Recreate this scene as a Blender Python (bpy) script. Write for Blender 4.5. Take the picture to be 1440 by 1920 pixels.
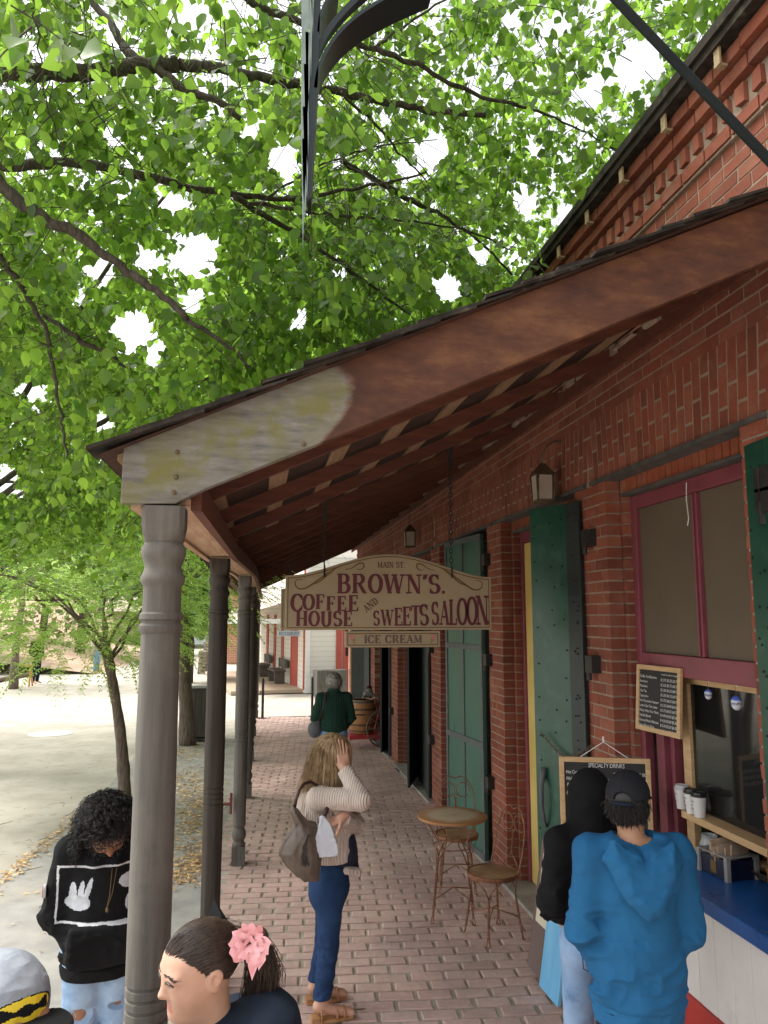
import bpy, math, random
import numpy as np
from mathutils import Vector, Matrix
for _o in list(bpy.data.objects): bpy.data.objects.remove(_o)
sc = bpy.context.scene
COL = sc.collection
R = math.radians
# ------------------------------------------------------------ camera
CAMH = 2.3; PITCH = 7.77; YAW = 9.07; FPX = 1447.0
cd = bpy.data.cameras.new('camera'); cam = bpy.data.objects.new('camera', cd); COL.objects.link(cam)
cam.location = (0, 0, CAMH); cam.rotation_euler = (R(90 + PITCH), 0, R(-YAW))
cd.sensor_fit = 'VERTICAL'; cd.sensor_height = 24.0; cd.lens = 24.0 * FPX / 1920.0
cd.clip_start = 0.05; cd.clip_end = 600
sc.camera = cam
# ------------------------------------------------------------ world and sun
SUN_EL, SUN_AZ = 58, -70      # azimuth from +Y, clockwise positive
w = bpy.data.worlds.new('World'); sc.world = w; w.use_nodes = True
nt = w.node_tree; nt.nodes.clear()
sky = nt.nodes.new('ShaderNodeTexSky'); sky.sky_type = 'NISHITA'; sky.sun_disc = False
sky.sun_elevation = R(SUN_EL); sky.sun_rotation = R(SUN_AZ); sky.dust_density = 3.0; sky.air_density = 1.0; sky.ozone_density = 1.0
hs = nt.nodes.new('ShaderNodeHueSaturation'); hs.inputs['Saturation'].default_value = 0.16; hs.inputs['Value'].default_value = 1.25
bg = nt.nodes.new('ShaderNodeBackground'); bg.inputs[1].default_value = 0.14
wo = nt.nodes.new('ShaderNodeOutputWorld')
nt.links.new(sky.outputs[0], hs.inputs['Color']); nt.links.new(hs.outputs[0], bg.inputs[0]); nt.links.new(bg.outputs[0], wo.inputs[0])
sl = bpy.data.lights.new('sun', 'SUN'); sl.energy = 1.4; sl.angle = R(14); sl.color = (1, .96, .9)
so = bpy.data.objects.new('sun', sl); COL.objects.link(so)
_d = Vector((math.sin(R(SUN_AZ)) * math.cos(R(SUN_EL)), math.cos(R(SUN_AZ)) * math.cos(R(SUN_EL)), math.sin(R(SUN_EL))))
so.rotation_euler = (-_d).to_track_quat('-Z', 'Y').to_euler(); so.location = _d * 30
vs = sc.view_settings; vs.view_transform = 'Standard'; vs.look = 'None'; vs.gamma = 1; vs.exposure = 1.38
sc.cycles.max_bounces = 8; sc.cycles.transmission_bounces = 6; sc.cycles.transparent_max_bounces = 8
sc.cycles.sample_clamp_indirect = 6
try: sc.cycles.use_denoising = True
except Exception: pass
# ------------------------------------------------------------ picture measure: a pixel of the photo -> a point in the place
_p, _y = R(PITCH), R(YAW)
FW = np.array([math.sin(_y) * math.cos(_p), math.cos(_y) * math.cos(_p), math.sin(_p)])
RT = np.array([math.cos(_y), -math.sin(_y), 0.0]); UP = np.cross(RT, FW); OC = np.array([0, 0, CAMH])
def ray(x, y): return (x - 720) / FPX * RT - (y - 960) / FPX * UP + FW
def aY(x, y, Y): d = ray(x, y); return OC + d * Y / d[1]
def aX(x, y, X): d = ray(x, y); return OC + d * X / d[0]
def aZ(x, y, Z=0.0): d = ray(x, y); return OC + d * (Z - CAMH) / d[2]
def proj(P):
    v = np.asarray(P) - OC; f = v @ FW
    return 720 + FPX * (v @ RT) / f, 960 - FPX * (v @ UP) / f, f
rng = np.random.default_rng(7)
random.seed(7)
# ------------------------------------------------------------ meshes
class M:
    def __init__(s): s.v = []; s.f = []; s.n = 0
    def add(s, V, F):
        V = np.asarray(V, float).reshape(-1, 3)
        s.v.append(V); o = s.n
        for f in F: s.f.append(tuple(i + o for i in f))
        s.n += len(V); return s
    def box(s, a, b, T=None, jit=0):
        a = np.asarray(a, float); b = np.asarray(b, float)
        V = np.array([[x, y, z] for z in (a[2], b[2]) for y in (a[1], b[1]) for x in (a[0], b[0])])
        if jit: V = V + rng.uniform(-jit, jit, V.shape)
        if T is not None: V = V @ np.asarray(T)[:3, :3].T + np.asarray(T)[:3, 3]
        return s.add(V, [(0, 2, 3, 1), (4, 5, 7, 6), (0, 1, 5, 4), (2, 6, 7, 3), (0, 4, 6, 2), (1, 3, 7, 5)])
    def bar(s, p, q, w, h, upv=(0, 0, 1)):      # rectangular bar p->q, w across, h along upv
        p = np.asarray(p, float); q = np.asarray(q, float); d = q - p; L = np.linalg.norm(d); d = d / L
        u = np.asarray(upv, float); x = np.cross(d, u); x /= np.linalg.norm(x); u = np.cross(x, d)
        V = []
        for e in (p, q):
            for sx, su in ((-1, -1), (1, -1), (1, 1), (-1, 1)): V.append(e + x * sx * w / 2 + u * su * h / 2)
        return s.add(V, [(0, 1, 2, 3), (7, 6, 5, 4), (0, 4, 5, 1), (1, 5, 6, 2), (2, 6, 7, 3), (3, 7, 4, 0)])
    def tube(s, pts, r, n=8, cap=True, closed=False):
        pts = np.asarray(pts, float); m = len(pts)
        rr = np.full(m, r, float) if np.isscalar(r) else np.asarray(r, float)
        if closed: T = np.roll(pts, -1, 0) - np.roll(pts, 1, 0)
        else: T = np.gradient(pts, axis=0)
        T = T / (np.linalg.norm(T, axis=1)[:, None] + 1e-12)
        u = np.array([0, 0, 1.0]) if abs(T[0][2]) < .9 else np.array([1.0, 0, 0])
        V = []; a = np.arange(n) * 2 * np.pi / n
        for i in range(m):
            x = np.cross(u, T[i]); x /= np.linalg.norm(x) + 1e-12; u = np.cross(T[i], x)
            V.append(pts[i] + rr[i] * (np.cos(a)[:, None] * x + np.sin(a)[:, None] * u))
        V = np.concatenate(V); F = []
        for i in range(m if closed else m - 1):
            i2 = (i + 1) % m
            for k in range(n): F.append((i * n + k, i * n + (k + 1) % n, i2 * n + (k + 1) % n, i2 * n + k))
        if cap and not closed: F.append(tuple(range(n))[::-1]); F.append(tuple((m - 1) * n + k for k in range(n)))
        return s.add(V, F)
    def lathe(s, prof, c=(0, 0, 0), n=24, T=None, sq=0):   # prof: (r, z)
        V = []; m = len(prof)
        for r, z in prof:
            for k in range(n):
                a = 2 * math.pi * k / n; V.append((r * math.cos(a), r * math.sin(a), z))
        F = [(i * n + k, i * n + (k + 1) % n, (i + 1) * n + (k + 1) % n, (i + 1) * n + k) for i in range(m - 1) for k in range(n)]
        F.append(tuple(range(n))[::-1]); F.append(tuple((m - 1) * n + k for k in range(n)))
        V = np.array(V)
        if T is not None: V = V @ np.asarray(T)[:3, :3].T + np.asarray(T)[:3, 3]
        return s.add(V + np.asarray(c, float), F)
    def prism(s, poly, d, o=(0, 0, 0), ux=(1, 0, 0), uy=(0, 0, 1)):   # 2-D polygon in (ux,uy), extruded by vector d
        o = np.asarray(o, float); ux = np.asarray(ux, float); uy = np.asarray(uy, float); d = np.asarray(d, float)
        P = np.array([o + ux * x + uy * y for x, y in poly]); n = len(P)
        V = np.concatenate([P, P + d])
        nrm = np.cross(ux, uy) @ d
        area = sum(poly[i][0] * poly[(i + 1) % n][1] - poly[(i + 1) % n][0] * poly[i][1] for i in range(n))
        F = [tuple(range(n)), tuple(range(2 * n - 1, n - 1, -1))] + [(i, n + i, n + (i + 1) % n, (i + 1) % n) for i in range(n)]
        if nrm * area > 0: F = [f[::-1] for f in F]
        return s.add(V, F)
    def sphere(s, c, r, n=12, m=8, T=None):
        r = np.asarray(r, float) * np.ones(3); V = [(0, 0, -1)]
        for i in range(1, m):
            t = -math.pi / 2 + math.pi * i / m
            for k in range(n): a = 2 * math.pi * k / n; V.append((math.cos(t) * math.cos(a), math.cos(t) * math.sin(a), math.sin(t)))
        V.append((0, 0, 1)); V = np.array(V) * r
        if T is not None: V = V @ np.asarray(T)[:3, :3].T
        F = [(0, 1 + (k + 1) % n, 1 + k) for k in range(n)]
        for i in range(m - 2):
            for k in range(n): F.append((1 + i * n + k, 1 + i * n + (k + 1) % n, 1 + (i + 1) * n + (k + 1) % n, 1 + (i + 1) * n + k))
        e = len(V) - 1; b = 1 + (m - 2) * n
        F += [(e, b + k, b + (k + 1) % n) for k in range(n)]
        return s.add(V + np.asarray(c, float), F)
def rootloc(p):
    while p.parent: p = p.parent
    return np.array(p.location)
def link(name, me, mats, parent, smooth):
    for m_ in (mats if isinstance(mats, (list, tuple)) else [mats]): me.materials.append(m_)
    if smooth: me.polygons.foreach_set('use_smooth', np.ones(len(me.polygons), bool))
    o = bpy.data.objects.new(name, me); COL.objects.link(o)
    if parent is not None: o.parent = parent
    return o
def mk(name, m, mats, parent=None, smooth=False, world=True, bevel=0, mi=None, auto=None):
    V = np.concatenate(m.v) if isinstance(m, M) else np.asarray(m[0]); F = m.f if isinstance(m, M) else m[1]
    if parent is not None and world: V = V - rootloc(parent)
    me = bpy.data.meshes.new(name)
    if isinstance(F, np.ndarray):
        k = F.shape[1]; me.vertices.add(len(V)); me.vertices.foreach_set('co', V.astype(np.float32).ravel())
        me.loops.add(F.size); me.loops.foreach_set('vertex_index', F.astype(np.int32).ravel())
        me.polygons.add(len(F)); me.polygons.foreach_set('loop_start', np.arange(len(F), dtype=np.int32) * k)
        me.update(calc_edges=True)
    else: me.from_pydata(V.tolist(), [], F); me.update()
    if mi is not None: me.polygons.foreach_set('material_index', np.asarray(mi, np.int32))
    o = link(name, me, mats, parent, smooth)
    if auto is not None:
        me.polygons.foreach_set('use_smooth', np.ones(len(me.polygons), bool))
        try: me.set_sharp_from_angle(angle=R(auto))
        except Exception: pass
    if bevel:
        b = o.modifiers.new('bevel', 'BEVEL'); b.width = bevel; b.segments = 2; b.limit_method = 'ANGLE'; b.angle_limit = R(40)
    return o
def tag(o, label=None, cat=None, group=None, kind=None):
    if label: o['label'] = label
    if cat: o['category'] = cat
    if group: o['group'] = group
    if kind: o['kind'] = kind
    return o
def thing(name, label, cat, loc=(0, 0, 0), rz=0, group=None):
    o = bpy.data.objects.new(name, None); COL.objects.link(o); o.location = tuple(map(float, loc)); o.rotation_euler = (0, 0, rz)
    o.empty_display_size = .1
    return tag(o, label, cat, group)
def dup(o, loc, rz=0, label=None, group=None, sc_=None):
    def cp(a, par):
        b = a.copy(); COL.objects.link(b); b.parent = par
        for ch in a.children: cp(ch, b)
        return b
    r = cp(o, None); r.location = tuple(map(float, loc)); r.rotation_euler = (0, 0, rz)
    if sc_: r.scale = (sc_,) * 3 if np.isscalar(sc_) else sc_
    if label: r['label'] = label
    if group: r['group'] = group
    return r
# ------------------------------------------------------------ materials
def newmat(name):
    m = bpy.data.materials.new(name); m.use_nodes = True; n = m.node_tree.nodes; l = m.node_tree.links
    return m, n, l, n['Principled BSDF']
def rgb(c): return (c[0], c[1], c[2], 1)
def ramp(n, stops):
    r = n.new('ShaderNodeValToRGB'); e = r.color_ramp.elements
    while len(e) < len(stops): e.new(.5)
    for i, (p, c) in enumerate(stops): e[i].position = p; e[i].color = rgb(c) if not np.isscalar(c) else (c, c, c, 1)
    return r
def coords(n, l, st=(1, 1, 1), rot=(0, 0, 0), kind='Object'):
    t = n.new('ShaderNodeTexCoord'); mp = n.new('ShaderNodeMapping'); mp.inputs['Scale'].default_value = st; mp.inputs['Rotation'].default_value = rot
    l.new(t.outputs[kind], mp.inputs[0]); return mp.outputs[0]
def noise(n, l, vec, scale, detail=4, rough=.55, dist=0):
    t = n.new('ShaderNodeTexNoise'); t.inputs['Scale'].default_value = scale; t.inputs['Detail'].default_value = detail
    t.inputs['Roughness'].default_value = rough; t.inputs['Distortion'].default_value = dist; l.new(vec, t.inputs['Vector']); return t.outputs['Fac']
def mixc(n, l, f, a, b, bt='MIX'):
    m = n.new('ShaderNodeMix'); m.data_type = 'RGBA'; m.blend_type = bt
    for s_, v in ((0, f), (6, a), (7, b)):
        if hasattr(v, 'links'): l.new(v, m.inputs[s_])
        elif s_ == 0: m.inputs[0].default_value = v
        else: m.inputs[s_].default_value = rgb(v)
    return m.outputs[2]
def math_(n, l, op, a, b=0.5, clamp=False):
    m = n.new('ShaderNodeMath'); m.operation = op; m.use_clamp = clamp
    for i, v in ((0, a), (1, b)):
        if hasattr(v, 'links'): l.new(v, m.inputs[i])
        else: m.inputs[i].default_value = v
    return m.outputs[0]
def bump(n, l, bs, h, strength=.3, dist=.01):
    b = n.new('ShaderNodeBump'); b.inputs['Strength'].default_value = strength; b.inputs['Distance'].default_value = dist
    l.new(h, b.inputs['Height']); l.new(b.outputs[0], bs.inputs['Normal'])
def pm(name, c1, c2=None, scale=8, rough=.7, bmp=0, bscale=60, bdist=.004, metal=0, st=(1, 1, 1), lo=.35, hi=.65, spec=.5, isl=0, sheen=0, rot=(0, 0, 0), c3=None, s3=3, lo3=.55, hi3=.7, detail=5, rvar=.12, dist=0):
    m, n, l, b = newmat(name); v = coords(n, l, st, rot)
    if c2 is None: c2 = tuple(x * .8 for x in c1)
    f = noise(n, l, v, scale, detail, .6, dist); r = ramp(n, [(lo, c1), (hi, c2)]); l.new(f, r.inputs[0]); out = r.outputs[0]
    if c3 is not None:
        v3 = coords(n, l); f3 = noise(n, l, v3, s3, 6, .65); r3 = ramp(n, [(lo3, 0.0), (hi3, 1.0)]); l.new(f3, r3.inputs[0]); out = mixc(n, l, r3.outputs[0], out, c3)
    if isl:
        g = n.new('ShaderNodeNewGeometry'); h = n.new('ShaderNodeHueSaturation'); l.new(out, h.inputs['Color'])
        l.new(math_(n, l, 'ADD', math_(n, l, 'MULTIPLY', g.outputs['Random Per Island'], isl), 1 - isl / 2), h.inputs['Value']); out = h.outputs[0]
    l.new(out, b.inputs['Base Color']); b.inputs['Metallic'].default_value = metal
    rr = math_(n, l, 'ADD', math_(n, l, 'MULTIPLY', f, rvar * 2), rough - rvar, True); l.new(rr, b.inputs['Roughness'])
    try: b.inputs['Specular IOR Level'].default_value = spec
    except Exception: pass
    if sheen:
        try: b.inputs['Sheen Weight'].default_value = sheen; b.inputs['Sheen Roughness'].default_value = .5
        except Exception: pass
    if bmp: bump(n, l, b, noise(n, l, v, bscale, 6, .6), bmp, bdist)
    return m
def brickmat(name, cols, mort=None, wear=(.42, .33, .26), wamt=.5):
    m, n, l, b = newmat(name); g = n.new('ShaderNodeNewGeometry'); v = coords(n, l)
    k = len(cols); r = ramp(n, [(i / max(1, k - 1), c) for i, c in enumerate(cols)]); l.new(g.outputs['Random Per Island'], r.inputs[0])
    f = noise(n, l, v, 22, 6, .7); out = mixc(n, l, .55, r.outputs[0], mixc(n, l, f, tuple(x * .55 for x in cols[0]), tuple(min(1, x * 1.5) for x in cols[0]), 'MIX'), 'MIX')
    f2 = noise(n, l, v, 5, 8, .75); r2 = ramp(n, [(.5, 0.0), (.72, wamt)]); l.new(f2, r2.inputs[0]); out = mixc(n, l, r2.outputs[0], out, wear)
    f3 = noise(n, l, v, 1.1, 5, .6); r3 = ramp(n, [(.35, (.72, .72, .72)), (.65, (1.12, 1.1, 1.08))]); l.new(f3, r3.inputs[0]); out = mixc(n, l, 1.0, out, r3.outputs[0], 'MULTIPLY')
    l.new(out, b.inputs['Base Color']); b.inputs['Roughness'].default_value = .88
    bump(n, l, b, noise(n, l, v, 90, 7, .7), .5, .004); return m
# ------------------------------------------------------------ lettering
def _dirw(dx, dy, thick, thin):
    L = math.hypot(dx, dy) + 1e-9; return thin + (thick - thin) * abs(dy / L) ** 1.2
GL = {
 'A': (.84, ['l .12 0 .42 1 t', 'l .42 1 .72 0', 'h .22 .34 .62', 's .12 0', 's .72 0']),
 'B': (.80, ['l .2 0 .2 1', 'h .05 .97 .44', 'a .42 .755 .2 .215 90 -90', 'h .2 .52 .44', 'a .44 .275 .24 .245 90 -90', 'h .05 .03 .46']),
 'C': (.80, ['a .43 .5 .32 .47 42 318', 'v .70 .78', 'v .70 .22']),
 'D': (.84, ['l .2 0 .2 1', 'h .05 .97 .42', 'a .42 .5 .28 .47 90 -90', 'h .05 .03 .42']),
 'E': (.76, ['l .2 0 .2 1', 'h .05 .97 .64', 'h .2 .51 .5', 'h .05 .03 .67', 'v .62 .88', 'v .5 .51', 'v .66 .12']),
 'F': (.72, ['l .2 0 .2 1', 'h .05 .97 .64', 'h .2 .51 .5', 's .2 0', 'v .62 .88', 'v .5 .51']),
 'H': (.92, ['l .2 0 .2 1', 'l .72 0 .72 1', 'h .2 .5 .72', 's .2 0', 's .2 1', 's .72 0', 's .72 1']),
 'I': (.40, ['l .2 0 .2 1', 's .2 0', 's .2 1']),
 'L': (.72, ['l .2 0 .2 1', 's .2 1', 'h .05 .03 .62', 'v .61 .14']),
 'M': (1.08, ['l .18 0 .18 1 t', 'l .18 1 .52 .1', 'l .52 .1 .86 1 t', 'l .86 1 .86 0', 's .18 0', 's .18 1', 's .86 0', 's .86 1']),
 'N': (.94, ['l .18 0 .18 1 t', 'l .2 1 .74 0', 'l .76 0 .76 1 t', 's .18 0', 's .18 1', 's .76 1']),
 'O': (.86, ['a .43 .5 .32 .47 0 360']),
 'P': (.76, ['l .2 0 .2 1', 'h .05 .97 .44', 'a .42 .73 .22 .24 90 -90', 'h .2 .49 .44', 's .2 0']),
 'R': (.88, ['l .2 0 .2 1', 'h .05 .97 .44', 'a .42 .74 .22 .23 90 -90', 'h .2 .51 .44', 'l .44 .5 .72 .03', 's .2 0', 'h .66 .03 .84']),
 'S': (.74, ['a .36 .735 .22 .235 35 270', 'a .37 .265 .24 .235 90 -145', 'v .57 .86', 'v .15 .14']),
 'T': (.80, ['l .4 0 .4 1', 'h .08 .97 .72', 's .4 0', 'v .09 .86', 'v .71 .86']),
 'U': (.90, ['l .2 .3 .2 1', 'l .7 .3 .7 1', 'a .45 .32 .25 .3 180 360', 's .2 1', 's .7 1']),
 'W': (1.22, ['l .12 1 .36 0', 'l .36 0 .6 1 t', 'l .6 1 .84 0', 'l .84 0 1.08 1 t', 's .12 1', 's .6 1', 's 1.08 1']),
 "'": (.28, ['l .16 1 .1 .74', 'l .14 .86 .2 1']), '.': (.26, ['d .12 .08']), ' ': (.42, [])}
def letters(m, text, o, ux, uy, nrm, h, xs=1.0, thick=.2, thin=.075, bend=None, sp=.02, rot=None):
    """flat raised lettering; o = left end of the base line; returns length"""
    o = np.asarray(o, float); ux = np.asarray(ux, float); uy = np.asarray(uy, float); nrm = np.asarray(nrm, float)
    x0 = 0.0; k = 0
    def put(poly, xo, hh, yo, sc_):
        nonlocal k
        k += 1; e = nrm * (.0015 + .00006 * (k % 17))
        pts = [(xo + px * hh * xs, yo + py * hh) for px, py in poly]
        a = sum(pts[i][0] * pts[(i + 1) % len(pts)][1] - pts[(i + 1) % len(pts)][0] * pts[i][1] for i in range(len(pts)))
        if a < 0: pts = pts[::-1]
        P = np.array([o + ux * x + uy * y for x, y in pts]); f = tuple(range(len(P)))
        if np.cross(ux, uy) @ nrm < 0: f = f[::-1]
        m.add(P + e, [f])
    total = sum(GL[c][0] for c in text)
    for c in text:
        W, st = GL[c]; u = x0 / h / xs / total if total else 0
        hh, yo = (h, 0) if bend is None else bend(u)
        for s_ in st:
            t = s_.split(); q = [float(v) for v in t[1:] if v != 't']
            if t[0] == 'l':
                wd = thin if t[-1] == 't' else thick; dx, dy = q[2] - q[0], q[3] - q[1]
                wd = max(wd, thin); put([(q[0] - wd / 2, q[1]), (q[0] + wd / 2, q[1]), (q[2] + wd / 2, q[3]), (q[2] - wd / 2, q[3])], x0, hh, yo, 1)
            elif t[0] == 'h': put([(q[0], q[1] - thin / 2), (q[2], q[1] - thin / 2), (q[2], q[1] + thin / 2), (q[0], q[1] + thin / 2)], x0, hh, yo, 1)
            elif t[0] == 's':
                y = q[1] + (thin / 2 if q[1] < .5 else -thin / 2); put([(q[0] - .16, y - thin / 2), (q[0] + .16, y - thin / 2), (q[0] + .16, y + thin / 2), (q[0] - .16, y + thin / 2)], x0, hh, yo, 1)
            elif t[0] == 'v': put([(q[0] - thin * .6, q[1] - .12), (q[0] + thin * .6, q[1] - .12), (q[0] + thin * .6, q[1] + .12), (q[0] - thin * .6, q[1] + .12)], x0, hh, yo, 1)
            elif t[0] == 'd': put([(q[0] + .09 * math.cos(a), q[1] + .09 * math.sin(a)) for a in np.linspace(0, 6.283, 9)[:-1]], x0, hh, yo, 1)
            elif t[0] == 'a':
                A = np.radians(np.linspace(q[4], q[5], 22)); cx, cy, rx, ry = q[:4]
                I, O_ = [], []
                for a in A:
                    dx, dy = -rx * math.sin(a), ry * math.cos(a); wd = _dirw(dx, dy, thick, thin)
                    nx, ny = math.cos(a) , math.sin(a)
                    I.append((cx + rx * nx - wd / 2 * nx, cy + ry * ny - wd / 2 * ny)); O_.append((cx + rx * nx + wd / 2 * nx, cy + ry * ny + wd / 2 * ny))
                for i in range(len(A) - 1): put([I[i], O_[i], O_[i + 1], I[i + 1]], x0, hh, yo, 1); k -= 1
        x0 += (W + sp) * hh * xs if bend is None else (W + sp) * h * xs
    return x0
def script_text(m, text, o, ux, uy, nrm, h, shear=.15, width=None):
    """plain handwriting-like text taken from the built-in font, laid as thin flat mesh"""
    cu = bpy.data.curves.new('t', 'FONT'); cu.body = text; cu.size = 1; cu.shear = shear; cu.resolution_u = 2; cu.space_character = .92
    ob = bpy.data.objects.new('t', cu); COL.objects.link(ob); dg = bpy.context.evaluated_depsgraph_get()
    me = bpy.data.meshes.new_from_object(ob.evaluated_get(dg)); n = len(me.vertices)
    if n:
        V = np.empty(n * 3); me.vertices.foreach_get('co', V); V = V.reshape(-1, 3); F = [tuple(p.vertices) for p in me.polygons]
        V[:, 1] += .03 * np.sin(V[:, 0] * 5 + len(text)); sx = h if width is None else width / max(1e-3, V[:, 0].max())
        P = np.asarray(o, float) + V[:, :1] * sx * np.asarray(ux, float) + V[:, 1:2] * h * np.asarray(uy, float) + np.asarray(nrm, float) * .0015
        if np.cross(ux, uy) @ np.asarray(nrm, float) < 0: F = [f[::-1] for f in F]
        m.add(P, F)
    bpy.data.objects.remove(ob); bpy.data.meshes.remove(me); bpy.data.curves.remove(cu)
# ------------------------------------------------------------ smooth solids (signed distance + surface nets)
def _len(a): return np.sqrt((a * a).sum(-1))
def cap(a, b, ra, rb=None):
    a = np.asarray(a, float); b = np.asarray(b, float); rb = ra if rb is None else rb
    def f(P):
        ba = b - a; t = np.clip(((P - a) @ ba) / max(ba @ ba, 1e-9), 0, 1); return _len(P - a - t[:, None] * ba) - (ra + (rb - ra) * t)
    return f
def ell(c, r, T=None):
    c = np.asarray(c, float); r = np.asarray(r, float) * np.ones(3)
    def f(P):
        p = P - c
        if T is not None: p = p @ T
        k0 = _len(p / r); k1 = _len(p / (r * r)) + 1e-9; return k0 * (k0 - 1) / k1
    return f
def rbox(c, b, rd=.01, T=None):
    c = np.asarray(c, float); b = np.asarray(b, float)
    def f(P):
        p = P - c
        if T is not None: p = p @ T
        q = np.abs(p) - b + rd; return _len(np.maximum(q, 0)) + np.minimum(q.max(-1), 0) - rd
    return f
def smin(a, b, k):
    if k <= 0: return np.minimum(a, b)
    h = np.maximum(k - np.abs(a - b), 0) / k; return np.minimum(a, b) - h * h * k * .25
def _hash(i, j, k):
    n = (i * 374761393 + j * 668265263 + k * 2147483647) & 0xffffffff; n = ((n ^ (n >> 13)) * 1274126177) & 0xffffffff
    return ((n ^ (n >> 16)) & 0xffff) / 65535.0
def vn(P):
    i = np.floor(P).astype(np.int64); f = P - i; f = f * f * (3 - 2 * f); o = 0
    for a in (0, 1):
        for b in (0, 1):
            for c in (0, 1):
                wgt = (f[:, 0] if a else 1 - f[:, 0]) * (f[:, 1] if b else 1 - f[:, 1]) * (f[:, 2] if c else 1 - f[:, 2])
                o = o + wgt * _hash(i[:, 0] + a, i[:, 1] + b, i[:, 2] + c)
    return o
def folds(P, amp, fr=(9, 9, 5), seed=0):
    q = P * np.array(fr) + seed * 7.3; q = q + 1.2 * vn(q * .7 + 3)[:, None]
    r = 1 - np.abs(2 * vn(q) - 1); r2 = 1 - np.abs(2 * vn(q * 2.1 + 5) - 1)
    return -amp * (r ** 2 - .35) - amp * .4 * (r2 ** 2 - .35)
def union(prims, k=.03):
    def f(P):
        d = None
        for p in prims:
            kk = k
            if isinstance(p, tuple): p, kk = p
            e = p(P); d = e if d is None else (smin(d, e, kk) if kk >= 0 else np.maximum(d, -e))
        return d
    return f
def nets(f, lo, hi, h):
    lo = np.asarray(lo, float); hi = np.asarray(hi, float); B = 8
    nb = np.maximum(1, np.ceil((hi - lo) / (h * B)).astype(int)); n = nb * B + 1
    bc = np.stack(np.meshgrid(*[(np.arange(k) + .5) * B * h for k in nb], indexing='ij'), -1).reshape(-1, 3) + lo
    d = f(bc); act = np.abs(d) < B * h * 1.35
    F = np.full(tuple(n), 9.0); sgn = np.where(d < 0, -9.0, 9.0)
    bi = np.stack(np.meshgrid(*[np.arange(k) for k in nb], indexing='ij'), -1).reshape(-1, 3)
    for q in np.nonzero((~act) & (d < 0))[0]:
        a = bi[q] * B; F[a[0]:a[0] + B + 1, a[1]:a[1] + B + 1, a[2]:a[2] + B + 1] = -9
    g = np.stack(np.meshgrid(*[np.arange(B + 1)] * 3, indexing='ij'), -1).reshape(-1, 3)
    A = bi[act] * B
    for s in range(0, len(A), 400):
        idx = (A[s:s + 400, None, :] + g[None]).reshape(-1, 3); v = f(idx * h + lo); F[idx[:, 0], idx[:, 1], idx[:, 2]] = v
    S = F < 0; C = np.zeros(tuple(n - 1), np.int8)
    for a in (0, 1):
        for b in (0, 1):
            for c in (0, 1): C += S[a:n[0] - 1 + a, b:n[1] - 1 + b, c:n[2] - 1 + c]
    ci = np.stack(np.nonzero((C > 0) & (C < 8)), -1)
    if len(ci) == 0: return np.zeros((0, 3)), np.zeros((0, 4), int)
    cor = np.array([[a, b, c] for a in (0, 1) for b in (0, 1) for c in (0, 1)])
    val = np.stack([F[ci[:, 0] + a, ci[:, 1] + b, ci[:, 2] + c] for a, b, c in cor], 1)
    acc = np.zeros((len(ci), 3)); cnt = np.zeros(len(ci))
    for i in range(8):
        for j in range(i + 1, 8):
            if np.abs(cor[i] - cor[j]).sum() == 1:
                vi, vj = val[:, i], val[:, j]; x = (vi < 0) != (vj < 0); t = np.where(x, vi / np.where(x, vi - vj, 1), 0)
                acc += np.where(x[:, None], cor[i] + t[:, None] * (cor[j] - cor[i]), 0); cnt += x
    V = (ci + acc / cnt[:, None]) * h + lo
    ID = -np.ones(tuple(n - 1), np.int64); ID[ci[:, 0], ci[:, 1], ci[:, 2]] = np.arange(len(ci)); Q = []
    for ax in range(3):
        u, v_ = [(1, 2), (2, 0), (0, 1)][ax]
        sl0 = [slice(None)] * 3; sl1 = [slice(None)] * 3; sl0[ax] = slice(0, n[ax] - 1); sl1[ax] = slice(1, n[ax])
        X = S[tuple(sl0)] != S[tuple(sl1)]; e = np.stack(np.nonzero(X), -1)
        e = e[(e[:, u] > 0) & (e[:, v_] > 0) & (e[:, u] < n[u] - 1) & (e[:, v_] < n[v_] - 1)]
        if not len(e): continue
        du = np.zeros(3, int); du[u] = 1; dv = np.zeros(3, int); dv[v_] = 1
        qs = [e - du - dv, e - dv, e, e - du]; q = np.stack([ID[a[:, 0], a[:, 1], a[:, 2]] for a in qs], 1)
        inn = S[e[:, 0], e[:, 1], e[:, 2]]; q[~inn] = q[~inn][:, ::-1]; Q.append(q)
    Q = np.concatenate(Q); Q = Q[(Q >= 0).all(1)]
    return V, Q
def solid(name, f, lo, hi, h, mats, parent=None, mfn=None, world=True, smooth=True):
    V, Q = nets(f, lo, hi, h); mi = None
    if mfn is not None: mi = mfn(V[Q].mean(1))
    return mk(name, (V, Q), mats, parent, smooth, world, mi=mi)
# ------------------------------------------------------------ many leaves / strands at once
def strands(pts, rad, n=3):
    """pts (N,K,3): N polylines of K points -> tapered n-gon tubes; rad (N,) or scalar"""
    pts = np.asarray(pts, float); N, K, _ = pts.shape
    T = np.gradient(pts, axis=1); T /= np.linalg.norm(T, axis=2, keepdims=True) + 1e-9
    ref = np.array([.3, .5, .81]); X = np.cross(T, ref); X /= np.linalg.norm(X, axis=2, keepdims=True) + 1e-9; U = np.cross(T, X)
    rad = np.broadcast_to(np.asarray(rad, float).reshape(-1, 1), (N, 1)); tp = np.linspace(1, .35, K)[None]
    r = (rad * tp)[..., None]
    V = np.stack([pts + r * (math.cos(a) * X + math.sin(a) * U) for a in np.arange(n) * 2 * math.pi / n], 2).reshape(-1, 3)
    base = (np.arange(N)[:, None, None] * K + np.arange(K - 1)[None, :, None]) * n; k = np.arange(n)[None, None]
    a = base + k; b = base + (k + 1) % n
    F = np.stack([a, b, b + n, a + n], -1).reshape(-1, 4); return V, F
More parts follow.
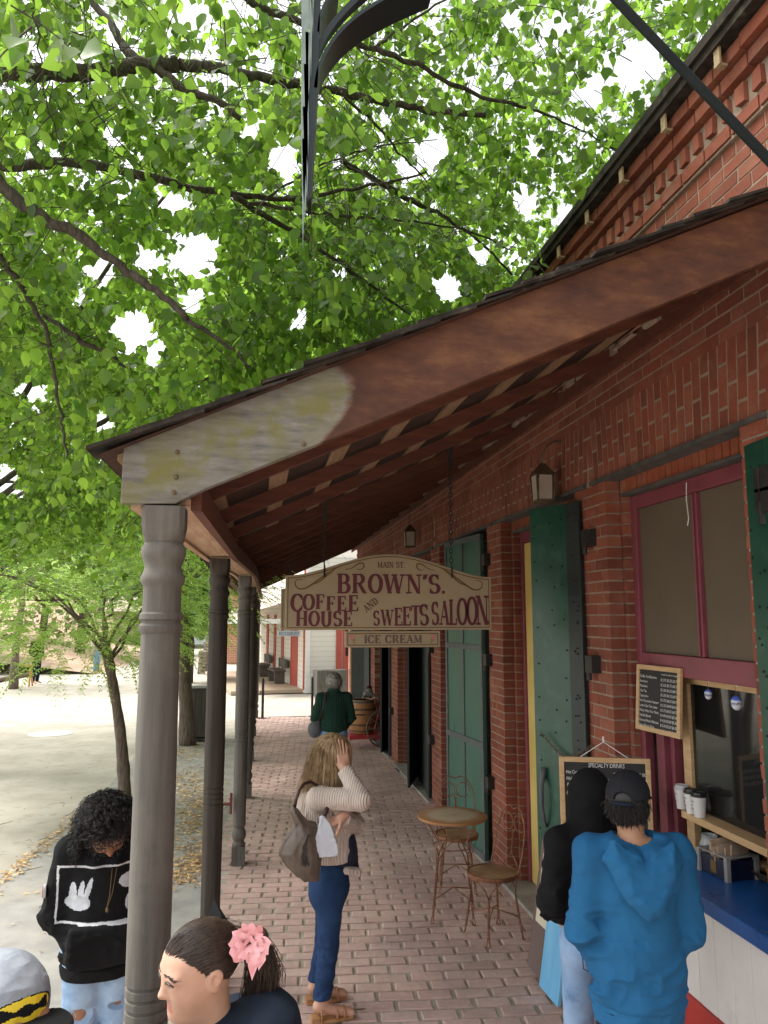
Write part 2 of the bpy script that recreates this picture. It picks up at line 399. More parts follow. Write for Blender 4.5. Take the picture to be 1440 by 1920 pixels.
def leafset(C, D, Nn, S, shape):
    """shape (verts (k,3) in (along, across, normal), faces quads) placed at C with along-vector D, normal Nn, size S"""
    D = D / (np.linalg.norm(D, axis=1)[:, None] + 1e-9); X = np.cross(Nn, D); X /= np.linalg.norm(X, axis=1)[:, None] + 1e-9; Z = np.cross(D, X)
    v, f = shape; k = len(v)
    V = C[:, None] + S[:, None, None] * (v[None, :, 0:1] * D[:, None] + v[None, :, 1:2] * X[:, None] + v[None, :, 2:3] * Z[:, None])
    F = (np.arange(len(C))[:, None, None] * k + f[None]); return V.reshape(-1, 3), F.reshape(-1, f.shape[1])
# ------------------------------------------------------------ shared materials
m_street = pm('street_dirt', (.37, .33, .27), (.50, .455, .385), 1.3, .95, .5, 140, .008, c3=(.28, .235, .18), s3=5, lo3=.55, hi3=.8, detail=12)
m_asph = pm('grey_asphalt', (.27, .26, .24), (.39, .37, .335), 3, .92, .5, 160, .006, c3=(.40, .36, .29), s3=1.2, lo3=.52, hi3=.7, detail=8)
m_litter = pm('dry_leaves', (.55, .33, .14), (.62, .45, .24), 30, .9, isl=.8)
m_mortar = pm('mortar', (.27, .20, .15), (.37, .285, .215), 14, .95, .6, 120, .004)
m_pmort = pm('paving_sand', (.34, .29, .23), (.43, .38, .31), 10, .95, .5, 90, .005)
m_brick = brickmat('wall_brick', [(.24, .066, .036), (.33, .090, .048), (.14, .045, .03), (.40, .115, .062), (.27, .072, .04), (.30, .085, .048), (.42, .165, .10), (.25, .064, .036)], wear=(.40, .27, .2), wamt=.33)
m_brick2 = brickmat('arch_brick', [(.27, .065, .03), (.34, .09, .042), (.30, .075, .035), (.38, .12, .06)], wear=(.42, .3, .2), wamt=.3)
m_pave = brickmat('paving_brick', [(.55, .385, .335), (.62, .43, .375), (.46, .30, .255), (.57, .40, .35), (.67, .50, .445), (.52, .35, .30), (.60, .41, .345)], wear=(.62, .53, .46), wamt=.45)
m_post = pm('weathered_post', (.078, .071, .060), (.13, .118, .10), 5, .8, .6, 40, .003, st=(6, 6, .35), detail=8, c3=(.18, .163, .135), s3=1.4, lo3=.52, hi3=.75)
m_post_dark = pm('dark_weathered_post', (.012, .010, .009), (.06, .046, .034), 6, .8, .6, 40, .003, st=(6, 6, .25), detail=8, lo=.3, hi=.7)
m_rafter = pm('red_brown_rafter', (.085, .026, .014), (.15, .046, .024), 4, .75, .4, 30, .003, st=(.5, 6, 6), detail=7)
m_lightwood = pm('pale_sheathing', (.27, .165, .09), (.36, .24, .145), 6, .8, .3, 40, .002, st=(8, .6, 8), detail=7, isl=.2)
m_soffit = pm('pale_soffit_board', (.50, .34, .22), (.38, .22, .13), 5, .8, .3, 40, .002, st=(7, .5, 7), detail=8)
m_shingle = pm('old_shingle', (.018, .015, .012), (.055, .046, .037), 12, .95, .8, 50, .006, isl=.5, spec=.2, c3=(.10, .10, .075), s3=7, lo3=.58, hi3=.72)
m_green = pm('green_iron_paint', (.008, .055, .034), (.014, .078, .05), 5, .36, .12, 30, .003, c3=(.045, .11, .08), s3=7, lo3=.52, hi3=.75, detail=9)
m_ltgreen = pm('pale_green_paint', (.036, .108, .074), (.054, .145, .104), 4, .5, .12, 30, .003, st=(1, 1, .5))
m_dkgreen = pm('black_green_iron', (.010, .017, .016), (.02, .03, .028), 5, .5, .2, 30, .003)
m_strap = pm('grey_iron_strap', (.07, .08, .085), (.12, .125, .125), 20, .6, .3, 60, .002)
m_black = pm('black_iron', (.010, .010, .010), (.03, .025, .022), 20, .55, .3, 60, .002)
m_purple = pm('maroon_paint', (.20, .045, .062), (.25, .06, .08), 5, .45, .1, 40, .002, c3=(.13, .03, .04), s3=3)
m_yellow = pm('yellow_paint', (.62, .46, .13), (.70, .54, .18), 4, .5, .1, 40, .002)
m_screen = pm('insect_screen', (.115, .088, .058), (.135, .105, .07), 3, .8, .3, 400, .001)
m_tan = pm('tan_wood', (.50, .32, .15), (.62, .42, .22), 5, .55, .15, 40, .002, st=(2, 2, 9), detail=7)
m_olive = pm('olive_wood', (.30, .27, .10), (.38, .34, .14), 5, .6, .1, 40)
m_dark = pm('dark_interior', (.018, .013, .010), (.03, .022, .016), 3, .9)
m_white = pm('white_paint', (.72, .71, .68), (.79, .78, .75), 3, .55, .15, 40, c3=(.55, .53, .48), s3=4, lo3=.58, hi3=.85, detail=9)
m_blue = pm('blue_counter_paint', (.008, .07, .25), (.014, .095, .32), 5, .32, .08, 40, c3=(.03, .11, .26), s3=14, lo3=.6, hi3=.8, rvar=.2)
m_red = pm('red_paint', (.42, .03, .025), (.5, .045, .035), 5, .5)
m_redtrim = pm('rust_red_trim', (.36, .06, .042), (.42, .08, .055), 5, .6)
m_stone = pm('grey_sill_stone', (.25, .23, .2), (.36, .34, .3), 6, .9, .5, 60)
m_tin = pm('rusty_tin', (.10, .065, .04), (.17, .12, .075), 15, .6, .3, 60, metal=.3)
# glass
m_glass, n_, l_, b_ = newmat('window_glass'); b_.inputs['Base Color'].default_value = (.02, .02, .02, 1); b_.inputs['Roughness'].default_value = .04
b_.inputs['Alpha'].default_value = .7; b_.inputs['IOR'].default_value = 1.7
m_jar, n_, l_, b_ = newmat('clear_jar_glass'); b_.inputs['Base Color'].default_value = (.8, .85, .83, 1); b_.inputs['Roughness'].default_value = .05; b_.inputs['Alpha'].default_value = .3
# ------------------------------------------------------------ ground
g = M(); g.add([(-90, -20, -.03), (70, -20, -.03), (70, 200, -.03), (-90, 200, -.03)], [(0, 1, 2, 3)])
tag(mk('ground', g, m_street), kind='structure')
def ex(y): return -.47 + .035 * (y - 5) if y < 10 else -.295 + .008 * (y - 10)
poly = [aZ(*p)[:2] for p in ((0, 1655), (95, 1565), (200, 1475), (262, 1405))] + [(-2.2, 15.2), (-.3, 15.4)] + [(ex(y), y) for y in (13, 10, 8, 6, 4, 2, -2)] + [(-2.2, -2), (-1.75, 4.2), (-1.55, 5.6), (-1.9, 6.3)]
m_ = M(); m_.add([(x, y, -.024) for x, y in poly][::-1], [tuple(range(len(poly)))])
tag(mk('footpath', m_, m_asph), kind='structure')
m_ = M(); ys = np.linspace(-2, 18.7, 40); V = [(ex(y), y, -.012) for y in ys] + [(2.6, y, -.012) for y in ys]
m_.add(V, [(i, i + 40, i + 41, i + 1) for i in range(39)]); m_.add([(ex(-2), -2, -.05), (2.6, -2, -.05)], [])
tag(mk('walkway_bed', m_, m_pmort), kind='structure')
pv = M(); a = R(-4.5); ca, sa = math.cos(a), math.sin(a); U_ = np.array([ca, sa, 0]); V_ = np.array([-sa, ca, 0])
bw, bh, pu, pw = .218, .103, .236, .121
for j in range(-30, 190):
    off = (.5 if j % 2 else 0) * pu + random.uniform(-.012, .012)
    for i in range(-9, 22):
        c = U_ * (i * pu + off) + V_ * (j * pw)
        if not (ex(c[1]) + .03 < c[0] < 2.42 and -1.5 < c[1] < 18.6): continue
        wv = .006 * math.sin(c[0] * 3 + c[1] * 1.7)
        L, W_ = bw / 2 + random.uniform(-.008, .003), bh / 2 + random.uniform(-.005, .003); z = random.uniform(-.0035, .002) + wv * .4; rr = a + random.uniform(-.018, .018)
        u = np.array([math.cos(rr), math.sin(rr), 0]); v = np.array([-math.sin(rr), math.cos(rr), 0]); c = c + V_ * random.uniform(-.003, .003); e = .007
        P = []
        for zz, q in ((-.03, 0), (z - .004, 0), (z, e)):
            for sx, sy in ((-1, -1), (1, -1), (1, 1), (-1, 1)):
                P.append(c + u * sx * (L - q) + v * sy * (W_ - q) + np.array([0, 0, zz + random.uniform(-.0012, .0012)]))
        pv.add(P, [(8, 9, 10, 11)] + [(k + r, (k + 1) % 4 + r, (k + 1) % 4 + 4 + r, k + 4 + r) for r in (0, 4) for k in range(4)])
tag(mk('brick_walkway', pv, m_pave), kind='structure')
m_ = M(); m_.box((-.35, 18.62, -.03), (2.6, 18.72, .004)); tag(mk('kerb', m_, m_stone), kind='structure')
# drain grates
for i, (px, py, w_) in enumerate(((745 + 8, 1444, .12), (1003, 1690, .2))):
    c = aZ(px, py); m_ = M()
    for k in range(9): m_.box((c[0] - w_ / 2, c[1] - .1 + k * .025, .002), (c[0] + w_ / 2, c[1] - .088 + k * .025, .012))
    m_.box((c[0] - w_ / 2 - .015, c[1] - .115, .001), (c[0] - w_ / 2, c[1] + .125, .013)); m_.box((c[0] + w_ / 2, c[1] - .115, .001), (c[0] + w_ / 2 + .015, c[1] + .125, .013))
    tag(mk('drain_grate', m_, m_black), ['small iron drain grate in the brick walk by the far black shutters', 'iron drain grate in the brick walk beside the yellow door step'][i], 'drain grate')
# manhole and litter
c = aZ(95, 1373); m_ = M(); m_.lathe([(.42, -.03), (.42, -.022), (.36, -.02), (.34, -.018), (0.01, -.018)], (c[0], c[1], 0), 28)
tag(mk('manhole_cover', m_, pm('pale_concrete', (.62, .61, .58), (.68, .67, .64), 6, .8)), 'pale round manhole cover set in the dirt street', 'manhole cover')
def scatter(n, fn, s0, s1, z0=.002):
    P = np.array([fn() for _ in range(n)]); C = np.c_[P, z0 + rng.uniform(0, .012, n)]
    a = rng.uniform(0, 6.28, n); D = np.c_[np.cos(a), np.sin(a), rng.uniform(-.25, .25, n)]; Nn = np.c_[rng.normal(0, .3, n), rng.normal(0, .3, n), np.ones(n)]
    return leafset(C, D, Nn, rng.uniform(s0, s1, n), (np.array([[0, 0, 0], [.4, .2, .05], [1, 0, 0], [.4, -.2, .05]]), np.array([[0, 1, 2, 3]])))
def _lin(a, b, s):
    a = np.array(a); b = np.array(b)
    def f(): t = random.random(); return a + (b - a) * t + np.array([random.gauss(0, s), random.gauss(0, s * 1.6)])
    return f
fns = [_lin((-.66, 7.4), (-.5, 8.3), .11), _lin((-.62, 8.2), (-.95, 12.4), .2), _lin((-.62, 9), (-.62, 12), .15), _lin((-1.2, 9.1), (-1.5, 10.1), .14), _lin((-2.25, 7.3), (-2.03, 10.2), .05), _lin((-1.3, 12.5), (-1.0, 16), .3), _lin((-.9, 14.0), (-1.7, 14.6), .2)]
VV, FF, o_ = [], [], 0
for f_, n_ in zip(fns, (800, 1500, 500, 320, 520, 420, 250)):
    v, f = scatter(n_, f_, .02, .07, -.02); VV.append(v); FF.append(f + o_); o_ += len(v)
def fr(): return np.array([random.uniform(-3.6, -.5), random.uniform(3.5, 14)])
v, f = scatter(420, fr, .015, .06, -.02); VV.append(v); FF.append(f + o_); o_ += len(v)
def fr2(): return np.array([random.uniform(-.4, 2.2), random.uniform(3.0, 14)])
v, f = scatter(60, fr2, .01, .03, .003); VV.append(v); FF.append(f + o_)
tag(mk('leaf_litter', (np.concatenate(VV), np.concatenate(FF)), m_litter), 'dry orange brown leaf litter drifted along the path edges', kind='stuff')
tw = M()
for k in range(46):
    x, y = random.uniform(-3.2, -.6), random.uniform(4, 11); aa = random.uniform(0, 3.1); L = random.uniform(.05, .26)
    tw.tube([(x, y, -.015), (x + L * .5 * math.cos(aa), y + L * .5 * math.sin(aa), -.01 + random.uniform(0, .01)), (x + L * math.cos(aa + .3), y + L * math.sin(aa + .3), -.016)], [.004, .003, .0015], 4)
c = aZ(665, 1900); tw.tube([c + [-.08, -.03, .006], c + [0, .02, .01], c + [.07, .03, .006]], [.004, .006, .003], 5)
tag(mk('fallen_twigs', tw, pm('twig', (.12, .08, .05), (.2, .14, .09), 20)), 'thin fallen twigs scattered over path and street', kind='stuff')
# ------------------------------------------------------------ brick building
WX = 2.2
m_oldtan = pm('aged_tan_metal', (.30, .22, .12), (.40, .30, .18), 20, .6)
m_lint = pm('iron_lintel', (.06, .058, .055), (.11, .10, .09), 15, .8, .5, 60)
OPEN = [(.6, 2.2), (3.22, 4.66), (5.15, 6.88), (7.32, 9.38), (9.92, 12.4), (12.98, 14.9), (15.4, 16.9)]
bld = thing('brick_building', 'long red brick building with iron shutters under a shingled porch', 'building', (3.2, 8, 0))
YE = 17.7
def rects_wall(m, x0, x1, ops, y0, y1, z1):
    ys = [y0]
    for a, b, t in ops: ys += [a, b]
    ys.append(y1)
    for k in range(0, len(ys), 2): m.box((x0, ys[k], -.02), (x1, ys[k + 1], z1))
    for a, b, t in ops: m.box((x0, a, t), (x1, b, z1))
m_ = M(); rects_wall(m_, WX + .0015, WX + .1, [(a - .007, b + .007, 3.2) for a, b in OPEN], -3, YE, 4.9)
m_2 = M(); rects_wall(m_2, WX + .107, WX + .3, [(a + .043, b - .043, 3.08) for a, b in OPEN], -3, YE, 4.9)
mk('mortar_wall', m_, m_mortar, bld); mk('inner_mortar_wall', m_2, m_mortar, bld)
PR, PY = .0725, .218
def inop(y0, y1, z0, z1, ops):
    for a, b, t in ops:
        if z0 < t - .01 and y1 > a and y0 < b: return (a, b)
    return None
def brickrows(m, x0, x1, ops, y0, y1, z0, z1, skip=None, jit=.0015, seg=None):
    r = 0; z = z0
    while z + .05 < z1:
        y = y0 - (PY / 2 if r % 2 else 0) + random.uniform(-.01, .01)
        hdr = (r % 7 == 6)
        while y < y1:
            L = (PY / 2 if hdr else PY); a, b = y, y + L - .012; y += L
            o = None
            for (oa, ob_, t) in ops:
                if z < t - .02 and b > oa and a < ob_: o = (oa, ob_)
            ps = [(a, b)]
            if o: ps = [(a, min(b, o[0])), (max(a, o[1]), b)]
            for p, q in ps:
                if q - p < .02 or p < y0 - .2 or p > y1: continue
                if skip and skip(.5 * (p + q), z + .03): continue
                d = random.uniform(-.003, -.001)
                m.box((x0 + d, p + .0005, z), (x1, q, z + PR - .012), jit=jit)
        z += PR; r += 1
def archz(y, a, b):     # relieving arch outline over an opening: half-height extents
    return 3.2 <= 0
ARC = [(a - .22, b + .24) for a, b in OPEN]
def skip_arch(y, z):
    for a, b in ARC:
        f = (z - 3.2) * .18
        if 3.2 - .03 < z < 3.2 + .43 and a - f < y < b + f: return True
    return False
bm_ = M(); brickrows(bm_, WX, WX + .097, [(a, b, 3.2) for a, b in OPEN], 1.6, YE, 0, 4.60, skip_arch)
mk('brickwork', bm_, m_brick, bld)
for a, b in OPEN:
    for sgn, e in ((1, a + .05), (-1, b - .05)):
        bi = M(); r_i = 0; z = 0
        while z < 3.06:
            L0 = .10 if r_i % 2 else .205; y0_, y1_ = sorted((e - sgn * .0, e - sgn * -0)); lo_, hi_ = (e - .2, e) if sgn > 0 else (e, e + .2)
            if sgn > 0: bi.box((WX + .1, e - .12, z), (WX + .17 + .0 * r_i, e + random.uniform(-.002, .002), z + PR - .012), jit=.0015)
            else: bi.box((WX + .1, e + random.uniform(-.002, .002), z), (WX + .17, e + .12, z + PR - .012), jit=.0015)
            z += PR; r_i += 1
        mk('jamb_brickwork', bi, m_brick, bld)
for (a, b), (oa, ob_) in zip(ARC, OPEN):
    if ob_ < 2.5: continue
    ab = M(); ab2 = M()
    n = int((b - a) / .075)
    for k in range(n):
        t0, t1 = k / n, (k + 1) / n; s = (b - a)
        lean = ((t0 + t1) / 2 - .5) * .16; sp = [0, .205, .43] if k % 2 else [0, .10, .315, .43]
        for q0, q1 in zip(sp[:-1], sp[1:]):
            z0, z1 = 3.205 + q0 + .006, 3.2 + q1 - .006; yy = a + s * t0 + .006; w_ = s / n - .012
            d = random.uniform(-.002, .0015); V = []
            for xx in (WX - .001 + d * .5, WX + .09):
                V += [(xx, yy + lean * q0, z0), (xx, yy + w_ + lean * q0, z0), (xx, yy + w_ + lean * q1, z1), (xx, yy + lean * q1, z1)]
            ab.add(V, [(0, 3, 2, 1), (4, 5, 6, 7), (0, 1, 5, 4), (1, 2, 6, 5), (2, 3, 7, 6), (3, 0, 4, 7)])
    n = int((ob_ - oa) / .07)
    for k in range(n):
        y = oa + .02 + (ob_ - oa - .04) * k / n; ab2.box((WX + .099, y + .005, 3.095), (WX + .2, y + (ob_ - oa) / n - .005, 3.195), jit=.002)
    mk('relieving_arch', ab, m_brick, bld); mk('flat_arch', ab2, m_brick2, bld)
for oa, ob_ in OPEN:
    lb = M(); lb.box((WX - .022, oa - .2, 3.178), (WX + .097, ob_ + .2, 3.203)); lb.box((WX + .085, oa + .03, 3.07), (WX + .25, ob_ - .03, 3.09))
    mk('iron_lintel', lb, m_lint, bld)
# cornice
co = M()
co.box((WX - .001, -3, 4.62), (WX + .2, YE, 4.98))
for (x, z0, z1, L, gp) in ((WX - .035, 4.575, 4.64, .215, .012), (WX - .075, 4.775, 4.84, .215, .012), (WX - .11, 4.852, 4.918, .215, .012)):
    y = 1.6
    while y < YE: co.box((x + random.uniform(-.003, .003), y, z0), (WX + .1, y + L - gp, z1), jit=.002); y += L
y = 1.6
while y < YE: co.box((WX - .05 + random.uniform(-.006, .006), y, 4.665), (WX + .1, y + .062, 4.755), jit=.005); y += .124
mk('cornice', co, m_brick, bld)
cm = M(); cm.box((WX - .022, 1, 4.56), (WX + .09, YE, 4.925)); mk('cornice_mortar', cm, m_mortar, bld)
re = M(); re.box((WX - .17, -3, 4.925), (WX + .3, YE + .1, 4.965)); re.box((WX - .19, -3, 4.967), (WX + .3, YE + .1, 5.02))
re.prism([(WX - .16, 5.023), (WX + 3.4, 6.0), (WX + 7, 5.02)], (0, YE + 3, 0), (0, -3, 0)); mk('roof', re, m_shingle, bld)
y = 2.5
cl = []
for k in range(24):
    yk = 2.99 + (k - 1) * .488; c_ = M(); c_.box((WX - .155, yk - .022, 4.84), (WX - .145, yk + .022, 4.925)); c_.box((WX - .145, yk - .018, 4.835), (WX - .112, yk + .018, 4.846))
    mk('gutter_clip', c_, m_oldtan, bld)
# inside
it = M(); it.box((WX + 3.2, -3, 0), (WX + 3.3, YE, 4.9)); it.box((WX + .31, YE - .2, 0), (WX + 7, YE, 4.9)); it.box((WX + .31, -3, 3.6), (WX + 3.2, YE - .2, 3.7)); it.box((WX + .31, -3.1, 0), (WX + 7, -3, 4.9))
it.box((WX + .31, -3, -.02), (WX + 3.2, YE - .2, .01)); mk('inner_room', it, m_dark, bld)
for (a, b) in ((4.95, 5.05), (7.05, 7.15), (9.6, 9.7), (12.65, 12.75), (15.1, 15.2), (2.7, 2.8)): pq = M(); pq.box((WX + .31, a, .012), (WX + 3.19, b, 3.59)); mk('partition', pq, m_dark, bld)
for a, b in OPEN[2:]: ss = M(); ss.box((WX - .07, a - .1, -.02), (WX + .36, b + .1, .022), jit=.004); mk('door_sill', ss, m_stone, bld, bevel=.006)
# pale mortar daub along the porch junction
db = M(); y = 2.4
while y < 17: db.box((WX - .03 - random.uniform(0, .03), y, 3.945), (WX + .02, y + .14, 3.985 + random.uniform(-.03, .03)), jit=.012); y += .13
mk('mortar_daub', db, m_mortar, bld)
# ------------------------------------------------------------ window with counter
X0 = 2.345
win = thing('serving_window', 'tall maroon framed serving window with brown insect screens above the counter', 'window', (X0, 3.9, 1.0))
fr_ = M(); fr_.box((X0, 4.555, 1.02), (X0 + .06, 4.615, 3.068)); fr_.box((X0, 3.1, 2.985), (X0 + .06, 4.553, 3.068)); fr_.box((X0 + .002, 3.1, 1.965), (X0 + .06, 4.553, 2.085)); fr_.box((X0 + .004, 3.867, 2.087), (X0 + .058, 3.911, 2.983)); fr_.box((X0, 3.1, 2.087), (X0 + .06, 3.2, 2.983))
fr_.box((X0 - .01, 3.889 - .004, 2.09), (X0 + .003, 3.889 + .004, 2.98))
mk('frame', fr_, m_purple, win, bevel=.004)
jb = M(); jb.box((X0 + .03, 4.385, 1.02), (X0 + .1, 4.472, 1.962)); jb.box((X0 + .065, 4.335, 1.02), (X0 + .16, 4.383, 1.962)); mk('jamb', jb, m_purple, win, bevel=.003)
for a, b in ((3.913, 4.555), (3.2, 3.865)):
    s_ = M(); s_.box((X0 + .03, a, 2.087), (X0 + .036, b, 2.983)); mk('insect_screen', s_, m_screen, win)
sf = M(); X1 = 2.425
sf.box((X1, 4.185, 1.0), (X1 + .045, 4.262, 1.925)); sf.box((X1 - .002, 3.0, 1.926), (X1 + .045, 4.30, 1.962)); sf.box((X1 - .075, 3.0, 1.195), (X1 + .045, 4.183, 1.232))
mk('sash_frame', sf, m_tan, win, bevel=.003)
s_ = M(); s_.box((X1 + .09, 4.285, 1.0), (X1 + .14, 4.32, 1.93)); s_.box((X1 + .55, 3.72, 1.0), (X1 + .6, 3.79, 1.93)); mk('stud', s_, m_olive, win)
s_ = M(); s_.box((X1 + .02, 3.0, 1.234), (X1 + .026, 4.183, 1.924)); mk('glass_pane', s_, m_glass, win)
st_ = M(); p = aX(1287, 905, X0 - .012); st_.tube([p, p + [0, .01, -.1], p + [0, -.004, -.2], p + [0, .012, -.24]], .003, 5); mk('cord', st_, m_white, win)
ctr = thing('serving_counter', 'blue topped serving counter with white board front and red base', 'counter', (2.3, 2.6, 0))
c_ = M(); c_.box((2.08, .5, .93), (2.55, 4.25, 1.0)); mk('counter_top', c_, m_blue, ctr, bevel=.006)
c_ = M(); y = .6
while y < 4.2: c_.box((2.118 + random.uniform(0, .0015), y, .475), (2.15, y + .136, .928)); y += .14
mk('board_front', c_, m_white, ctr, bevel=.003)
c_ = M(); c_.box((2.1, .55, .0), (2.16, 4.22, .473)); c_.box((2.16, 4.14, 0), (2.4, 4.22, .92)); mk('base_board', c_, m_red, ctr, bevel=.004)
c_ = M(); c_.box((2.12, 4.255, .955), (2.56, 4.52, .99)); mk('end_leaf', c_, m_tan, ctr, bevel=.003)
# chalk boards
m_chalk = pm('chalkboard', (.012, .012, .012), (.03, .03, .03), 4, .7); m_chtx = pm('chalk', (.75, .75, .72), (.6, .6, .58), 60, .9)
def chalkboard(name, label, c, ux, uy, nrm, W, H, lines, fw=.028, mf=None):
    t = thing(name, label, 'chalkboard', c - np.asarray(uy) * H / 2); ux = np.asarray(ux, float); uy = np.asarray(uy, float); nrm = np.asarray(nrm, float)
    def q(m, a, b, u0, v0, u1, v1, z0, z1):
        m.prism([(u0, v0), (u1, v0), (u1, v1), (u0, v1)], nrm * (z1 - z0), c + nrm * z0, ux, uy)
    m1 = M(); q(m1, 0, 0, -W / 2 + .01, -H / 2 + .01, W / 2 - .01, H / 2 - .01, 0, .008); mk('slate', m1, m_chalk, t)
    m1 = M(); q(m1, 0, 0, -W / 2, -H / 2, -W / 2 + fw, H / 2, -.004, .016); q(m1, 0, 0, W / 2 - fw, -H / 2, W / 2, H / 2, -.004, .016)
    q(m1, 0, 0, -W / 2 + fw, -H / 2, W / 2 - fw, -H / 2 + fw, -.003, .015); q(m1, 0, 0, -W / 2 + fw, H / 2 - fw, W / 2 - fw, H / 2, -.003, .015); mk('frame', m1, m_tan if mf is None else mf, t, bevel=.003)
    m1 = M()
    for (tx, u, v, h, wd) in lines: script_text(m1, tx, c + ux * u + uy * v + nrm * .008, ux, uy, nrm, h, .12, wd)
    if lines: mk('chalk_writing', m1, m_chtx, t)
    return t
# hanging price board: faces the street, slightly tilted
pA, pB, pC = aX(1209, 1244, 2.30), aX(1272, 1252, 2.30), aX(1200, 1360, 2.30)
cc = (aX(1236, 1312, 2.31)); ux = np.array([.10, -1, 0]); ux /= np.linalg.norm(ux); uy = np.array([.07, 0.02, 1.0]); uy -= ux * (uy @ ux); uy /= np.linalg.norm(uy); nm = np.cross(uy, ux); nm = nm if nm[0] < 0 else -nm
rows = [('Coffee Tea Espresso', '$ 2.75 $3.25 $3.75'), ('Americano', '$ 3.25 $3.75 $4.25'), ('Macchiato', '$ 3.50 $4.25 $4.75'), ('Chai Tea', '$ 3.50 $4.25 $4.75'), ('Cappuccino', '$ 3.75 $4.25 $4.75'), ('Hot Chocolate Steamer', '$ 3.25 $4.00 $4.50'), ('Latte Chai Tea Latte', '$ 3.75 $4.25 $4.75'), ('Mocha, White Choc. Mocha', '$ 4.00 $4.50 $5.00'), ('Vanilla Blend', '$ 4.50 $5.00 $5.50'), ('Flavored Mocha Milkshake', '$ 5.00 $5.50 $6.00'), ('Extra Flavor Shot', '$ .50 $ .75 $1.00')]
ln = [('PLEASE ALLOW A FEW MINUTES FOR BREWING', -.175, .166, .022, .34), ('small medium large', .03, .142, .014, .15)]
for k, (a_, b2) in enumerate(rows): ln += [(a_, -.185, .118 - k * .0285, .021, .009 * len(a_) if len(a_) < 21 else .195), (b2, .025, .108 - k * .0285, .022, .16)]
chalkboard('menu_chalkboard', 'small wood framed price chalkboard hung on the maroon window frame', cc, ux, uy, nm, .43, .385, ln)
# specialty board faces the camera
cs = aY(1135, 1490, 4.27); ux = np.array([1, -.33, 0]); ux /= np.linalg.norm(ux); nm = np.array([-.33, -1, 0]); nm /= np.linalg.norm(nm)
W_ = .50; H_ = .48; uy = np.array([0, 0, 1.0])
sp = [('SPECIALTY DRINKS', -.09, .185, .034, .20), ('Hot Caramel Apple Cider', -.215, .148, .028, .19), ('$4.00  $4.50  $5.00', .045, .142, .026, .18), ('White or Mexican Hot Chocolate', -.215, .112, .027, .235), ('$4.00  $4.50  $5.00', .045, .106, .026, .18), ('Pumpkin Spice Latte', -.21, .078, .027, .16), ('$4.00  $4.50  $5.00', .045, .07, .026, .18), ('add a shot', .03, -.2, .02, .1)]
cs = cs + np.array([0, 0, .0]); top = aY(1135, 1420, 4.27)[2]; cs[2] = top - H_ / 2
tb = chalkboard('menu_chalkboard', 'wood framed specialty drinks chalkboard hanging from two strings on the brick pier', cs, ux, uy, nm, W_, H_, sp)
s_ = M(); hk = cs + uy * (H_ / 2 + .085)
for sx in (-1, 1): s_.tube([hk, cs + ux * sx * .13 + uy * (H_ / 2)], .0025, 5)
s_.tube([hk + uy * .03, hk], .005, 6); mk('string', s_, m_white, tb)
# chalkboard added inside the room, imitating a board reflected in the glass
chalkboard('menu_chalkboard', 'added chalkboard behind the serving window glass, standing in for a reflection', np.array([2.95, 3.75, 1.5]), (0, -1, 0), (0, 0, 1), (-1, 0, 0), .55, .5, [('soup of the day', -.2, .1, .05, .35), ('muffins  pie', -.2, 0, .05, .3), ('cookies', -.2, -.1, .05, .2)], mf=m_tin)
# ------------------------------------------------------------ doors and shutters
dr = thing('shop_door', 'yellow glazed door with maroon panel in a maroon frame', 'door', (2.48, 6.0, 0))
d_ = M(); d_.box((2.365, 6.775, .022), (2.48, 6.828, 3.07)); d_.box((2.365, 5.2, 2.98), (2.48, 6.773, 3.07)); d_.box((2.365, 5.2, .022), (2.48, 5.28, 2.978)); mk('frame', d_, m_purple, dr, bevel=.004)
d_ = M()
for (a, b, z0, z1) in ((6.60, 6.773, .03, 2.97), (5.28, 5.4, .03, 2.97), (5.4, 6.6, 2.85, 2.97), (5.4, 6.6, 1.86, 1.9), (5.4, 6.6, .93, 1.05), (5.4, 6.6, .03, .2)): d_.box((2.385, a, z0), (2.43, b, z1))
mk('leaf', d_, m_yellow, dr, bevel=.003)
for z0, z1 in ((1.05, 1.86), (1.9, 2.85)):
    d_ = M(); d_.box((2.403, 5.4, z0), (2.409, 6.6, z1)); mk('pane', d_, m_glass, dr)
d_ = M(); d_.box((2.40, 5.4, .2), (2.415, 6.6, .93)); mk('lower_panel', d_, m_purple, dr)
d_ = M()
for k, t_ in enumerate(('Please', 'do not', 'enter')): script_text(d_, t_, (2.401, 6.57, 1.62 - k * .11), (0, -1, 0), (0, 0, 1), (-1, 0, 0), .09)
mk('writing', d_, m_chtx, dr)
def leaf(m, mr, ms, p, q, z0, z1, th=.03, nst=2):
    p = np.array([p[0], p[1], 0.0]); q = np.array([q[0], q[1], 0.0]); d = (q - p); L = np.linalg.norm(d); d /= L; nn = np.array([d[1], -d[0], 0])
    if nn[0] > 0: nn = -nn
    def pb(mm, a, b, za, zb, o0, o1): mm.prism([(a, za), (b, za), (b, zb), (a, zb)], nn * (o1 - o0), p + nn * o0, d, (0, 0, 1))
    pb(m, 0, L, z0, z1, 0, th); return pb, L, nn, d, p
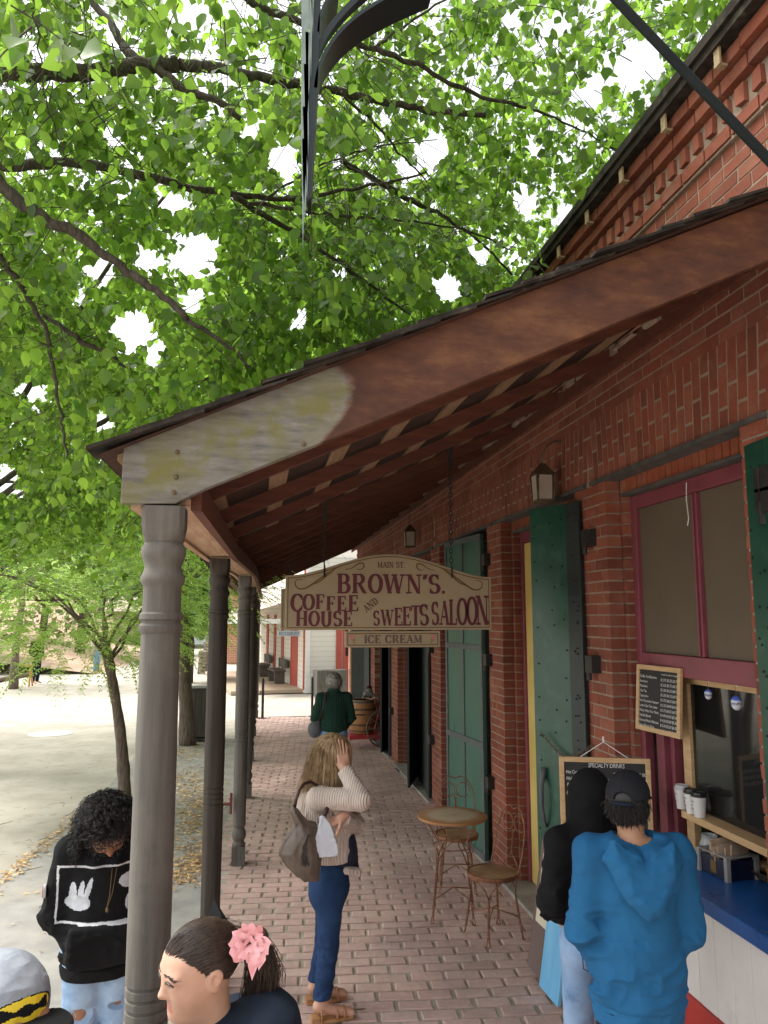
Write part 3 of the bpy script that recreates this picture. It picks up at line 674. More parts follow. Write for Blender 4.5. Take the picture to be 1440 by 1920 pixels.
def shutter(label, hinge, panels, z0, z1, mt, strap=None, rivets=False, group='iron shutters along the brick wall'):
    t = thing('iron_shutter', label, 'shutter', (hinge[0], hinge[1], z0), 0, group)
    pts = [hinge] + panels
    for k in range(len(pts) - 1):
        m1 = M(); pb, L, nn, d, p = leaf(m1, None, None, pts[k], pts[k + 1], z0, z1); mk('panel', m1, mt if not isinstance(mt, list) else mt[k], t, bevel=.003)
        if strap is not None:
            m1 = M(); vs_ = [.0, L / 2 - .025, L - .05] if L > .7 else [0, L - .05]
            for v in vs_: pb(m1, v, v + .05, z0, z1, .032, .04)
            for zz in (z0, z0 + 1.02, z0 + 1.95, z1 - .06): pb(m1, .002, L - .002, zz + .001, zz + .06, .0325, .043)
            mk('strap', m1, strap, t, bevel=.002)
        if rivets:
            m1 = M()
            for zz in np.arange(z0 + .1, z1, .155):
                for u in (.04, L * .4, L - .05):
                    if random.random() < .7: c = p + d * (u + random.uniform(-.02, .02)) + nn * .034; c[2] = zz + random.uniform(-.05, .05); m1.sphere(c, .0065, 6, 4)
            mk('rivets', m1, m_black, t)
    for zz in (z0 + .72, z0 + 1.85, z1 - .3):
        m1 = M(); m1.box((hinge[0] - .012, hinge[1] - .13, zz), (hinge[0] + .03, hinge[1] + .01, zz + .05)); m1.box((hinge[0] - .055, hinge[1] - .2, zz - .03), (hinge[0] + .02, hinge[1] - .09, zz + .08)); m1.tube([(hinge[0] - .04, hinge[1] - .12, zz - .08), (hinge[0] - .04, hinge[1] - .12, zz + .08)], .018, 8); mk('hinge', m1, m_black, t)
    return t
s1 = shutter('dark green riveted iron shutter folded open beside the yellow door', (2.19, 5.02), [(2.15, 5.16), (2.02, 5.53)], .12, 3.10, [m_dkgreen, m_green], rivets=True)
# lever handle, chain on that shutter
m1 = M(); hp = aY(1020, 1440, 5.42); m1.tube([hp, hp + [-.012, 0, -.06], hp + [-.03, -.02, -.12], hp + [-.03, -.02, -.26], hp + [-.01, -.01, -.36], hp + [.01, 0, -.4]], [.022, .022, .016, .014, .011, .008], 8); mk('lever', m1, m_strap, s1, smooth=True)
def chain(m, pts, r=.012, w=.0028, per=.026):
    pts = np.asarray(pts, float); seg = np.r_[0, np.cumsum(_len(np.diff(pts, axis=0)))]; n = max(2, int(seg[-1] / per))
    for k in range(n):
        s = (k + .5) / n * seg[-1]; c = np.array([np.interp(s, seg, pts[:, i]) for i in range(3)]); e = np.array([np.interp(min(s + .01, seg[-1]), seg, pts[:, i]) for i in range(3)]) - np.array([np.interp(max(s - .01, 0), seg, pts[:, i]) for i in range(3)]); e /= _len(e)
        u = np.cross(e, (.2, .9, .1)); u /= _len(u); v = np.cross(e, u); u = u if k % 2 else v
        a = np.arange(8) * math.pi / 4; m.tube([c + e * r * 1.35 * math.cos(x) + u * r * .75 * math.sin(x) for x in a], w, 5, closed=True)
m1 = M(); pa, pb_ = aY(1015, 1374, 5.40), aY(1112, 1396, 4.95); chain(m1, [pa + (pb_ - pa) * t + np.array([0, 0, -.12 * math.sin(math.pi * t)]) for t in np.linspace(0, 1, 12)], .013, .003)
mk('chain', m1, m_tin, s1)
s2 = shutter('pale green iron shutter with grey straps beside the small table', (2.19, 7.42), [(2.07, 8.43)], .02, 3.13, m_ltgreen, m_strap)
m1 = M(); hp = aY(862, 1320, 8.2) + np.array([-.02, 0, 0]); m1.tube([hp, hp + [-.03, 0, -.05], hp + [-.03, 0, -.22]], .011, 6); m1.tube([hp + [0, 0, -.18], hp + [-.035, 0, -.2], hp + [-.035, 0, -.34]], .008, 6); mk('latch', m1, m_black, s2)
def zz2(x, y): p = aZ(x, y); return (p[0], p[1])
shutter('black iron shutter folded in a sharp V just beyond the pale green one', (2.19, 9.95), [zz2(786, 1457), zz2(768, 1482)], .03, 3.05, m_dkgreen)
shutter('black iron shutter folded in a V just before the red cart', (2.19, 12.98), [zz2(729, 1403), zz2(716, 1415)], .03, 3.0, m_dkgreen)
shutter('farthest black iron shutter standing open behind the red cart', (2.19, 15.45), [(2.12, 15.7), (1.88, 15.9)], .03, 3.0, m_dkgreen)
s5 = shutter('bright green riveted iron shutter swung back at the right edge over the counter', (2.225, 3.19), [(2.21, 3.02), (2.12, 2.3)], 1.03, 3.085, m_green, rivets=True)
# dark doors behind the far shutters
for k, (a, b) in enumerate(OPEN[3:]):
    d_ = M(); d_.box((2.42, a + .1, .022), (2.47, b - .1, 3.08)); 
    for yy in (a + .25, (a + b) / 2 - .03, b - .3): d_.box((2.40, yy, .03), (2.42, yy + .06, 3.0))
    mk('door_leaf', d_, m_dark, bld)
# ------------------------------------------------------------ porch
RS = .455
def zr(x): return 3.05 + RS * x
por = thing('porch_roof', 'sloping shingled porch roof with red brown rafters and weathered end board', 'porch roof', (.9, 10, 2.7))
m_b, n, l, b = newmat('end_board'); v = coords(n, l, (3, 6, 14)); f1 = noise(n, l, v, 3, 8, .6)
stain = ramp(n, [(.3, (.042, .014, .008)), (.5, (.095, .033, .014)), (.72, (.185, .08, .032))]); l.new(noise(n, l, coords(n, l, (2, 1, 5)), 2.2, 8, .65), stain.inputs[0])
grey = ramp(n, [(.3, (.095, .088, .078)), (.7, (.235, .22, .195))]); l.new(f1, grey.inputs[0])
lic = ramp(n, [(.44, 0.0), (.56, 1.0)]); l.new(noise(n, l, coords(n, l), 6, 10, .75), lic.inputs[0])
tc = n.new('ShaderNodeTexCoord'); sx = n.new('ShaderNodeSeparateXYZ'); l.new(tc.outputs['Object'], sx.inputs[0])
# object origin is the porch's own; boundary of the stain is a rounded end near x = .28 (local -.62)
lx = math_(n, l, 'ADD', sx.outputs[0], .9)
lz = math_(n, l, 'ADD', math_(n, l, 'SUBTRACT', sx.outputs[2], math_(n, l, 'MULTIPLY', lx, RS)), 2.7 - 2.92)   # height over the board's middle
bd = math_(n, l, 'SUBTRACT', math_(n, l, 'ADD', math_(n, l, 'SUBTRACT', lx, .28), math_(n, l, 'MULTIPLY', math_(n, l, 'MULTIPLY', lz, lz), 5.5)), math_(n, l, 'MULTIPLY', math_(n, l, 'SUBTRACT', noise(n, l, coords(n, l, (1, 1, 2.5)), 13, 10, .75), .5), .06))
mk_ = ramp(n, [(.49, 0.0), (.52, 1.0)]); l.new(math_(n, l, 'ADD', bd, .5, True), mk_.inputs[0])
rim = ramp(n, [(.505, 0.0), (.53, .8), (.60, 0.0)]); l.new(math_(n, l, 'ADD', bd, .5, True), rim.inputs[0])
lf = math_(n, l, 'MULTIPLY', lic.outputs[0], math_(n, l, 'SUBTRACT', 1.0, math_(n, l, 'MULTIPLY', math_(n, l, 'ABSOLUTE', math_(n, l, 'ADD', lz, .02)), 6), True))
gr = mixc(n, l, lf, grey.outputs[0], (.155, .145, .04)); st = mixc(n, l, rim.outputs[0], stain.outputs[0], (.05, .018, .01))
l.new(mixc(n, l, mk_.outputs[0], gr, st), b.inputs['Base Color']); b.inputs['Roughness'].default_value = .75
bump(n, l, b, noise(n, l, coords(n, l, (2, 6, 12)), 12, 8, .7), .5, .004)
m1 = M(); m1.prism([(-.437, 2.652), (-.27, 2.656), (-.18, 2.705), (.363, 2.945), (1.09, 3.275), (2.17, 3.77), (2.17, zr(2.17) - .035), (-.435, zr(-.44) - .014)], (0, .042, 0), (0, 2.48, 0)); mk('end_board', m1, m_b, por, bevel=.004)
m1 = M()
for (x, z) in ((-.27, 2.82), (-.27, 2.74), (-.275, 2.69), (.13, 2.86)): m1.lathe([(.007, 0), (.008, .004), (.004, .009), (.001, .01)], n=8, T=Matrix.Translation((x, 2.48, z)) @ Matrix.Rotation(R(90), 4, 'X'))
mk('nail', m1, m_tin, por)
for k in range(17):
    y = 2.53 + .955 * k if k else 2.545
    if y > 18.5: break
    m1 = M(); V = []
    for yy in (y - .02, y + .02): V += [(-.30, yy, zr(-.30) - .132), (2.19, yy, zr(2.19) - .132), (2.19, yy, zr(2.19) - .046), (-.38, yy, zr(-.38) - .046), (-.38, yy, zr(-.38) - .085)]
    m1.add(V, [(0, 1, 2, 3, 4), (9, 8, 7, 6, 5)] + [(i, i + 5, (i + 1) % 5 + 5, (i + 1) % 5) for i in range(5)]); mk('rafter', m1, m_rafter, por)
for k in range(9):
    x = -.36 + .325 * (k - 1) + .07; m1 = M()
    if k == 0: x = -.46
    V = []
    for yy in (2.524, 18.6): V += [(x, yy, zr(x) - .044), (x + .10, yy, zr(x + .10) - .044), (x + .10, yy, zr(x + .1) - .026), (x, yy, zr(x) - .026)]
    m1.add(V, [(0, 1, 2, 3), (7, 6, 5, 4), (0, 4, 5, 1), (1, 5, 6, 2), (2, 6, 7, 3), (3, 7, 4, 0)]); mk('sheathing_board', m1, m_lightwood, por)
sh = M(); k = 0; x = -.525
while x < 2.15:
    y = 2.43 + random.uniform(-.03, .03)
    while y < 18.6:
        wd = random.uniform(.09, .19); L = .34; x2 = min(x + L, 2.19); lift = .030 + random.uniform(0, .006); t = .012; xs = x + random.uniform(-.012, .012); V = []
        for yy in (y + .002, y + wd - .002):
            V += [(xs, yy, zr(xs) - .024 + lift * .7), (x2, yy, zr(x2) - .024), (x2, yy, zr(x2) - .016), (xs, yy, zr(xs) - .024 + lift * .7 + t)]
        sh.add(V, [(0, 1, 2, 3), (7, 6, 5, 4), (0, 4, 5, 1), (1, 5, 6, 2), (2, 6, 7, 3), (3, 7, 4, 0)]); y += wd
    x += .128; k += 1
mk('shingles', sh, m_shingle, por)
sb = M(); V = []
for yy in (2.45, 18.62): V += [(-.5, yy, zr(-.5) - .025), (2.19, yy, zr(2.19) - .025), (2.19, yy, zr(2.19) - .0225), (-.5, yy, zr(-.5) - .0225)]
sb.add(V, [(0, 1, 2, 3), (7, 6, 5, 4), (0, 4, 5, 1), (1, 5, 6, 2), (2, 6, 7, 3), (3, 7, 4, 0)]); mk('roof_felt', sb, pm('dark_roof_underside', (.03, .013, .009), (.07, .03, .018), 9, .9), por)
wp = M(); wp.box((2.165, 2.53, 3.86), (2.19, 18.6, 3.985)); mk('ledger', wp, m_rafter, por)
PP = [(-.308, 2.55, 2.658), (-.268, 5.25, 2.695), (-.150, 7.76, 2.71), (-.115, 10.5, 2.71), (-.105, 13.1, 2.72), (-.083, 15.76, 2.72), (-.047, 18.5, 2.72)]
for k in range(6):
    a, b = np.array(PP[k]), np.array(PP[k + 1])
    if k == 0: a = a + (a - b) * -.006
    for nm_, off, wd, z0, h, mt in (('soffit_board', 0, .155, .005, .02, m_soffit), ('inner_beam_board', .095, .034, -.012, .10, m_rafter), ('outer_beam_board', -.095, .034, -.012, .13, m_soffit)):
        m1 = M(); m1.bar(a + [off, 0, z0 + h / 2], b + [off, -.002, z0 + h / 2], wd, h); mk(nm_, m1, mt, por)
# posts
def post(x, y, top, mt, label):
    t = thing('porch_post', label, 'porch post', (x, y, 0), 0, 'turned wooden porch posts')
    def sq(m, z0, z1, a, rd0, rd1):      # square block blending to round at an end
        m.box((-a, -a, z0), (a, a, z1))
    m1 = M(); m1.box((-.062, -.062, 0), (.062, .062, .17)); 
    m1.lathe([(.058, .171), (.060, .19), (.05, .2), (.046, .21), (.058, .23), (.066, .26), (.066, .285), (.058, .31), (.048, .325), (.046, .335), (.058, .345), (.058, .36)], n=24); mk('base_block', m1, mt, t, world=False, auto=50)
    m1 = M(); pr = [(.060, .361)]
    for z in (1.125, 1.157, 1.189, 1.221): pr += [(.0635, z - .014), (.0635, z - .006), (.059, z - .003), (.059, z + .003), (.0635, z + .006)]
    pr += [(.0635, 1.235), (.064, 1.4), (.063, 1.9), (.060, top - .41), (.060, top - .40), (.067, top - .392), (.068, top - .375), (.061, top - .368), (.061, top - .362), (.068, top - .355), (.067, top - .34), (.060, top - .333), (.0585, top - .26), (.061, top - .25), (.068, top - .24), (.069, top - .225), (.063, top - .213), (.058, top - .2), (.057, top - .185), (.064, top - .17), (.070, top - .15), (.069, top - .13), (.060, top - .118), (.06, top - .11)]
    m1.lathe(pr, n=28); mk('shaft', m1, mt, t, world=False, auto=40)
    m1 = M(); a = .066; nseg = 24; V = []; F = []
    prof = [(.60, top - .112), (.78, top - .10), (.95, top - .085), (1.06, top - .065), (1.0, top - .064)]
    lv = []
    for fq, z in ((.0, top - .112), (.35, top - .10), (.75, top - .085), (1.0, top - .06), (1.0, top - .001)):
        ring = []
        for kk in range(nseg):
            an = 2 * math.pi * (kk + .5) / nseg; cx, cy = math.cos(an), math.sin(an); rs = a / max(abs(cx), abs(cy)); r0 = .062
            r_ = min(r0 + (rs - r0) * fq + fq * .0, rs) ; ring.append((cx * r_, cy * r_, z))
        V += ring
    for i in range(4):
        for kk in range(nseg): F.append((i * nseg + kk, i * nseg + (kk + 1) % nseg, (i + 1) * nseg + (kk + 1) % nseg, (i + 1) * nseg + kk))
    F += [tuple(range(nseg))[::-1], tuple(range(4 * nseg, 5 * nseg))]; m1.add(V, F); mk('cap_block', m1, mt, t, world=False, auto=40)
    return t
lab = ['grey weathered turned post nearest the camera, holding the end board', 'blackened turned post, second from the camera', 'grey turned post with dark rings and square foot, third from the camera', 'fourth porch post from the camera, mostly hidden by the third', 'fifth porch post from the camera', 'sixth porch post, second from the far end of the walk', 'last porch post at the far end of the walk']
for k, (x, y, t_) in enumerate(PP): post(x, y, t_ - .008, m_post_dark if k == 1 else m_post, lab[k])
m1 = M(); m1.bar((-.250, 5.4, 0), (-.250, 5.4, 2.62), .05, .06, (0, 1, 0)); tag(mk('trim_board', m1, pm('faded_red_board', (.28, .10, .085), (.36, .15, .13), 5, .7, .3, 40, st=(4, 4, .5))), 'narrow faded red board fixed against the blackened second post', 'trim board')
m1 = M(); c = np.array([-.155, 7.70, .56]); m1.box(c + [-.085, -.02, -.05], c + [-.06, .02, .06]); m1.tube([c + [-.16, 0, 0], c + [-.07, 0, 0]], .014, 8); m1.tube([c + [-.075, 0, -.09], c + [-.075, 0, .1]], .012, 8)
tag(mk('gate_hinge', m1, pm('dull_red_iron', (.15, .04, .035), None, 9, .7)), 'small red iron hinge low on the third porch post', 'hinge')
# ------------------------------------------------------------ lanterns
def lantern(p, s, label, arm=None):
    t = thing('lantern', label, 'lantern', p, 0, 'tin lanterns under the porch'); x, y, z = 0, 0, 0
    m1 = M()
    for sx in (-1, 1):
        for sy in (-1, 1): m1.bar((sx * .062 * s, sy * .062 * s, 0), (sx * .075 * s, sy * .075 * s, .20 * s), .012 * s, .012 * s, (0, 1, 0))
    m1.box((-.07 * s, -.07 * s, -.02 * s), (.07 * s, .07 * s, 0)); 
    a = .088 * s; V = [(-a, -a, .20 * s), (a, -a, .20 * s), (a, a, .20 * s), (-a, a, .20 * s), (-.018 * s, -.018 * s, .30 * s), (.018 * s, -.018 * s, .30 * s), (.018 * s, .018 * s, .30 * s), (-.018 * s, .018 * s, .30 * s)]
    m1.add(V, [(3, 2, 1, 0), (4, 5, 6, 7), (0, 1, 5, 4), (1, 2, 6, 5), (2, 3, 7, 6), (3, 0, 4, 7)]); mk('cage', m1, m_tin, t, world=False)
    m1 = M()
    for sx, sy in ((1, 0), (-1, 0), (0, 1), (0, -1)):
        c = .066 * s; b0 = .055 * s; V = []
        for zz, r_ in ((.003 * s, .062 * s), (.197 * s, .073 * s)):
            for e in (-1, 1): V.append((sx * r_ + (1 - abs(sx)) * e * b0, sy * r_ + (1 - abs(sy)) * e * b0, zz))
        m1.add(V, [(0, 1, 3, 2)])
    mk('lantern_glass', m1, pm('dusty_glass', (.40, .34, .27), (.5, .44, .36), 12, .35), t, world=False)
    m1 = M()
    if arm is not None: m1.tube([(0, 0, .30 * s), (.0, -.01, .37 * s), (.03, -.02, .44 * s), (.09, -.03, .48 * s), (.22, -.05, .47 * s)], .009, 8); mk('arm', m1, m_tin, t, world=False, smooth=True)
    else: chain(m1, [(0, 0, .3 * s), (0, 0, .62 * s)], .012, .003); mk('chain', m1, m_tin, t, world=False)
    return t
lp = aX(1018, 938, 2.06); lantern(lp, .92, 'tin lantern on a curved arm above the open dark green shutter', 1)
lp = aX(768, 1024, 2.06); lantern(lp, 1.0, 'tin lantern on a chain farther along the wall, above the sign')
# ------------------------------------------------------------ hanging signs
m_cream = pm('cream_sign_paint', (.34, .27, .165), (.39, .31, .19), 3, .6, .08, 60)
m_gold = pm('gold_brown_line', (.16, .095, .025), None, 8, .6)
m_maroon = pm('maroon_lettering', (.105, .012, .022), (.13, .018, .03), 12, .6)
m_iccol = pm('brown_lettering', (.16, .10, .075), None, 12, .6)
m_signedge = pm('sign_edge', (.08, .05, .03), None, 12, .7)
def fit(m, text, x, z, h, width, bend=None, o=None, ux=(1, 0, 0), uy=(0, 0, 1), nrm=(0, -1, 0), thick=.22, thin=.08):
    xs = width / (h * sum(GL[c][0] + .02 for c in text)); letters(m, text, np.asarray(o, float) + np.asarray(ux, float) * x + np.asarray(uy, float) * z, ux, uy, nrm, h, xs, thick, thin, bend)
def flourish(m, pts, o, w=.0035):
    P = np.array([(x, y) for x, y in pts], float); t = np.linspace(0, len(P) - 1, 40); Q = np.c_[np.interp(t, range(len(P)), P[:, 0]), np.interp(t, range(len(P)), P[:, 1])]
    for _ in range(6): Q[1:-1] = (Q[:-2] + 2 * Q[1:-1] + Q[2:]) / 4
    d = np.gradient(Q, axis=0); d /= _len(d)[:, None]; nn = np.c_[-d[:, 1], d[:, 0]]; ww = w * (.35 + .65 * np.sin(np.linspace(0, math.pi, 40)))[:, None]
    A, B = Q + nn * ww, Q - nn * ww; V = [(o[0] + x, o[1] - .0012, o[2] + y) for x, y in np.r_[A, B]]; m.add(V, [(i, i + 40, i + 41, i + 1) for i in range(39)])
SY = 5.44; KS = 5.44 / 3.5
def outline(W, h0, h1, ins=0.0):
    q = [(ins, ins), (W - ins, ins), (W - ins, h0 - ins)]
    for t in np.linspace(0, 1, 25): 
        u = 2 * abs(t - .5); z = h0 + (h1 - h0) * (0.5 + .5 * math.cos(math.pi * min(1, u * 1.02))) ** .85
        q.append((W - ins - (W - 2 * ins) * t, z - ins))
    q.append((ins, h0 - ins)); return q
def hsign(name, label, o, W, h0, h1, th=.03, arch=True):
    t = thing(name, label, 'hanging sign', (o[0], o[1], o[2])); t.scale = (KS,) * 3; ol = (lambda i: outline(W, h0, h1, i)) if arch else (lambda i: [(i, i), (W - i, i), (W - i, h0 - i), (i, h0 - i)])
    m = M(); m.prism(ol(0), (0, th, 0), o, (1, 0, 0), (0, 0, 1)); mk('board', m, [m_cream], t, bevel=.002)
    m = M(); A, B = ol(.009), ol(.013); n = len(A); V = [(o[0] + x, o[1] - .001, o[2] + y) for x, y in A + B]; m.add(V, [(i, (i + 1) % n, n + (i + 1) % n, n + i) for i in range(n)]); mk('border_line', m, m_gold, t)
    return t
o = np.array([.112 * KS, SY, 2.3 - .057 * KS]); t = hsign('hanging_sign', 'arched cream coffee house sign hanging on two chains under the porch', o, .953, .243, .345)
m = M()
fit(m, "BROWN'S.", .228, .165, .088, .51, o=o)
fit(m, 'COFFEE', .022, .083, .07, .31, bend=lambda u: (.078 - .014 * math.sin(math.pi * u), .012 * math.sin(math.pi * (1 - u)) * (1 if u < .5 else .3)), o=o, thick=.24)
fit(m, 'HOUSE', .046, .018, .067, .26, bend=lambda u: (.067, -.002 + .006 * abs(u - .5)), o=o, thick=.24)
r_ = R(38); fit(m, 'AND', 0, 0, .032, .075, o=o + [.365, 0, .078], ux=(math.cos(r_), 0, math.sin(r_)), uy=(-math.sin(r_), 0, math.cos(r_)), thick=.17)
fit(m, 'SWEETS', .395, .02, .07, .25, bend=lambda u: (.066 + .034 * u, 0), o=o)
fit(m, 'SALOON.', .665, .022, .10, .275, bend=lambda u: (.105 + .032 * min(1, u * 1.2), 0), o=o)
fit(m, 'MAIN ST.', .415, .283, .026, .13, o=o, thick=.16)
mk('lettering', m, m_maroon, t)
m = M()
fl = [(.075, .225), (.045, .228), (.038, .2), (.06, .18), (.09, .185), (.12, .205), (.16, .235), (.2, .265), (.25, .29), (.29, .3)]
fl2 = [(.11, .2), (.15, .215), (.185, .245), (.22, .27)]; fl3 = [(.265, .272), (.3, .278), (.325, .3), (.35, .305), (.355, .285), (.34, .272), (.32, .275)]
for f_ in (fl, fl2, fl3): flourish(m, f_, o); flourish(m, [(.953 - x, y) for x, y in f_], o)
mk('scrollwork', m, m_gold, t)
for px_ in (.285 - .112, .878 - .112):
    m = M(); xw = (px_ + .112) * KS; tz = o[2] + (2.95 + RS * xw - .045 - o[2]) / KS; zb = o[2] + .243 + .045; sx = px_; chain(m, [(o[0] + sx, SY + .01, zb), (o[0] + sx, SY + .01, tz - .05)], .010, .0024, .022); m.tube([(o[0] + sx, SY - .004, zb - .05), (o[0] + sx, SY - .004, zb + .005)], .0045, 6); m.box((o[0] + sx - .008, SY - .005, tz - .085), (o[0] + sx + .008, SY + .02, tz + .005)); mk('chain', m, m_black, t)
o2 = np.array([.382 * KS, SY, 2.3 - .135 * KS]); W2 = .437
t = hsign('hanging_sign', 'narrow ice cream sign hung below the arched coffee house sign', o2, W2, .073, 0, .025, False)
m = M(); fit(m, 'ICE CREAM', .085, .019, .036, .27, o=o2, thick=.26, thin=.1); mk('lettering', m, m_iccol, t)
m_pink = pm('ice_cream_pink', (.55, .22, .2), None, 9, .6); m_cone = pm('cone_brown', (.34, .2, .09), None, 9, .6)
for k, (cx, s_) in enumerate(((.033, 1), (.403, -1))):
    m = M(); a = [(o2[0] + cx + s_ * x, SY - .0014, o2[2] + z) for x, z in ((-.008, .036), (.008, .040), (.013, .012))]; m.add(a, [(0, 1, 2) if s_ > 0 else (2, 1, 0)]); mk('painted_cone', m, m_cone, t)
    m = M(); m.add([(o2[0] + cx + s_ * (-.004 + .011 * math.cos(q)), SY - .0016, o2[2] + .047 + .012 * math.sin(q)) for q in np.linspace(0, 6.28, 13)[:-1]], [tuple(range(12))]); mk('painted_scoop', m, m_pink, t)
m = M()
for x in (.06, .375): m.tube([(o2[0] + x, SY + .012, o2[2] + .072), (o2[0] + x, SY + .012, o2[2] + .082)], .003, 5)
mk('link', m, m_black, t)
o3 = np.array([.118 / 4.45 * 7.35, 7.35, 2.3 - .065 / 4.45 * 7.35]); t = hsign('hanging_sign', 'plain cream sign hanging just behind the coffee house sign, only its left edge showing', o3, .80, .24, .30)
m = M()
for sx in (.05, .6): chain(m, [(o3[0] + sx, 7.36, o3[2] + .27), (o3[0] + sx, 7.36, o3[2] + .40)], .012, .003, .03); 
mk('chain', m, m_black, t)
m = M()
for z in (.10, .17): m.sphere((o3[0] + .03, 7.349, o3[2] + z), .005, 6, 4)
mk('screw', m, m_black, t)
# ------------------------------------------------------------ overhead iron bracket and rod of the next porch
m_brk = pm('blue_green_iron', (.004, .010, .012), (.008, .018, .020), 6, .4, .1, 30); m_fin = pm('pale_worn_green', (.16, .22, .20), (.26, .32, .29), 20, .6)
def bp(x, y, Y=1.2): return aY(x, y, Y)
t = thing('iron_bracket', 'dark green curved iron bracket with a long pointed blade hanging in from above', 'bracket', bp(600, 100))
m = M(); P = [bp(589, -260), bp(602, -260), bp(601, 0), bp(596, 150), bp(590, 260), bp(583, 370), bp(576, 378), bp(575, 300), bp(578, 150), bp(589, 0)]
n = len(P); V = P + [p + np.array([.004, .05, 0]) for p in P]; m.add(V, [tuple(range(n)), tuple(range(2 * n - 1, n - 1, -1))] + [(i, n + i, n + (i + 1) % n, (i + 1) % n) for i in range(n)]); mk('blade', m, m_brk, t)
for k, (xa, ya, xb, yb) in enumerate(((575, -200, 568, 465), (581, -200, 587, 62), (582, -150, 583, 142), (577, 60, 577, 212), (574, 120, 577, 320), (572, 200, 576, 370), (571, 260, 572, 410))):
    m = M(); a_, b_2 = bp(xa, ya, 1.19), bp(xb, yb, 1.19); mid = a_ * .35 + b_2 * .65; w_ = .0075 if k == 0 else .004
    V = [a_ + [-w_, 0, 0], a_ + [w_, 0, 0], mid + [w_ * .7, 0, 0], b_2, mid + [-w_ * .7, 0, 0]]; V = V + [v + np.array([0, .003, 0]) for v in V]
    m.add(V, [(0, 1, 2, 3, 4), (9, 8, 7, 6, 5)] + [(i, i + 5, (i + 1) % 5 + 5, (i + 1) % 5) for i in range(5)]); mk('fin', m, m_fin, t)
def band(name, pts, dy0, dy1, th, mt, cuts=None):
    m = M(); P = np.array([bp(*p) for p in pts]); Q = P
    tt = np.linspace(0, len(P) - 1, 24); Q = np.stack([np.interp(tt, range(len(P)), P[:, i]) for i in range(3)], 1)
    for _ in range(5): Q[1:-1] = (Q[:-2] + 2 * Q[1:-1] + Q[2:]) / 4
    d = np.gradient(Q, axis=0); nn = np.cross(d, (0, 1, 0)); nn /= _len(nn)[:, None]; V = []
    for i in range(24):
        for a_, b_ in ((0, dy0), (0, dy1), (th, dy1), (th, dy0)): V.append(Q[i] + nn[i] * a_ + np.array([0, b_, 0]))
    m.add(V, [(0, 1, 2, 3), (95, 94, 93, 92)] + [(4 * i + k, 4 * i + 4 + k, 4 * i + 4 + (k + 1) % 4, 4 * i + (k + 1) % 4) for i in range(23) for k in range(4)]); mk(name, m, mt, t, smooth=False, auto=40)
band('arc_rib', [(595, 165), (600, 125), (618, 88), (645, 52), (685, 20), (740, -12), (820, -45)], 0, .075, .006, m_brk)
band('arc_web', [(598, 100), (608, 72), (628, 40), (662, 2), (700, -30)], .01, .03, .010, m_brk)
band('upper_rib', [(600, 60), (603, 30), (616, -2), (640, -40)], 0, .10, .005, m_brk)
pa, pb2 = aY(1118, -40, 1.5), aY(1470, 330, 1.38); dd = pb2 - pa
m = M(); m.tube([pa - dd * .25, pa, pb2, pb2 + dd * .6], .0105, 14); tag(mk('iron_rod', m, pm('matt_black', (.006, .009, .009), None, 9, .75, spec=.2), smooth=True), 'long black iron tie rod crossing the top right corner', 'rod')
# ------------------------------------------------------------ ice cream parlour table and chairs
m_cop = pm('rusty_copper_wire', (.20, .085, .045), (.34, .17, .10), 40, .45, .3, 80, metal=.55, c3=(.12, .08, .06), s3=15)
m_seat = pm('worn_round_wood', (.20, .09, .035), (.42, .28, .15), 6, .45, .1, 40, lo=.3, hi=.7)
m_tt, n, l, b = newmat('worn_table_top'); v = coords(n, l); gr = n.new('ShaderNodeVectorMath'); gr.operation = 'LENGTH'; sepm = n.new('ShaderNodeMapping'); sepm.inputs['Scale'].default_value = (1, 1, 0); l.new(v, sepm.inputs[0]); l.new(sepm.outputs[0], gr.inputs[0])
rr = math_(n, l, 'ADD', gr.outputs['Value'], math_(n, l, 'MULTIPLY', math_(n, l, 'SUBTRACT', noise(n, l, v, 9, 8, .7), .5), .16)); cr = ramp(n, [(.0, (.40, .24, .12)), (.03, (.60, .48, .33)), (.16, (.62, .53, .38)), (.24, (.45, .22, .08)), (.29, (.36, .15, .05))]); l.new(rr, cr.inputs[0])
l.new(mixc(n, l, math_(n, l, 'MULTIPLY', noise(n, l, v, 40, 8, .75), .5), cr.outputs[0], (.36, .22, .12)), b.inputs['Base Color']); b.inputs['Roughness'].default_value = .5
def twist(m, p, q, r=.006, w=.0045, turns=9, n=26):
    p, q = np.asarray(p, float), np.asarray(q, float); d = q - p; L = _len(d); e = d / L; u = np.cross(e, (.3, .9, .1)); u /= _len(u); v = np.cross(e, u); n = int(turns * 7)
    for ph in (0, math.pi):
        tt = np.linspace(0, 1, n); m.tube([p + d * t + r * (math.cos(turns * 6.283 * t + ph) * u + math.sin(turns * 6.283 * t + ph) * v) for t in tt], w, 5)
def foot(m, x, y, z=.045):
    L = math.hypot(x, y); ux, uy = x / L, y / L; px, py = -uy, ux
    m.tube([(x - px * .006, y - py * .006, z + .01), (x + ux * .008 - px * .014, y + uy * .008 - py * .014, .014), (x + ux * .022, y + uy * .022, .006), (x + ux * .008 + px * .014, y + uy * .008 + py * .014, .014), (x + px * .006, y + py * .006, z + .01)], .0045, 6)
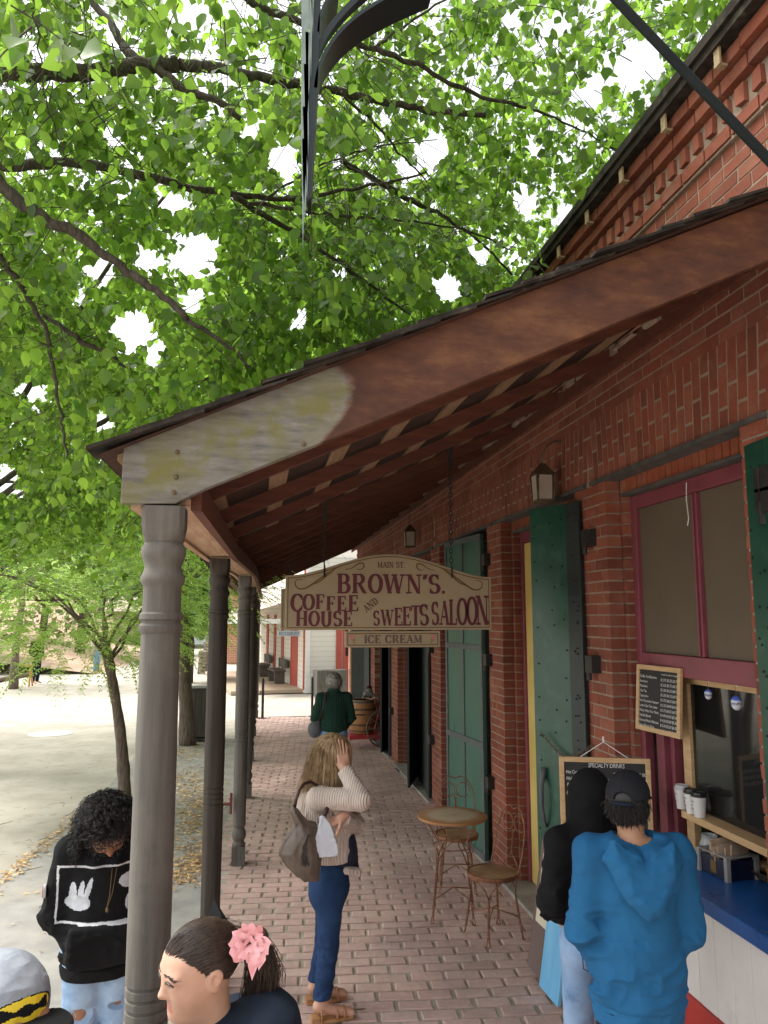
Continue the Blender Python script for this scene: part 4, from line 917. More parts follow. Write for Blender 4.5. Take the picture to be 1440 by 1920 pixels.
def mchair(label):
    t = thing('parlour_chair', label, 'chair', (0, 0, 0), 0, 'wire parlour chairs beside the round table')
    m = M(); m.lathe([(.005, .452), (.165, .452), (.178, .449), (.178, .44), (.005, .44)], n=36); mk('seat', m, m_seat, t, world=False, auto=40)
    m = M(); m.lathe([(.179, .425), (.187, .425), (.189, .44), (.188, .455), (.180, .456), (.179, .44)], n=36); mk('seat_rim', m, m_cop, t, world=False, auto=50)
    for k, a in enumerate((45, 135, 225, 315)):
        a = R(a); c, s = math.cos(a), math.sin(a); m = M(); twist(m, (.165 * c, .165 * s, .30), (.205 * c, .205 * s, .055), turns=6); foot(m, .205 * c, .205 * s)
        for da in (-.35, .35): m.tube([(.165 * c, .165 * s, .30), (.17 * math.cos(a + da * .35), .17 * math.sin(a + da * .35), .36), (.176 * math.cos(a + da), .176 * math.sin(a + da), .40), (.178 * math.cos(a + da * 1.6), .178 * math.sin(a + da * 1.6), .428)], .0042, 6)
        mk('leg', m, m_cop, t, world=False, smooth=True)
    m = M()
    for a in (45, 135): c, s = math.cos(R(a)), math.sin(R(a)); m.tube([(.188 * c, .188 * s, .16), (0, 0, .20), (-.188 * c, -.188 * s, .16)], .0045, 6)
    mk('stretcher', m, m_cop, t, world=False, smooth=True)
    m = M(); H = .90; pts = [(-.165, .10, .45), (-.172, .135, .55), (-.170, .165, .68), (-.155, .185, .78), (-.11, .20, .86), (-.05, .205, H), (0, .205, .86), (.05, .205, H), (.11, .20, .86), (.155, .185, .78), (.170, .165, .68), (.172, .135, .55), (.165, .10, .45)]
    P = np.array(pts); tt = np.linspace(0, 12, 60); Q = np.stack([np.interp(tt, range(13), P[:, i]) for i in range(3)], 1)
    for _ in range(5): Q[1:-1] = (Q[:-2] + 2 * Q[1:-1] + Q[2:]) / 4
    m.tube(Q, .0048, 7); mk('back_hoop', m, m_cop, t, world=False, smooth=True)
    m = M(); twist(m, (0, .175, .56), (0, .195, .70), turns=4)
    for s in (-1, 1):
        m.tube([(s * .09, .16, .45), (s * .07, .168, .5), (s * .02, .174, .54), (0, .175, .56)], .0042, 6)
        a = np.linspace(-2.4, 3.4, 26); m.tube([(s * (.068 + .060 * math.cos(math.pi - x)), .20, .775 + .060 * math.sin(x)) for x in a], .0042, 6); m.tube([(0, .195, .70), (s * .012, .197, .72), (s * .02, .2, .735)], .0042, 6)
    mk('back_scroll', m, m_cop, t, world=False, smooth=True); return t
ch = mchair('rusty wire chair nearer the camera, its back to the brick pier'); ch.location = (1.728, 5.77, 0); ch.rotation_euler = (0, 0, R(-72))
c2 = aZ(856, 1563, .45); dup(ch, (c2[0], c2[1], 0), R(-12), 'rusty wire chair behind the round table, its scrolled back against the pale green shutter')
t = thing('cafe_table', 'small round table with worn tan top and twisted wire legs', 'table', (1.531, 6.18, 0))
m = M(); m.lathe([(.005, .76), (.262, .76), (.272, .756), (.274, .745), (.270, .737), (.26, .735), (.005, .735)], n=48); mk('table_top', m, m_tt, t, world=False, auto=40)
for k, a in enumerate((30, 120, 210, 300)):
    a = R(a); c, s = math.cos(a), math.sin(a); m = M(); twist(m, (.165 * c, .165 * s, .42), (.215 * c, .215 * s, .055), turns=8); foot(m, .215 * c, .215 * s)
    for da in (-1, 1): m.tube([(.165 * c, .165 * s, .42), (.155 * math.cos(a + da * .22), .155 * math.sin(a + da * .22), .5), (.12 * math.cos(a + da * .4), .12 * math.sin(a + da * .4), .57), (.17 * math.cos(a + da * .5), .17 * math.sin(a + da * .5), .66), (.22 * math.cos(a + da * .32), .22 * math.sin(a + da * .32), .735)], .0045, 6)
    mk('leg', m, m_cop, t, world=False, smooth=True)
m = M()
for a in (30, 120): c, s = math.cos(R(a)), math.sin(R(a)); m.tube([(.2 * c, .2 * s, .17), (0, 0, .22), (-.2 * c, -.2 * s, .17)], .005, 6)
m.tube([(.15 * math.cos(x), .15 * math.sin(x), .53) for x in np.linspace(0, 6.283, 30)[:-1]], .004, 6, closed=True); mk('stretcher', m, m_cop, t, world=False, smooth=True)
# ------------------------------------------------------------ things on the counter
m_paper = pm('white_paper_cup', (.72, .71, .68), (.76, .75, .72), 9, .6); m_lid = pm('black_cup_lid', (.012, .012, .013), None, 9, .35); m_ink = pm('ink', (.05, .04, .05), None, 9, .8)
def cup(p, label, lidm):
    t = thing('paper_cup', label, 'cup', p, 0, 'paper cups on the wooden rail')
    m = M(); m.lathe([(.028, 0), (.029, .004), (.039, .105), (.0405, .108), (.039, .11)], n=20); mk('cup_body', m, m_paper, t, world=False, auto=40)
    m = M(); m.lathe([(.041, .106), (.0425, .110), (.041, .117), (.037, .119), (.035, .128), (.033, .129), (.031, .125), (.001, .125)], n=20); mk('lid', m, lidm, t, world=False, auto=40)
    m = M()
    for k, w_ in enumerate(('Small', 'or', 'large')): script_text(m, w_, (-.0375, .014, .078 - .019 * k), (.1, -1, 0), (-.09, 0, 1), (-1, 0, .1), .013)
    mk('writing', m, m_ink, t, world=False); return t
cup(aX(1285, 1520, 2.375) * [1, 1, 0] + [0, 0.03, 1.233], 'white paper cup with a clear lid, farthest of the three on the rail', pm('pale_cup_lid', (.6, .6, .6), None, 9, .2))
cup(aX(1298, 1524, 2.372) * [1, 1, 0] + [0, 0, 1.233], 'white paper cup with black lid, middle one of three on the rail', m_lid)
cup(aX(1312, 1531, 2.368) * [1, 1, 0] + [0, 0, 1.233], 'white paper cup with black lid, nearest of the three on the rail', m_lid)
jp = aZ(1333, 1618, 1.0); t = thing('tip_jar', 'glass tip jar with a tan paper tag', 'jar', jp)
m = M(); m.lathe([(.045, 0.002), (.052, .01), (.053, .10), (.042, .125), (.042, .14), (.044, .141), (.044, .146), (.038, .146), (.037, .12), (.048, .098), (.047, .012), (.001, .008)], n=24); mk('glass', m, m_jar, t, world=False, smooth=True)
m = M(); m.prism([(-.05, .01), (.045, .02), (.055, .045), (.042, .075), (-.03, .078), (-.05, .055)], (-.002, -.002, 0), (-.047, -.02, .01), (.35, -.94, 0), (0, 0, 1)); mk('tag', m, m_tan, t, world=False)
m = M(); letters(m, 'TIPS', (-.065, .0, .034), (.35, -.94, 0), (0, 0, 1), (-.94, -.35, 0), .028, .9, .13, .06); mk('lettering', m, m_ink, t, world=False)
m = M()
for k in range(5): m.box((-.03, -.02, .012 + k * .004), (.03, .02, .014 + k * .004), T=Matrix.Rotation(k, 4, 'Z'))
mk('bank_notes', m, pm('bank_note', (.3, .36, .28), None, 9, .8), t, world=False)
tp = (aZ(1365, 1640, 1.0)); t = thing('napkin_tin', 'dark blue tin box with clear corners full of brown napkins', 'tin box', tp, R(8))
m_navytin = pm('navy_tin', (.006, .009, .028), (.012, .015, .04), 9, .35); m_clear = pm('clear_plastic', (.25, .24, .23), (.32, .3, .29), 9, .2)
m = M(); m.box((-.085, -.10, .0), (.085, .10, .095)); mk('box', m, m_navytin, t, world=False, bevel=.004)
for sx in (-1, 1):
    for sy in (-1, 1):
        m = M(); m.box((sx * .087 - .012, sy * .102 - .012, -.0), (sx * .087 + .012, sy * .102 + .012, .112)); mk('corner', m, m_clear, t, world=False, bevel=.002)
m = M(); m.box((-.098, -.112, .112), (.098, .112, .118)); mk('tray_rim', m, m_clear, t, world=False, bevel=.002)
m = M()
for k in range(9): m.box((-.07, -.07 + k * .014, .09), (.06, -.062 + k * .014, .15 + random.uniform(0, .03)), T=Matrix.Rotation(random.uniform(-.25, .25), 4, 'Y') @ Matrix.Rotation(random.uniform(-.2, .2), 4, 'Z'))
mk('napkins', m, pm('kraft_napkin', (.40, .29, .2), (.46, .34, .24), 9, .85), t, world=False)
m = M(); m.box((-.0875, -.02, .02), (-.0865, .02, .08)); mk('emblem', m, m_gold, t, world=False)
bk = thing('pastry_basket', 'dim woven tray with wrapped pastries behind the sash', 'basket', (2.62, 3.72, 1.0)); m = M(); m.lathe([(.12, 0), (.17, .05), (.175, .05), (.13, 0.004), (.001, .004)], n=24); mk('tray', m, m_tin, bk, world=False)
m = M()
for k in range(7): a = k * .9; m.sphere((.08 * math.cos(a), .08 * math.sin(a), .055), (.045, .035, .03), 10, 6)
mk('pastries', m, pm('pastry', (.25, .13, .05), (.35, .2, .09), 20, .5), bk, world=False, smooth=True)
m_egg, n, l, b = newmat('painted_egg'); tc = n.new('ShaderNodeTexCoord'); sx = n.new('ShaderNodeSeparateXYZ'); l.new(tc.outputs['Object'], sx.inputs[0])
q = math_(n, l, 'ADD', math_(n, l, 'MULTIPLY', sx.outputs[2], 10), math_(n, l, 'MULTIPLY', noise(n, l, tc.outputs['Object'], 40, 4), .25)); cr = ramp(n, [(.0, (.75, .75, .78)), (.30, (.72, .74, .8)), (.42, (.12, .14, .2)), (.52, (.7, .75, .82)), (.60, (.1, .16, .6)), (.9, (.03, .05, .4))]); l.new(math_(n, l, 'ADD', q, .32), cr.inputs[0]); l.new(cr.outputs[0], b.inputs['Base Color']); b.inputs['Roughness'].default_value = .12
for k, (x, y, s, lab) in enumerate(((1328, 1302, .024, 'smaller blue and white painted egg ornament hanging in the serving window, left one'), (1381, 1318, .033, 'larger blue and white painted egg ornament hanging in the serving window, right one'))):
    p = aX(x, y, 2.37); t = thing('egg_ornament', lab, 'ornament', p, 0, 'painted egg ornaments'); m = M(); m.sphere((0, 0, 0), (s * .82, s * .82, s * 1.12), 18, 12); mk('egg', m, m_egg, t, world=False, smooth=True)
    zt = 2.03 - p[2]; m = M(); m.tube([(0, 0, s * 1.1), (0, .003, zt * .5), (0, 0, zt)], .0013, 4); mk('thread', m, m_gold, t, world=False)
    m = M(); m.add([(-.004, .0, zt - .01), (-.01, -.035, zt - .03), (-.012, -.03, zt - .075), (-.006, .006, zt - .06)], [(0, 1, 2, 3)]); m.add([(-.003, .0, zt - .01), (0, .03, zt - .028), (-.001, .024, zt - .055), (-.006, .006, zt - .06)], [(0, 1, 2, 3)]); mk('paper_tag', m, m_paper, t, world=False)
p = aX(1347, 1251, 2.39); t = thing('price_card', 'little cream handwritten card pinned under the insect screens', 'card', p); m = M(); m.box((0, -.045, -.032), (.003, .045, .032)); mk('card', m, pm('cream_card', (.6, .5, .3), None, 9), t, world=False)
m = M()
for k, w_ in enumerate(('Ostrich', 'Eggs', '$12.00')): script_text(m, w_, (0, .035, .012 - .019 * k), (0, -1, 0), (0, 0, 1), (-1, 0, 0), .016)
mk('writing', m, m_ink, t, world=False)
# ------------------------------------------------------------ boards leaning by the door
t = thing('leaning_board', 'brown menu board with a cream poster, leaning behind the person in the black hood', 'board', (1.83, 5.1, 0))
ux = np.array([.04, -1, 0]); uy = np.array([.16, 0, 1.0]); uy /= _len(uy); nm = np.array([-1, -.04, .16])
m = M(); m.prism([(-.24, 0), (.02, 0), (.02, .8), (-.24, .8)], (.02, 0, 0), (1.80, 4.99, .03), ux, uy); mk('panel', m, pm('brown_board', (.13, .085, .075), (.16, .11, .095), 5, .6), t, bevel=.003)
m = M(); m.prism([(-.18, .30), (-.0, .30), (-.0, .72), (-.18, .72)], (-.003, 0, 0), (1.797, 4.99, .03), ux, uy); mk('poster', m, pm('cream_poster', (.62, .56, .42), (.66, .60, .46), 9, .7), t)
m = M(); m.prism([(-.09 + .05 * math.cos(a), .48 + .09 * math.sin(a)) for a in np.linspace(0, 6.28, 15)[:-1]], (-.002, 0, 0), (1.7935, 4.99, .03), ux, uy); mk('printed_picture', m, pm('faded_print', (.35, .34, .3), (.16, .12, .1), 45, .8, lo=.4, hi=.6), t)
t = thing('leaning_board', 'bright light blue painted board standing beside the brown one', 'board', (1.81, 4.8, 0))
m = M(); m.prism([(-.22, 0), (.055, 0), (.055, .78), (-.22, .78)], (.025, 0, 0), (1.78, 4.74, .02), ux, uy); mk('panel', m, pm('sky_blue_paint', (.12, .42, .72), (.2, .52, .8), 3, .4, st=(1, 5, .6)), t, bevel=.004)
m = M()
for k, w_ in enumerate(('OPEN',)): letters(m, 'ICE', (1.78 + .095, 4.94, .60), ux, uy, (-1, 0, .16), .12, .5, .16, .07)
mk('lettering', m, pm('blue_lettering', (.02, .08, .35), None, 9), t)
# ------------------------------------------------------------ far end of the street
m_clap, n, l, b = newmat('white_clapboard'); v = coords(n, l); sx = n.new('ShaderNodeSeparateXYZ'); l.new(v, sx.inputs[0])
fz = math_(n, l, 'FRACT', math_(n, l, 'MULTIPLY', sx.outputs[2], 6.5)); cr = ramp(n, [(0, (.30, .29, .26)), (.09, (.70, .67, .60)), (1, (.74, .71, .64))]); l.new(fz, cr.inputs[0]); l.new(cr.outputs[0], b.inputs['Base Color']); b.inputs['Roughness'].default_value = .7; bump(n, l, b, fz, .6, .02)
m_plank, n, l, b = newmat('boardwalk_planks'); v = coords(n, l); sx = n.new('ShaderNodeSeparateXYZ'); l.new(v, sx.inputs[0]); fz = math_(n, l, 'FRACT', math_(n, l, 'MULTIPLY', sx.outputs[1], 5)); cr = ramp(n, [(0, (.14, .1, .07)), (.1, (.40, .30, .21)), (1, (.46, .36, .26))]); l.new(fz, cr.inputs[0]); l.new(cr.outputs[0], b.inputs['Base Color']); b.inputs['Roughness'].default_value = .9
m_fbrick, n, l, b = newmat('far_brick'); bt = n.new('ShaderNodeTexBrick'); mp = n.new('ShaderNodeCombineXYZ'); sx = n.new('ShaderNodeSeparateXYZ'); l.new(coords(n, l), sx.inputs[0]); l.new(math_(n, l, 'ADD', sx.outputs[0], sx.outputs[1]), mp.inputs[0]); l.new(sx.outputs[2], mp.inputs[1]); l.new(mp.outputs[0], bt.inputs['Vector']); bt.inputs['Scale'].default_value = 2.2; bt.inputs['Color1'].default_value = (.32, .13, .075, 1); bt.inputs['Color2'].default_value = (.40, .18, .10, 1); bt.inputs['Mortar'].default_value = (.45, .36, .28, 1); l.new(bt.outputs[0], b.inputs['Base Color']); b.inputs['Roughness'].default_value = .9
sz = pm('shake_roof', (.34, .27, .2), (.5, .42, .33), 9, .9, .8, 14, .03, st=(2, 2, 2))
t = thing('restaurant_building', 'white clapboard building with rust red trim and doors at the end of the walk', 'building', (3.5, 29, 0))
cx, cy = 1.40, 24.2; ex_, ey = -.0, 33.5    # street-side wall runs (cx,cy)->(ex_,ey); front wall runs to the right
dv = np.array([ex_ - cx, ey - cy]); Ls = np.linalg.norm(dv); dv /= Ls; nv = np.array([-dv[1], dv[0]]); nv = nv if nv[0] < 0 else -nv
m = M(); m.add([(cx, cy, 0), (8, cy + 1.4, 0), (8, 36, 0), (ex_, ey, 0), (cx, cy, 4.2), (8, cy + 1.4, 4.2), (8, 36, 4.2), (ex_, ey, 4.2)], [(0, 1, 5, 4), (1, 2, 6, 5), (2, 3, 7, 6), (3, 0, 4, 7), (4, 5, 6, 7)]); mk('wall', m, m_clap, t)
def side(a, b2, z0, z1, o0, o1, name, mt):   # panel on the street side
    m = M(); p = np.array([cx, cy]); V = [(*(p + dv * a + nv * o0), z0)]; m.prism([(a, z0), (b2, z0), (b2, z1), (a, z1)], (*(nv * (o1 - o0)), 0), (*(p + nv * o0), 0), (*dv, 0), (0, 0, 1)); return mk(name, m, mt, t)
side(0.02, .16, 0.1, 4.2, .0, .03, 'corner_board', m_redtrim)
side(1.1, 1.22, .1, 2.4, .002, .03, 'door_trim', m_redtrim); side(2.1, 2.22, .1, 2.4, .002, .03, 'door_trim', m_redtrim); side(1.24, 2.08, .1, 2.3, .002, .02, 'street_door', m_redtrim)
for a in (3.6, 5.2, 6.9): side(a, a + .42, .1, 2.4, .002, .03, 'door_trim', m_redtrim)
fd = np.array([8 - cx, 1.4]); fd /= np.linalg.norm(fd); fn = np.array([fd[1], -fd[0]])
def front(a, b2, z0, z1, o1, name, mt): m = M(); m.prism([(a, z0), (b2, z0), (b2, z1), (a, z1)], (*(fn * o1), 0), (cx, cy, 0), (*fd, 0), (0, 0, 1)); return mk(name, m, mt, t)
front(.02, .16, 0, 4.2, .03, 'corner_board', m_white); front(1.0, 1.18, 0, 2.5, .04, 'door_trim', m_redtrim); front(1.22, 2.0, 0, 2.4, .03, 'front_door', m_redtrim); front(1.3, 1.9, 1.1, 2.2, .035, 'door_pane', m_glass); front(2.05, 2.2, 0, 2.5, .04, 'door_trim', m_redtrim)
m = M(); P = lambda a, o, z: (*(np.array([cx, cy]) + dv * a + nv * o), z)
V = [P(-.2, .0, 2.9), P(Ls, 0, 2.9), P(Ls, 2.1, 2.25), P(-.2, 2.1, 2.25), P(-.2, .0, 2.98), P(Ls, 0, 2.98), P(Ls, 2.1, 2.33), P(-.2, 2.1, 2.33)]; m.add(V, [(0, 1, 2, 3), (7, 6, 5, 4), (0, 4, 5, 1), (1, 5, 6, 2), (2, 6, 7, 3), (3, 7, 4, 0)]); mk('porch_roof', m, sz, t)
m = M(); m.bar(P(-.2, 2.08, 2.18), P(Ls, 2.08, 2.18), .08, .16); m.bar(P(-.2, .1, 2.18), P(-.2, 2.03, 2.18), .06, .14); mk('fascia', m, m_white, t)
for a in (4.5, 8.9): m = M(); m.bar(P(a, 1.95, 0), P(a, 1.95, 2.12), .12, .12, (0, 1, 0)); mk('porch_post', m, m_post, t)
m = M(); V = [P(.2, 0.0, .0), P(Ls, 0, 0), P(Ls, 2.2, 0), P(.2, 2.2, 0)]; V = V + [(x, y, .10) for x, y, z in V]; m.add(V, [(4, 5, 6, 7) if True else 0, (0, 4, 7, 3), (2, 6, 5, 1), (3, 7, 6, 2), (0, 1, 5, 4)]); tag(mk('boardwalk', m, m_plank), kind='structure')
def bench(a, lab):
    t = thing('bench', lab, 'bench', P(a, .35, .10), math.atan2(dv[1], dv[0]), 'wooden benches on the boardwalk'); m = M(); m.box((-.7, -.2, .40), (.7, .2, .45)); mk('seat', m, m_post, t, world=False)
    for s in (-1, 1): m = M(); m.box((s * .6 - .03, -.17, 0), (s * .6 + .03, .17, .40)); mk('leg', m, m_post, t, world=False)
    m = M(); m.box((-.7, -.23, .5), (.7, -.2, .8)); m.box((-.6, -.2, .45), (-.55, -.17, .8)); m.box((.55, -.2, .45), (.6, -.17, .8)); mk('backrest', m, m_post, t, world=False)
bench(3.0, 'nearer grey wooden bench on the boardwalk by the white building'); bench(6.2, 'farther grey wooden bench on the boardwalk by the white building')
q0, q1 = aY(521, 1193, 22.4), aY(563, 1186, 22.4); t = thing('restaurant_sign', 'small white RESTAURANT sign hanging from the white building porch', 'sign', q0)
m = M(); m.box((q0[0], 22.4, q0[2]), (q1[0], 22.44, q0[2] + .15)); mk('board', m, pm('pale_blue_board', (.45, .5, .56), None, 3), t); m = M(); fit(m, 'RESTAURANT', .03, .025, .10, q1[0] - q0[0] - .06, o=(q0[0], 22.4, q0[2]), thick=.2, thin=.09); mk('lettering', m, pm('grey_blue_letter', (.06, .08, .11), None, 3), t)
m = M()
for x in (.1, .5): m.tube([(q0[0] + x, 22.42, q0[2] + .15), (q0[0] + x, 22.42, 2.3)], .006, 5)
mk('hanger', m, m_black, t)
t = thing('far_brick_building', 'orange brick building rising beyond the white building', 'building', (-1, 44, 0)); m = M(); m.box((-1.6, 40, 0), (2.5, 50, 7)); mk('wall', m, m_fbrick, t)
for y in (41.5, 44.5): m = M(); m.box((-1.63, y, .2), (-1.59, y + 1.2, 2.6)); mk('door', m, m_dark, t)
t = thing('pale_building', 'pale upper storey of a building behind the white one', 'building', (3.4, 43, 0)); m = M(); m.box((2.6, 41, 0), (9, 46, 8)); mk('wall', m, m_clap, t)
m = M(); m.box((2.4, 40.8, 8), (9.2, 46.2, 8.3)); mk('roof', m, sz, t)
for (px, py, lab) in ((492, 1347, 'thin black steel bollard at the left of the walk end'), (585, 1343, 'thin black steel bollard at the middle of the walk end')):
    c = aZ(px, py); t = thing('bollard', lab, 'bollard', c, 0, 'black steel bollards'); m = M(); m.lathe([(.09, -.02), (.09, .01), (.03, .015), (.03, .86), (.022, .9), (.001, .92)], n=14); mk('shaft', m, m_black, t, world=False, auto=40)
# extra post, notice board leaning
c = aZ(657, 1332); t = thing('wooden_pole', 'round reddish brown wooden pole at the far end by the red door', 'pole', c); m = M(); m.lathe([(.09, 0), (.07, .12), (.07, .16), (.055, .2), (.055, 1.0), (.065, 1.02), (.055, 1.05), (.055, 2.75)], n=14); mk('pole_shaft', m, pm('red_brown_pole', (.33, .17, .10), (.45, .26, .17), 7, .6), t, world=False, auto=40)
c = aZ(590, 1305); t = thing('grey_crate', 'weathered grey plank box against the white building', 'crate', c, .2); m = M()
for k in range(6): m.box((-.0 + k * .155, -.25, 0), (.15 + k * .155, .25, .75), jit=.006)
mk('planks', m, m_post, t, world=False)
# ------------------------------------------------------------ barrel on the red cart
cb = aZ(678, 1398); t = thing('barrel', 'amber oak barrel with dark hoops standing on the red cart', 'barrel', (cb[0], cb[1], .24))
pr = [(.21, 0), (.235, .12), (.255, .27), (.255, .33), (.235, .48), (.215, .58), (.20, .58), (.195, .565), (.001, .565)]
m = M(); m.lathe(pr, n=28); mk('staves', m, pm('barrel_oak', (.40, .17, .05), (.52, .26, .10), 5, .5, .2, 30, st=(5, 5, .5)), t, world=False, auto=40)
for z, r_ in ((.02, .217), (.13, .239), (.40, .250), (.53, .226)): m = M(); m.lathe([(r_, z), (r_ + .006, z), (r_ + .006, z + .035), (r_, z + .035)], n=28); mk('hoop', m, m_strap if z > .5 else m_tin, t, world=False)
t = thing('red_cart', 'red wooden hand cart with spoked iron wheels by the black shutters', 'cart', (cb[0], cb[1], 0)); m_rc = pm('cart_red', (.45, .025, .03), (.5, .04, .04), 6, .5)
m = M(); m.box((-.26, -.35, .16), (.36, .35, .235)); m.bar((.30, -.34, .23), (.42, -.34, .72), .04, .04, (0, 1, 0)); m.bar((.42, -.34, .70), (.50, -.30, .98), .04, .04, (0, 1, 0)); m.bar((.34, -.33, .95), (.54, -.33, .97), .035, .035); m.bar((.30, .33, .23), (.5, .33, .96), .04, .04, (0, 1, 0)); mk('bed', m, m_rc, t, world=False)
for y in (-.36, .36): m = M(); m.box((-.24, y - .01, .575), (.40, y + .01, .60)); mk('rail', m, m_tin, t, world=False)
for y in (-.42, .42):
    m = M(); R0 = .33; m.tube([(.36 + R0 * math.cos(a) * .98, y, R0 + .02 + R0 * math.sin(a)) for a in np.linspace(0, 6.283, 33)[:-1]], .018, 6, closed=True)
    for a in np.linspace(0, 6.283, 11)[:-1]: m.bar((.36, y, R0 + .02), (.36 + R0 * math.cos(a), y, R0 + .02 + R0 * math.sin(a)), .02, .02, (0, 1, 0))
    m.lathe([(.04, -.03), (.04, .03)], n=10, T=Matrix.Translation((.36, y, R0 + .02)) @ Matrix.Rotation(R(90), 4, 'X')); mk('wheel', m, m_tin, t, world=False)
t = thing('rag_doll', 'slumped rag doll with dark red hair lying on top of the barrel', 'doll', (cb[0] + .12, cb[1], .84)); t.scale = (.75,) * 3
f = union([ell((0, 0, .1), (.13, .12, .09)), ell((.02, -.02, .2), (.065, .06, .07)), cap((.05, -.05, .1), (.22, -.1, .0), .04, .03), cap((-.05, -.05, .1), (-.14, -.14, .02), .04, .03)], .04)
rl = np.array(t.location); solid('cloth_body', lambda P: f(P) + folds(P, .008, (20, 20, 14)), (-.25, -.25, -.06), (.3, .2, .32), .012, [pm('grey_plaid', (.3, .29, .26), (.15, .14, .13), 60, .9)], t, world=False)
f = ell((.02, -.0, .235), (.075, .07, .055)); solid('doll_hair', lambda P: f(P) + folds(P, .01, (40, 40, 40)), (-.1, -.1, .15), (.13, .1, .33), .01, [pm('dark_red_yarn', (.09, .01, .02), None, 40)], t, world=False)
# ------------------------------------------------------------ street side things
c = aZ(372, 1388); t = thing('trash_bin', 'square grey plank trash bin beside the second tree trunk', 'bin', (c[0] + .0, c[1] + .25, 0), R(-4))
m = M()
for k in range(5): m.box((-.25 + k * .1, -.25, .06), (-.153 + k * .1, -.22, .93), jit=.002); m.box((-.25 + k * .1, .22, .06), (-.153 + k * .1, .25, .93), jit=.002); m.box((-.25, -.217 + k * .087, .06), (-.22, -.133 + k * .087, .93), jit=.002); m.box((.22, -.217 + k * .087, .06), (.25, -.133 + k * .087, .93), jit=.002)
mk('planks', m, m_post, t, world=False)
m = M(); m.box((-.28, -.28, .93), (.28, .28, .965)); mk('lid', m, m_post, t, world=False); m = M(); m.box((-.27, -.27, .0), (.27, .27, .03)); mk('base', m, m_strap, t, world=False)
for s in (-1, 1): m = M(); m.box((s * .2 - .03, -.2, .03), (s * .2 + .03, .2, .06)); mk('foot', m, m_black, t, world=False)
# trestle (orange) far left, stone piers, far shed
c = aZ(40, 1287); t = thing('sawhorse', 'small orange wooden sawhorse by the thin trunk at far left', 'sawhorse', c); m_or = pm('orange_wood', (.62, .30, .08), None, 7, .6); m = M(); m.bar((-.35, 0, .68), (.35, 0, .68), .07, .07); mk('beam', m, m_or, t, world=False)
for sx in (-1, 1):
    for sy in (-1, 1): m = M(); m.bar((sx * .25, 0, .66), (sx * .3, sy * .2, 0), .05, .05, (0, 1, 0)); mk('leg', m, m_or, t, world=False)
m_fs = pm('field_stone', (.20, .17, .13), (.33, .29, .23), 12, .9, .8, 20, .02)
for k, (px, py, h_, lab) in enumerate(((384, 1262, .95, 'nearer dry stone pier beside the far street'), (391, 1241, 1.1, 'farther dry stone pier beside the far street'))):
    c = aZ(px, py); t = thing('stone_pier', lab, 'stone pier', c, 0, 'dry stone piers'); m = M()
    for j in range(int(h_ / .13)):
        for i in range(3): m.box((-.27 + i * .18, -.25, j * .13), (-.1 + i * .18, .25, j * .13 + .118), jit=.02)
    mk('stones', m, m_fs, t, world=False)
t = thing('far_shed', 'low grey shed with a covered front across the far end of the street', 'shed', (-5.5, 62, 0)); m = M(); m.box((-11, 62, 0), (1, 66, 2.9)); mk('wall', m, pm('grey_shed', (.28, .26, .24), (.36, .33, .3), 3, .8), t)
m = M(); m.prism([(-.6, 2.75), (2.6, 3.9), (5, 2.9)], (13.4, 0, 0), (-11.7, 61, 0), (0, 1, 0), (0, 0, 1)); mk('roof', m, sz, t)
for x in (-10, -7.5, -5, -2.5, 0): m = M(); m.box((x, 60.9, 0), (x + .18, 61.1, 2.7)); mk('porch_post', m, m_post, t)
for x in (-9, -6.2, -3.4): m = M(); m.box((x, 61.95, .9), (x + 1.1, 61.99, 2.1)); mk('window', m, m_dark, t)
c = aZ(371, 1216); t = thing('notice_board', 'small white notice board standing in front of the far shed', 'notice board', c); m = M(); m.box((-.55, 0, .3), (.55, .05, 1.6)); mk('board', m, pm('pale_blue_notice', (.55, .62, .68), None, 3), t, world=False)
for s in (-1, 1): m = M(); m.box((s * .5 - .03, .05, 0), (s * .5 + .03, .1, 1.7)); mk('leg', m, m_black, t, world=False)
# hill and log edging at far left
m = M(); nx, ny = 26, 12; V = []
for j in range(ny):
    for i in range(nx):
        x = -70 + i * 4.9; y = 34 + j * 7; base = -9.5 - (y - 34) * -.05 ; h = max(0, min(1, (-9.0 - x) / 18)) * 4.0 + max(0, (y - 64)) * .12 * (1 + .2 * math.sin(x * .3)); V.append((x, y, -.06 + h + .25 * math.sin(x * 1.3 + y) * (h > .1)))
m.add(V, [(j * nx + i, j * nx + i + 1, (j + 1) * nx + i + 1, (j + 1) * nx + i) for j in range(ny - 1) for i in range(nx - 1)]); tag(mk('hillside', m, pm('red_brown_earth', (.42, .27, .18), (.52, .38, .28), 1.2, .95), smooth=True), kind='structure')
rq = np.random.default_rng(77); n = 5200; C = np.c_[rq.uniform(-60, -10.2, n), rq.uniform(36, 70, n), rq.uniform(0, 1, n)]; C = C[vn(C * [.25, .25, 0] + 3) > .45]; C[:, 2] = np.clip((-9.0 - C[:, 0]) / 18, 0, 1) * 4 + C[:, 2] ** 1.5 * 1.6; n = len(C)
_h = (np.array([[0, 0, 0], [.45, .3, .03], [1, 0, -.03], [.45, -.3, .03]], float), np.array([[0, 3, 2, 1]]))
V, F = leafset(C, rq.normal(0, 1, (n, 3)), rq.normal(0, 1, (n, 3)), rq.uniform(.25, .7, n), _h); tag(mk('undergrowth', (V, F), pm('dull_undergrowth', (.10, .12, .05), (.22, .19, .10), 2, .9, isl=.7)), 'brown green undergrowth scattered over the far left hillside', kind='stuff')
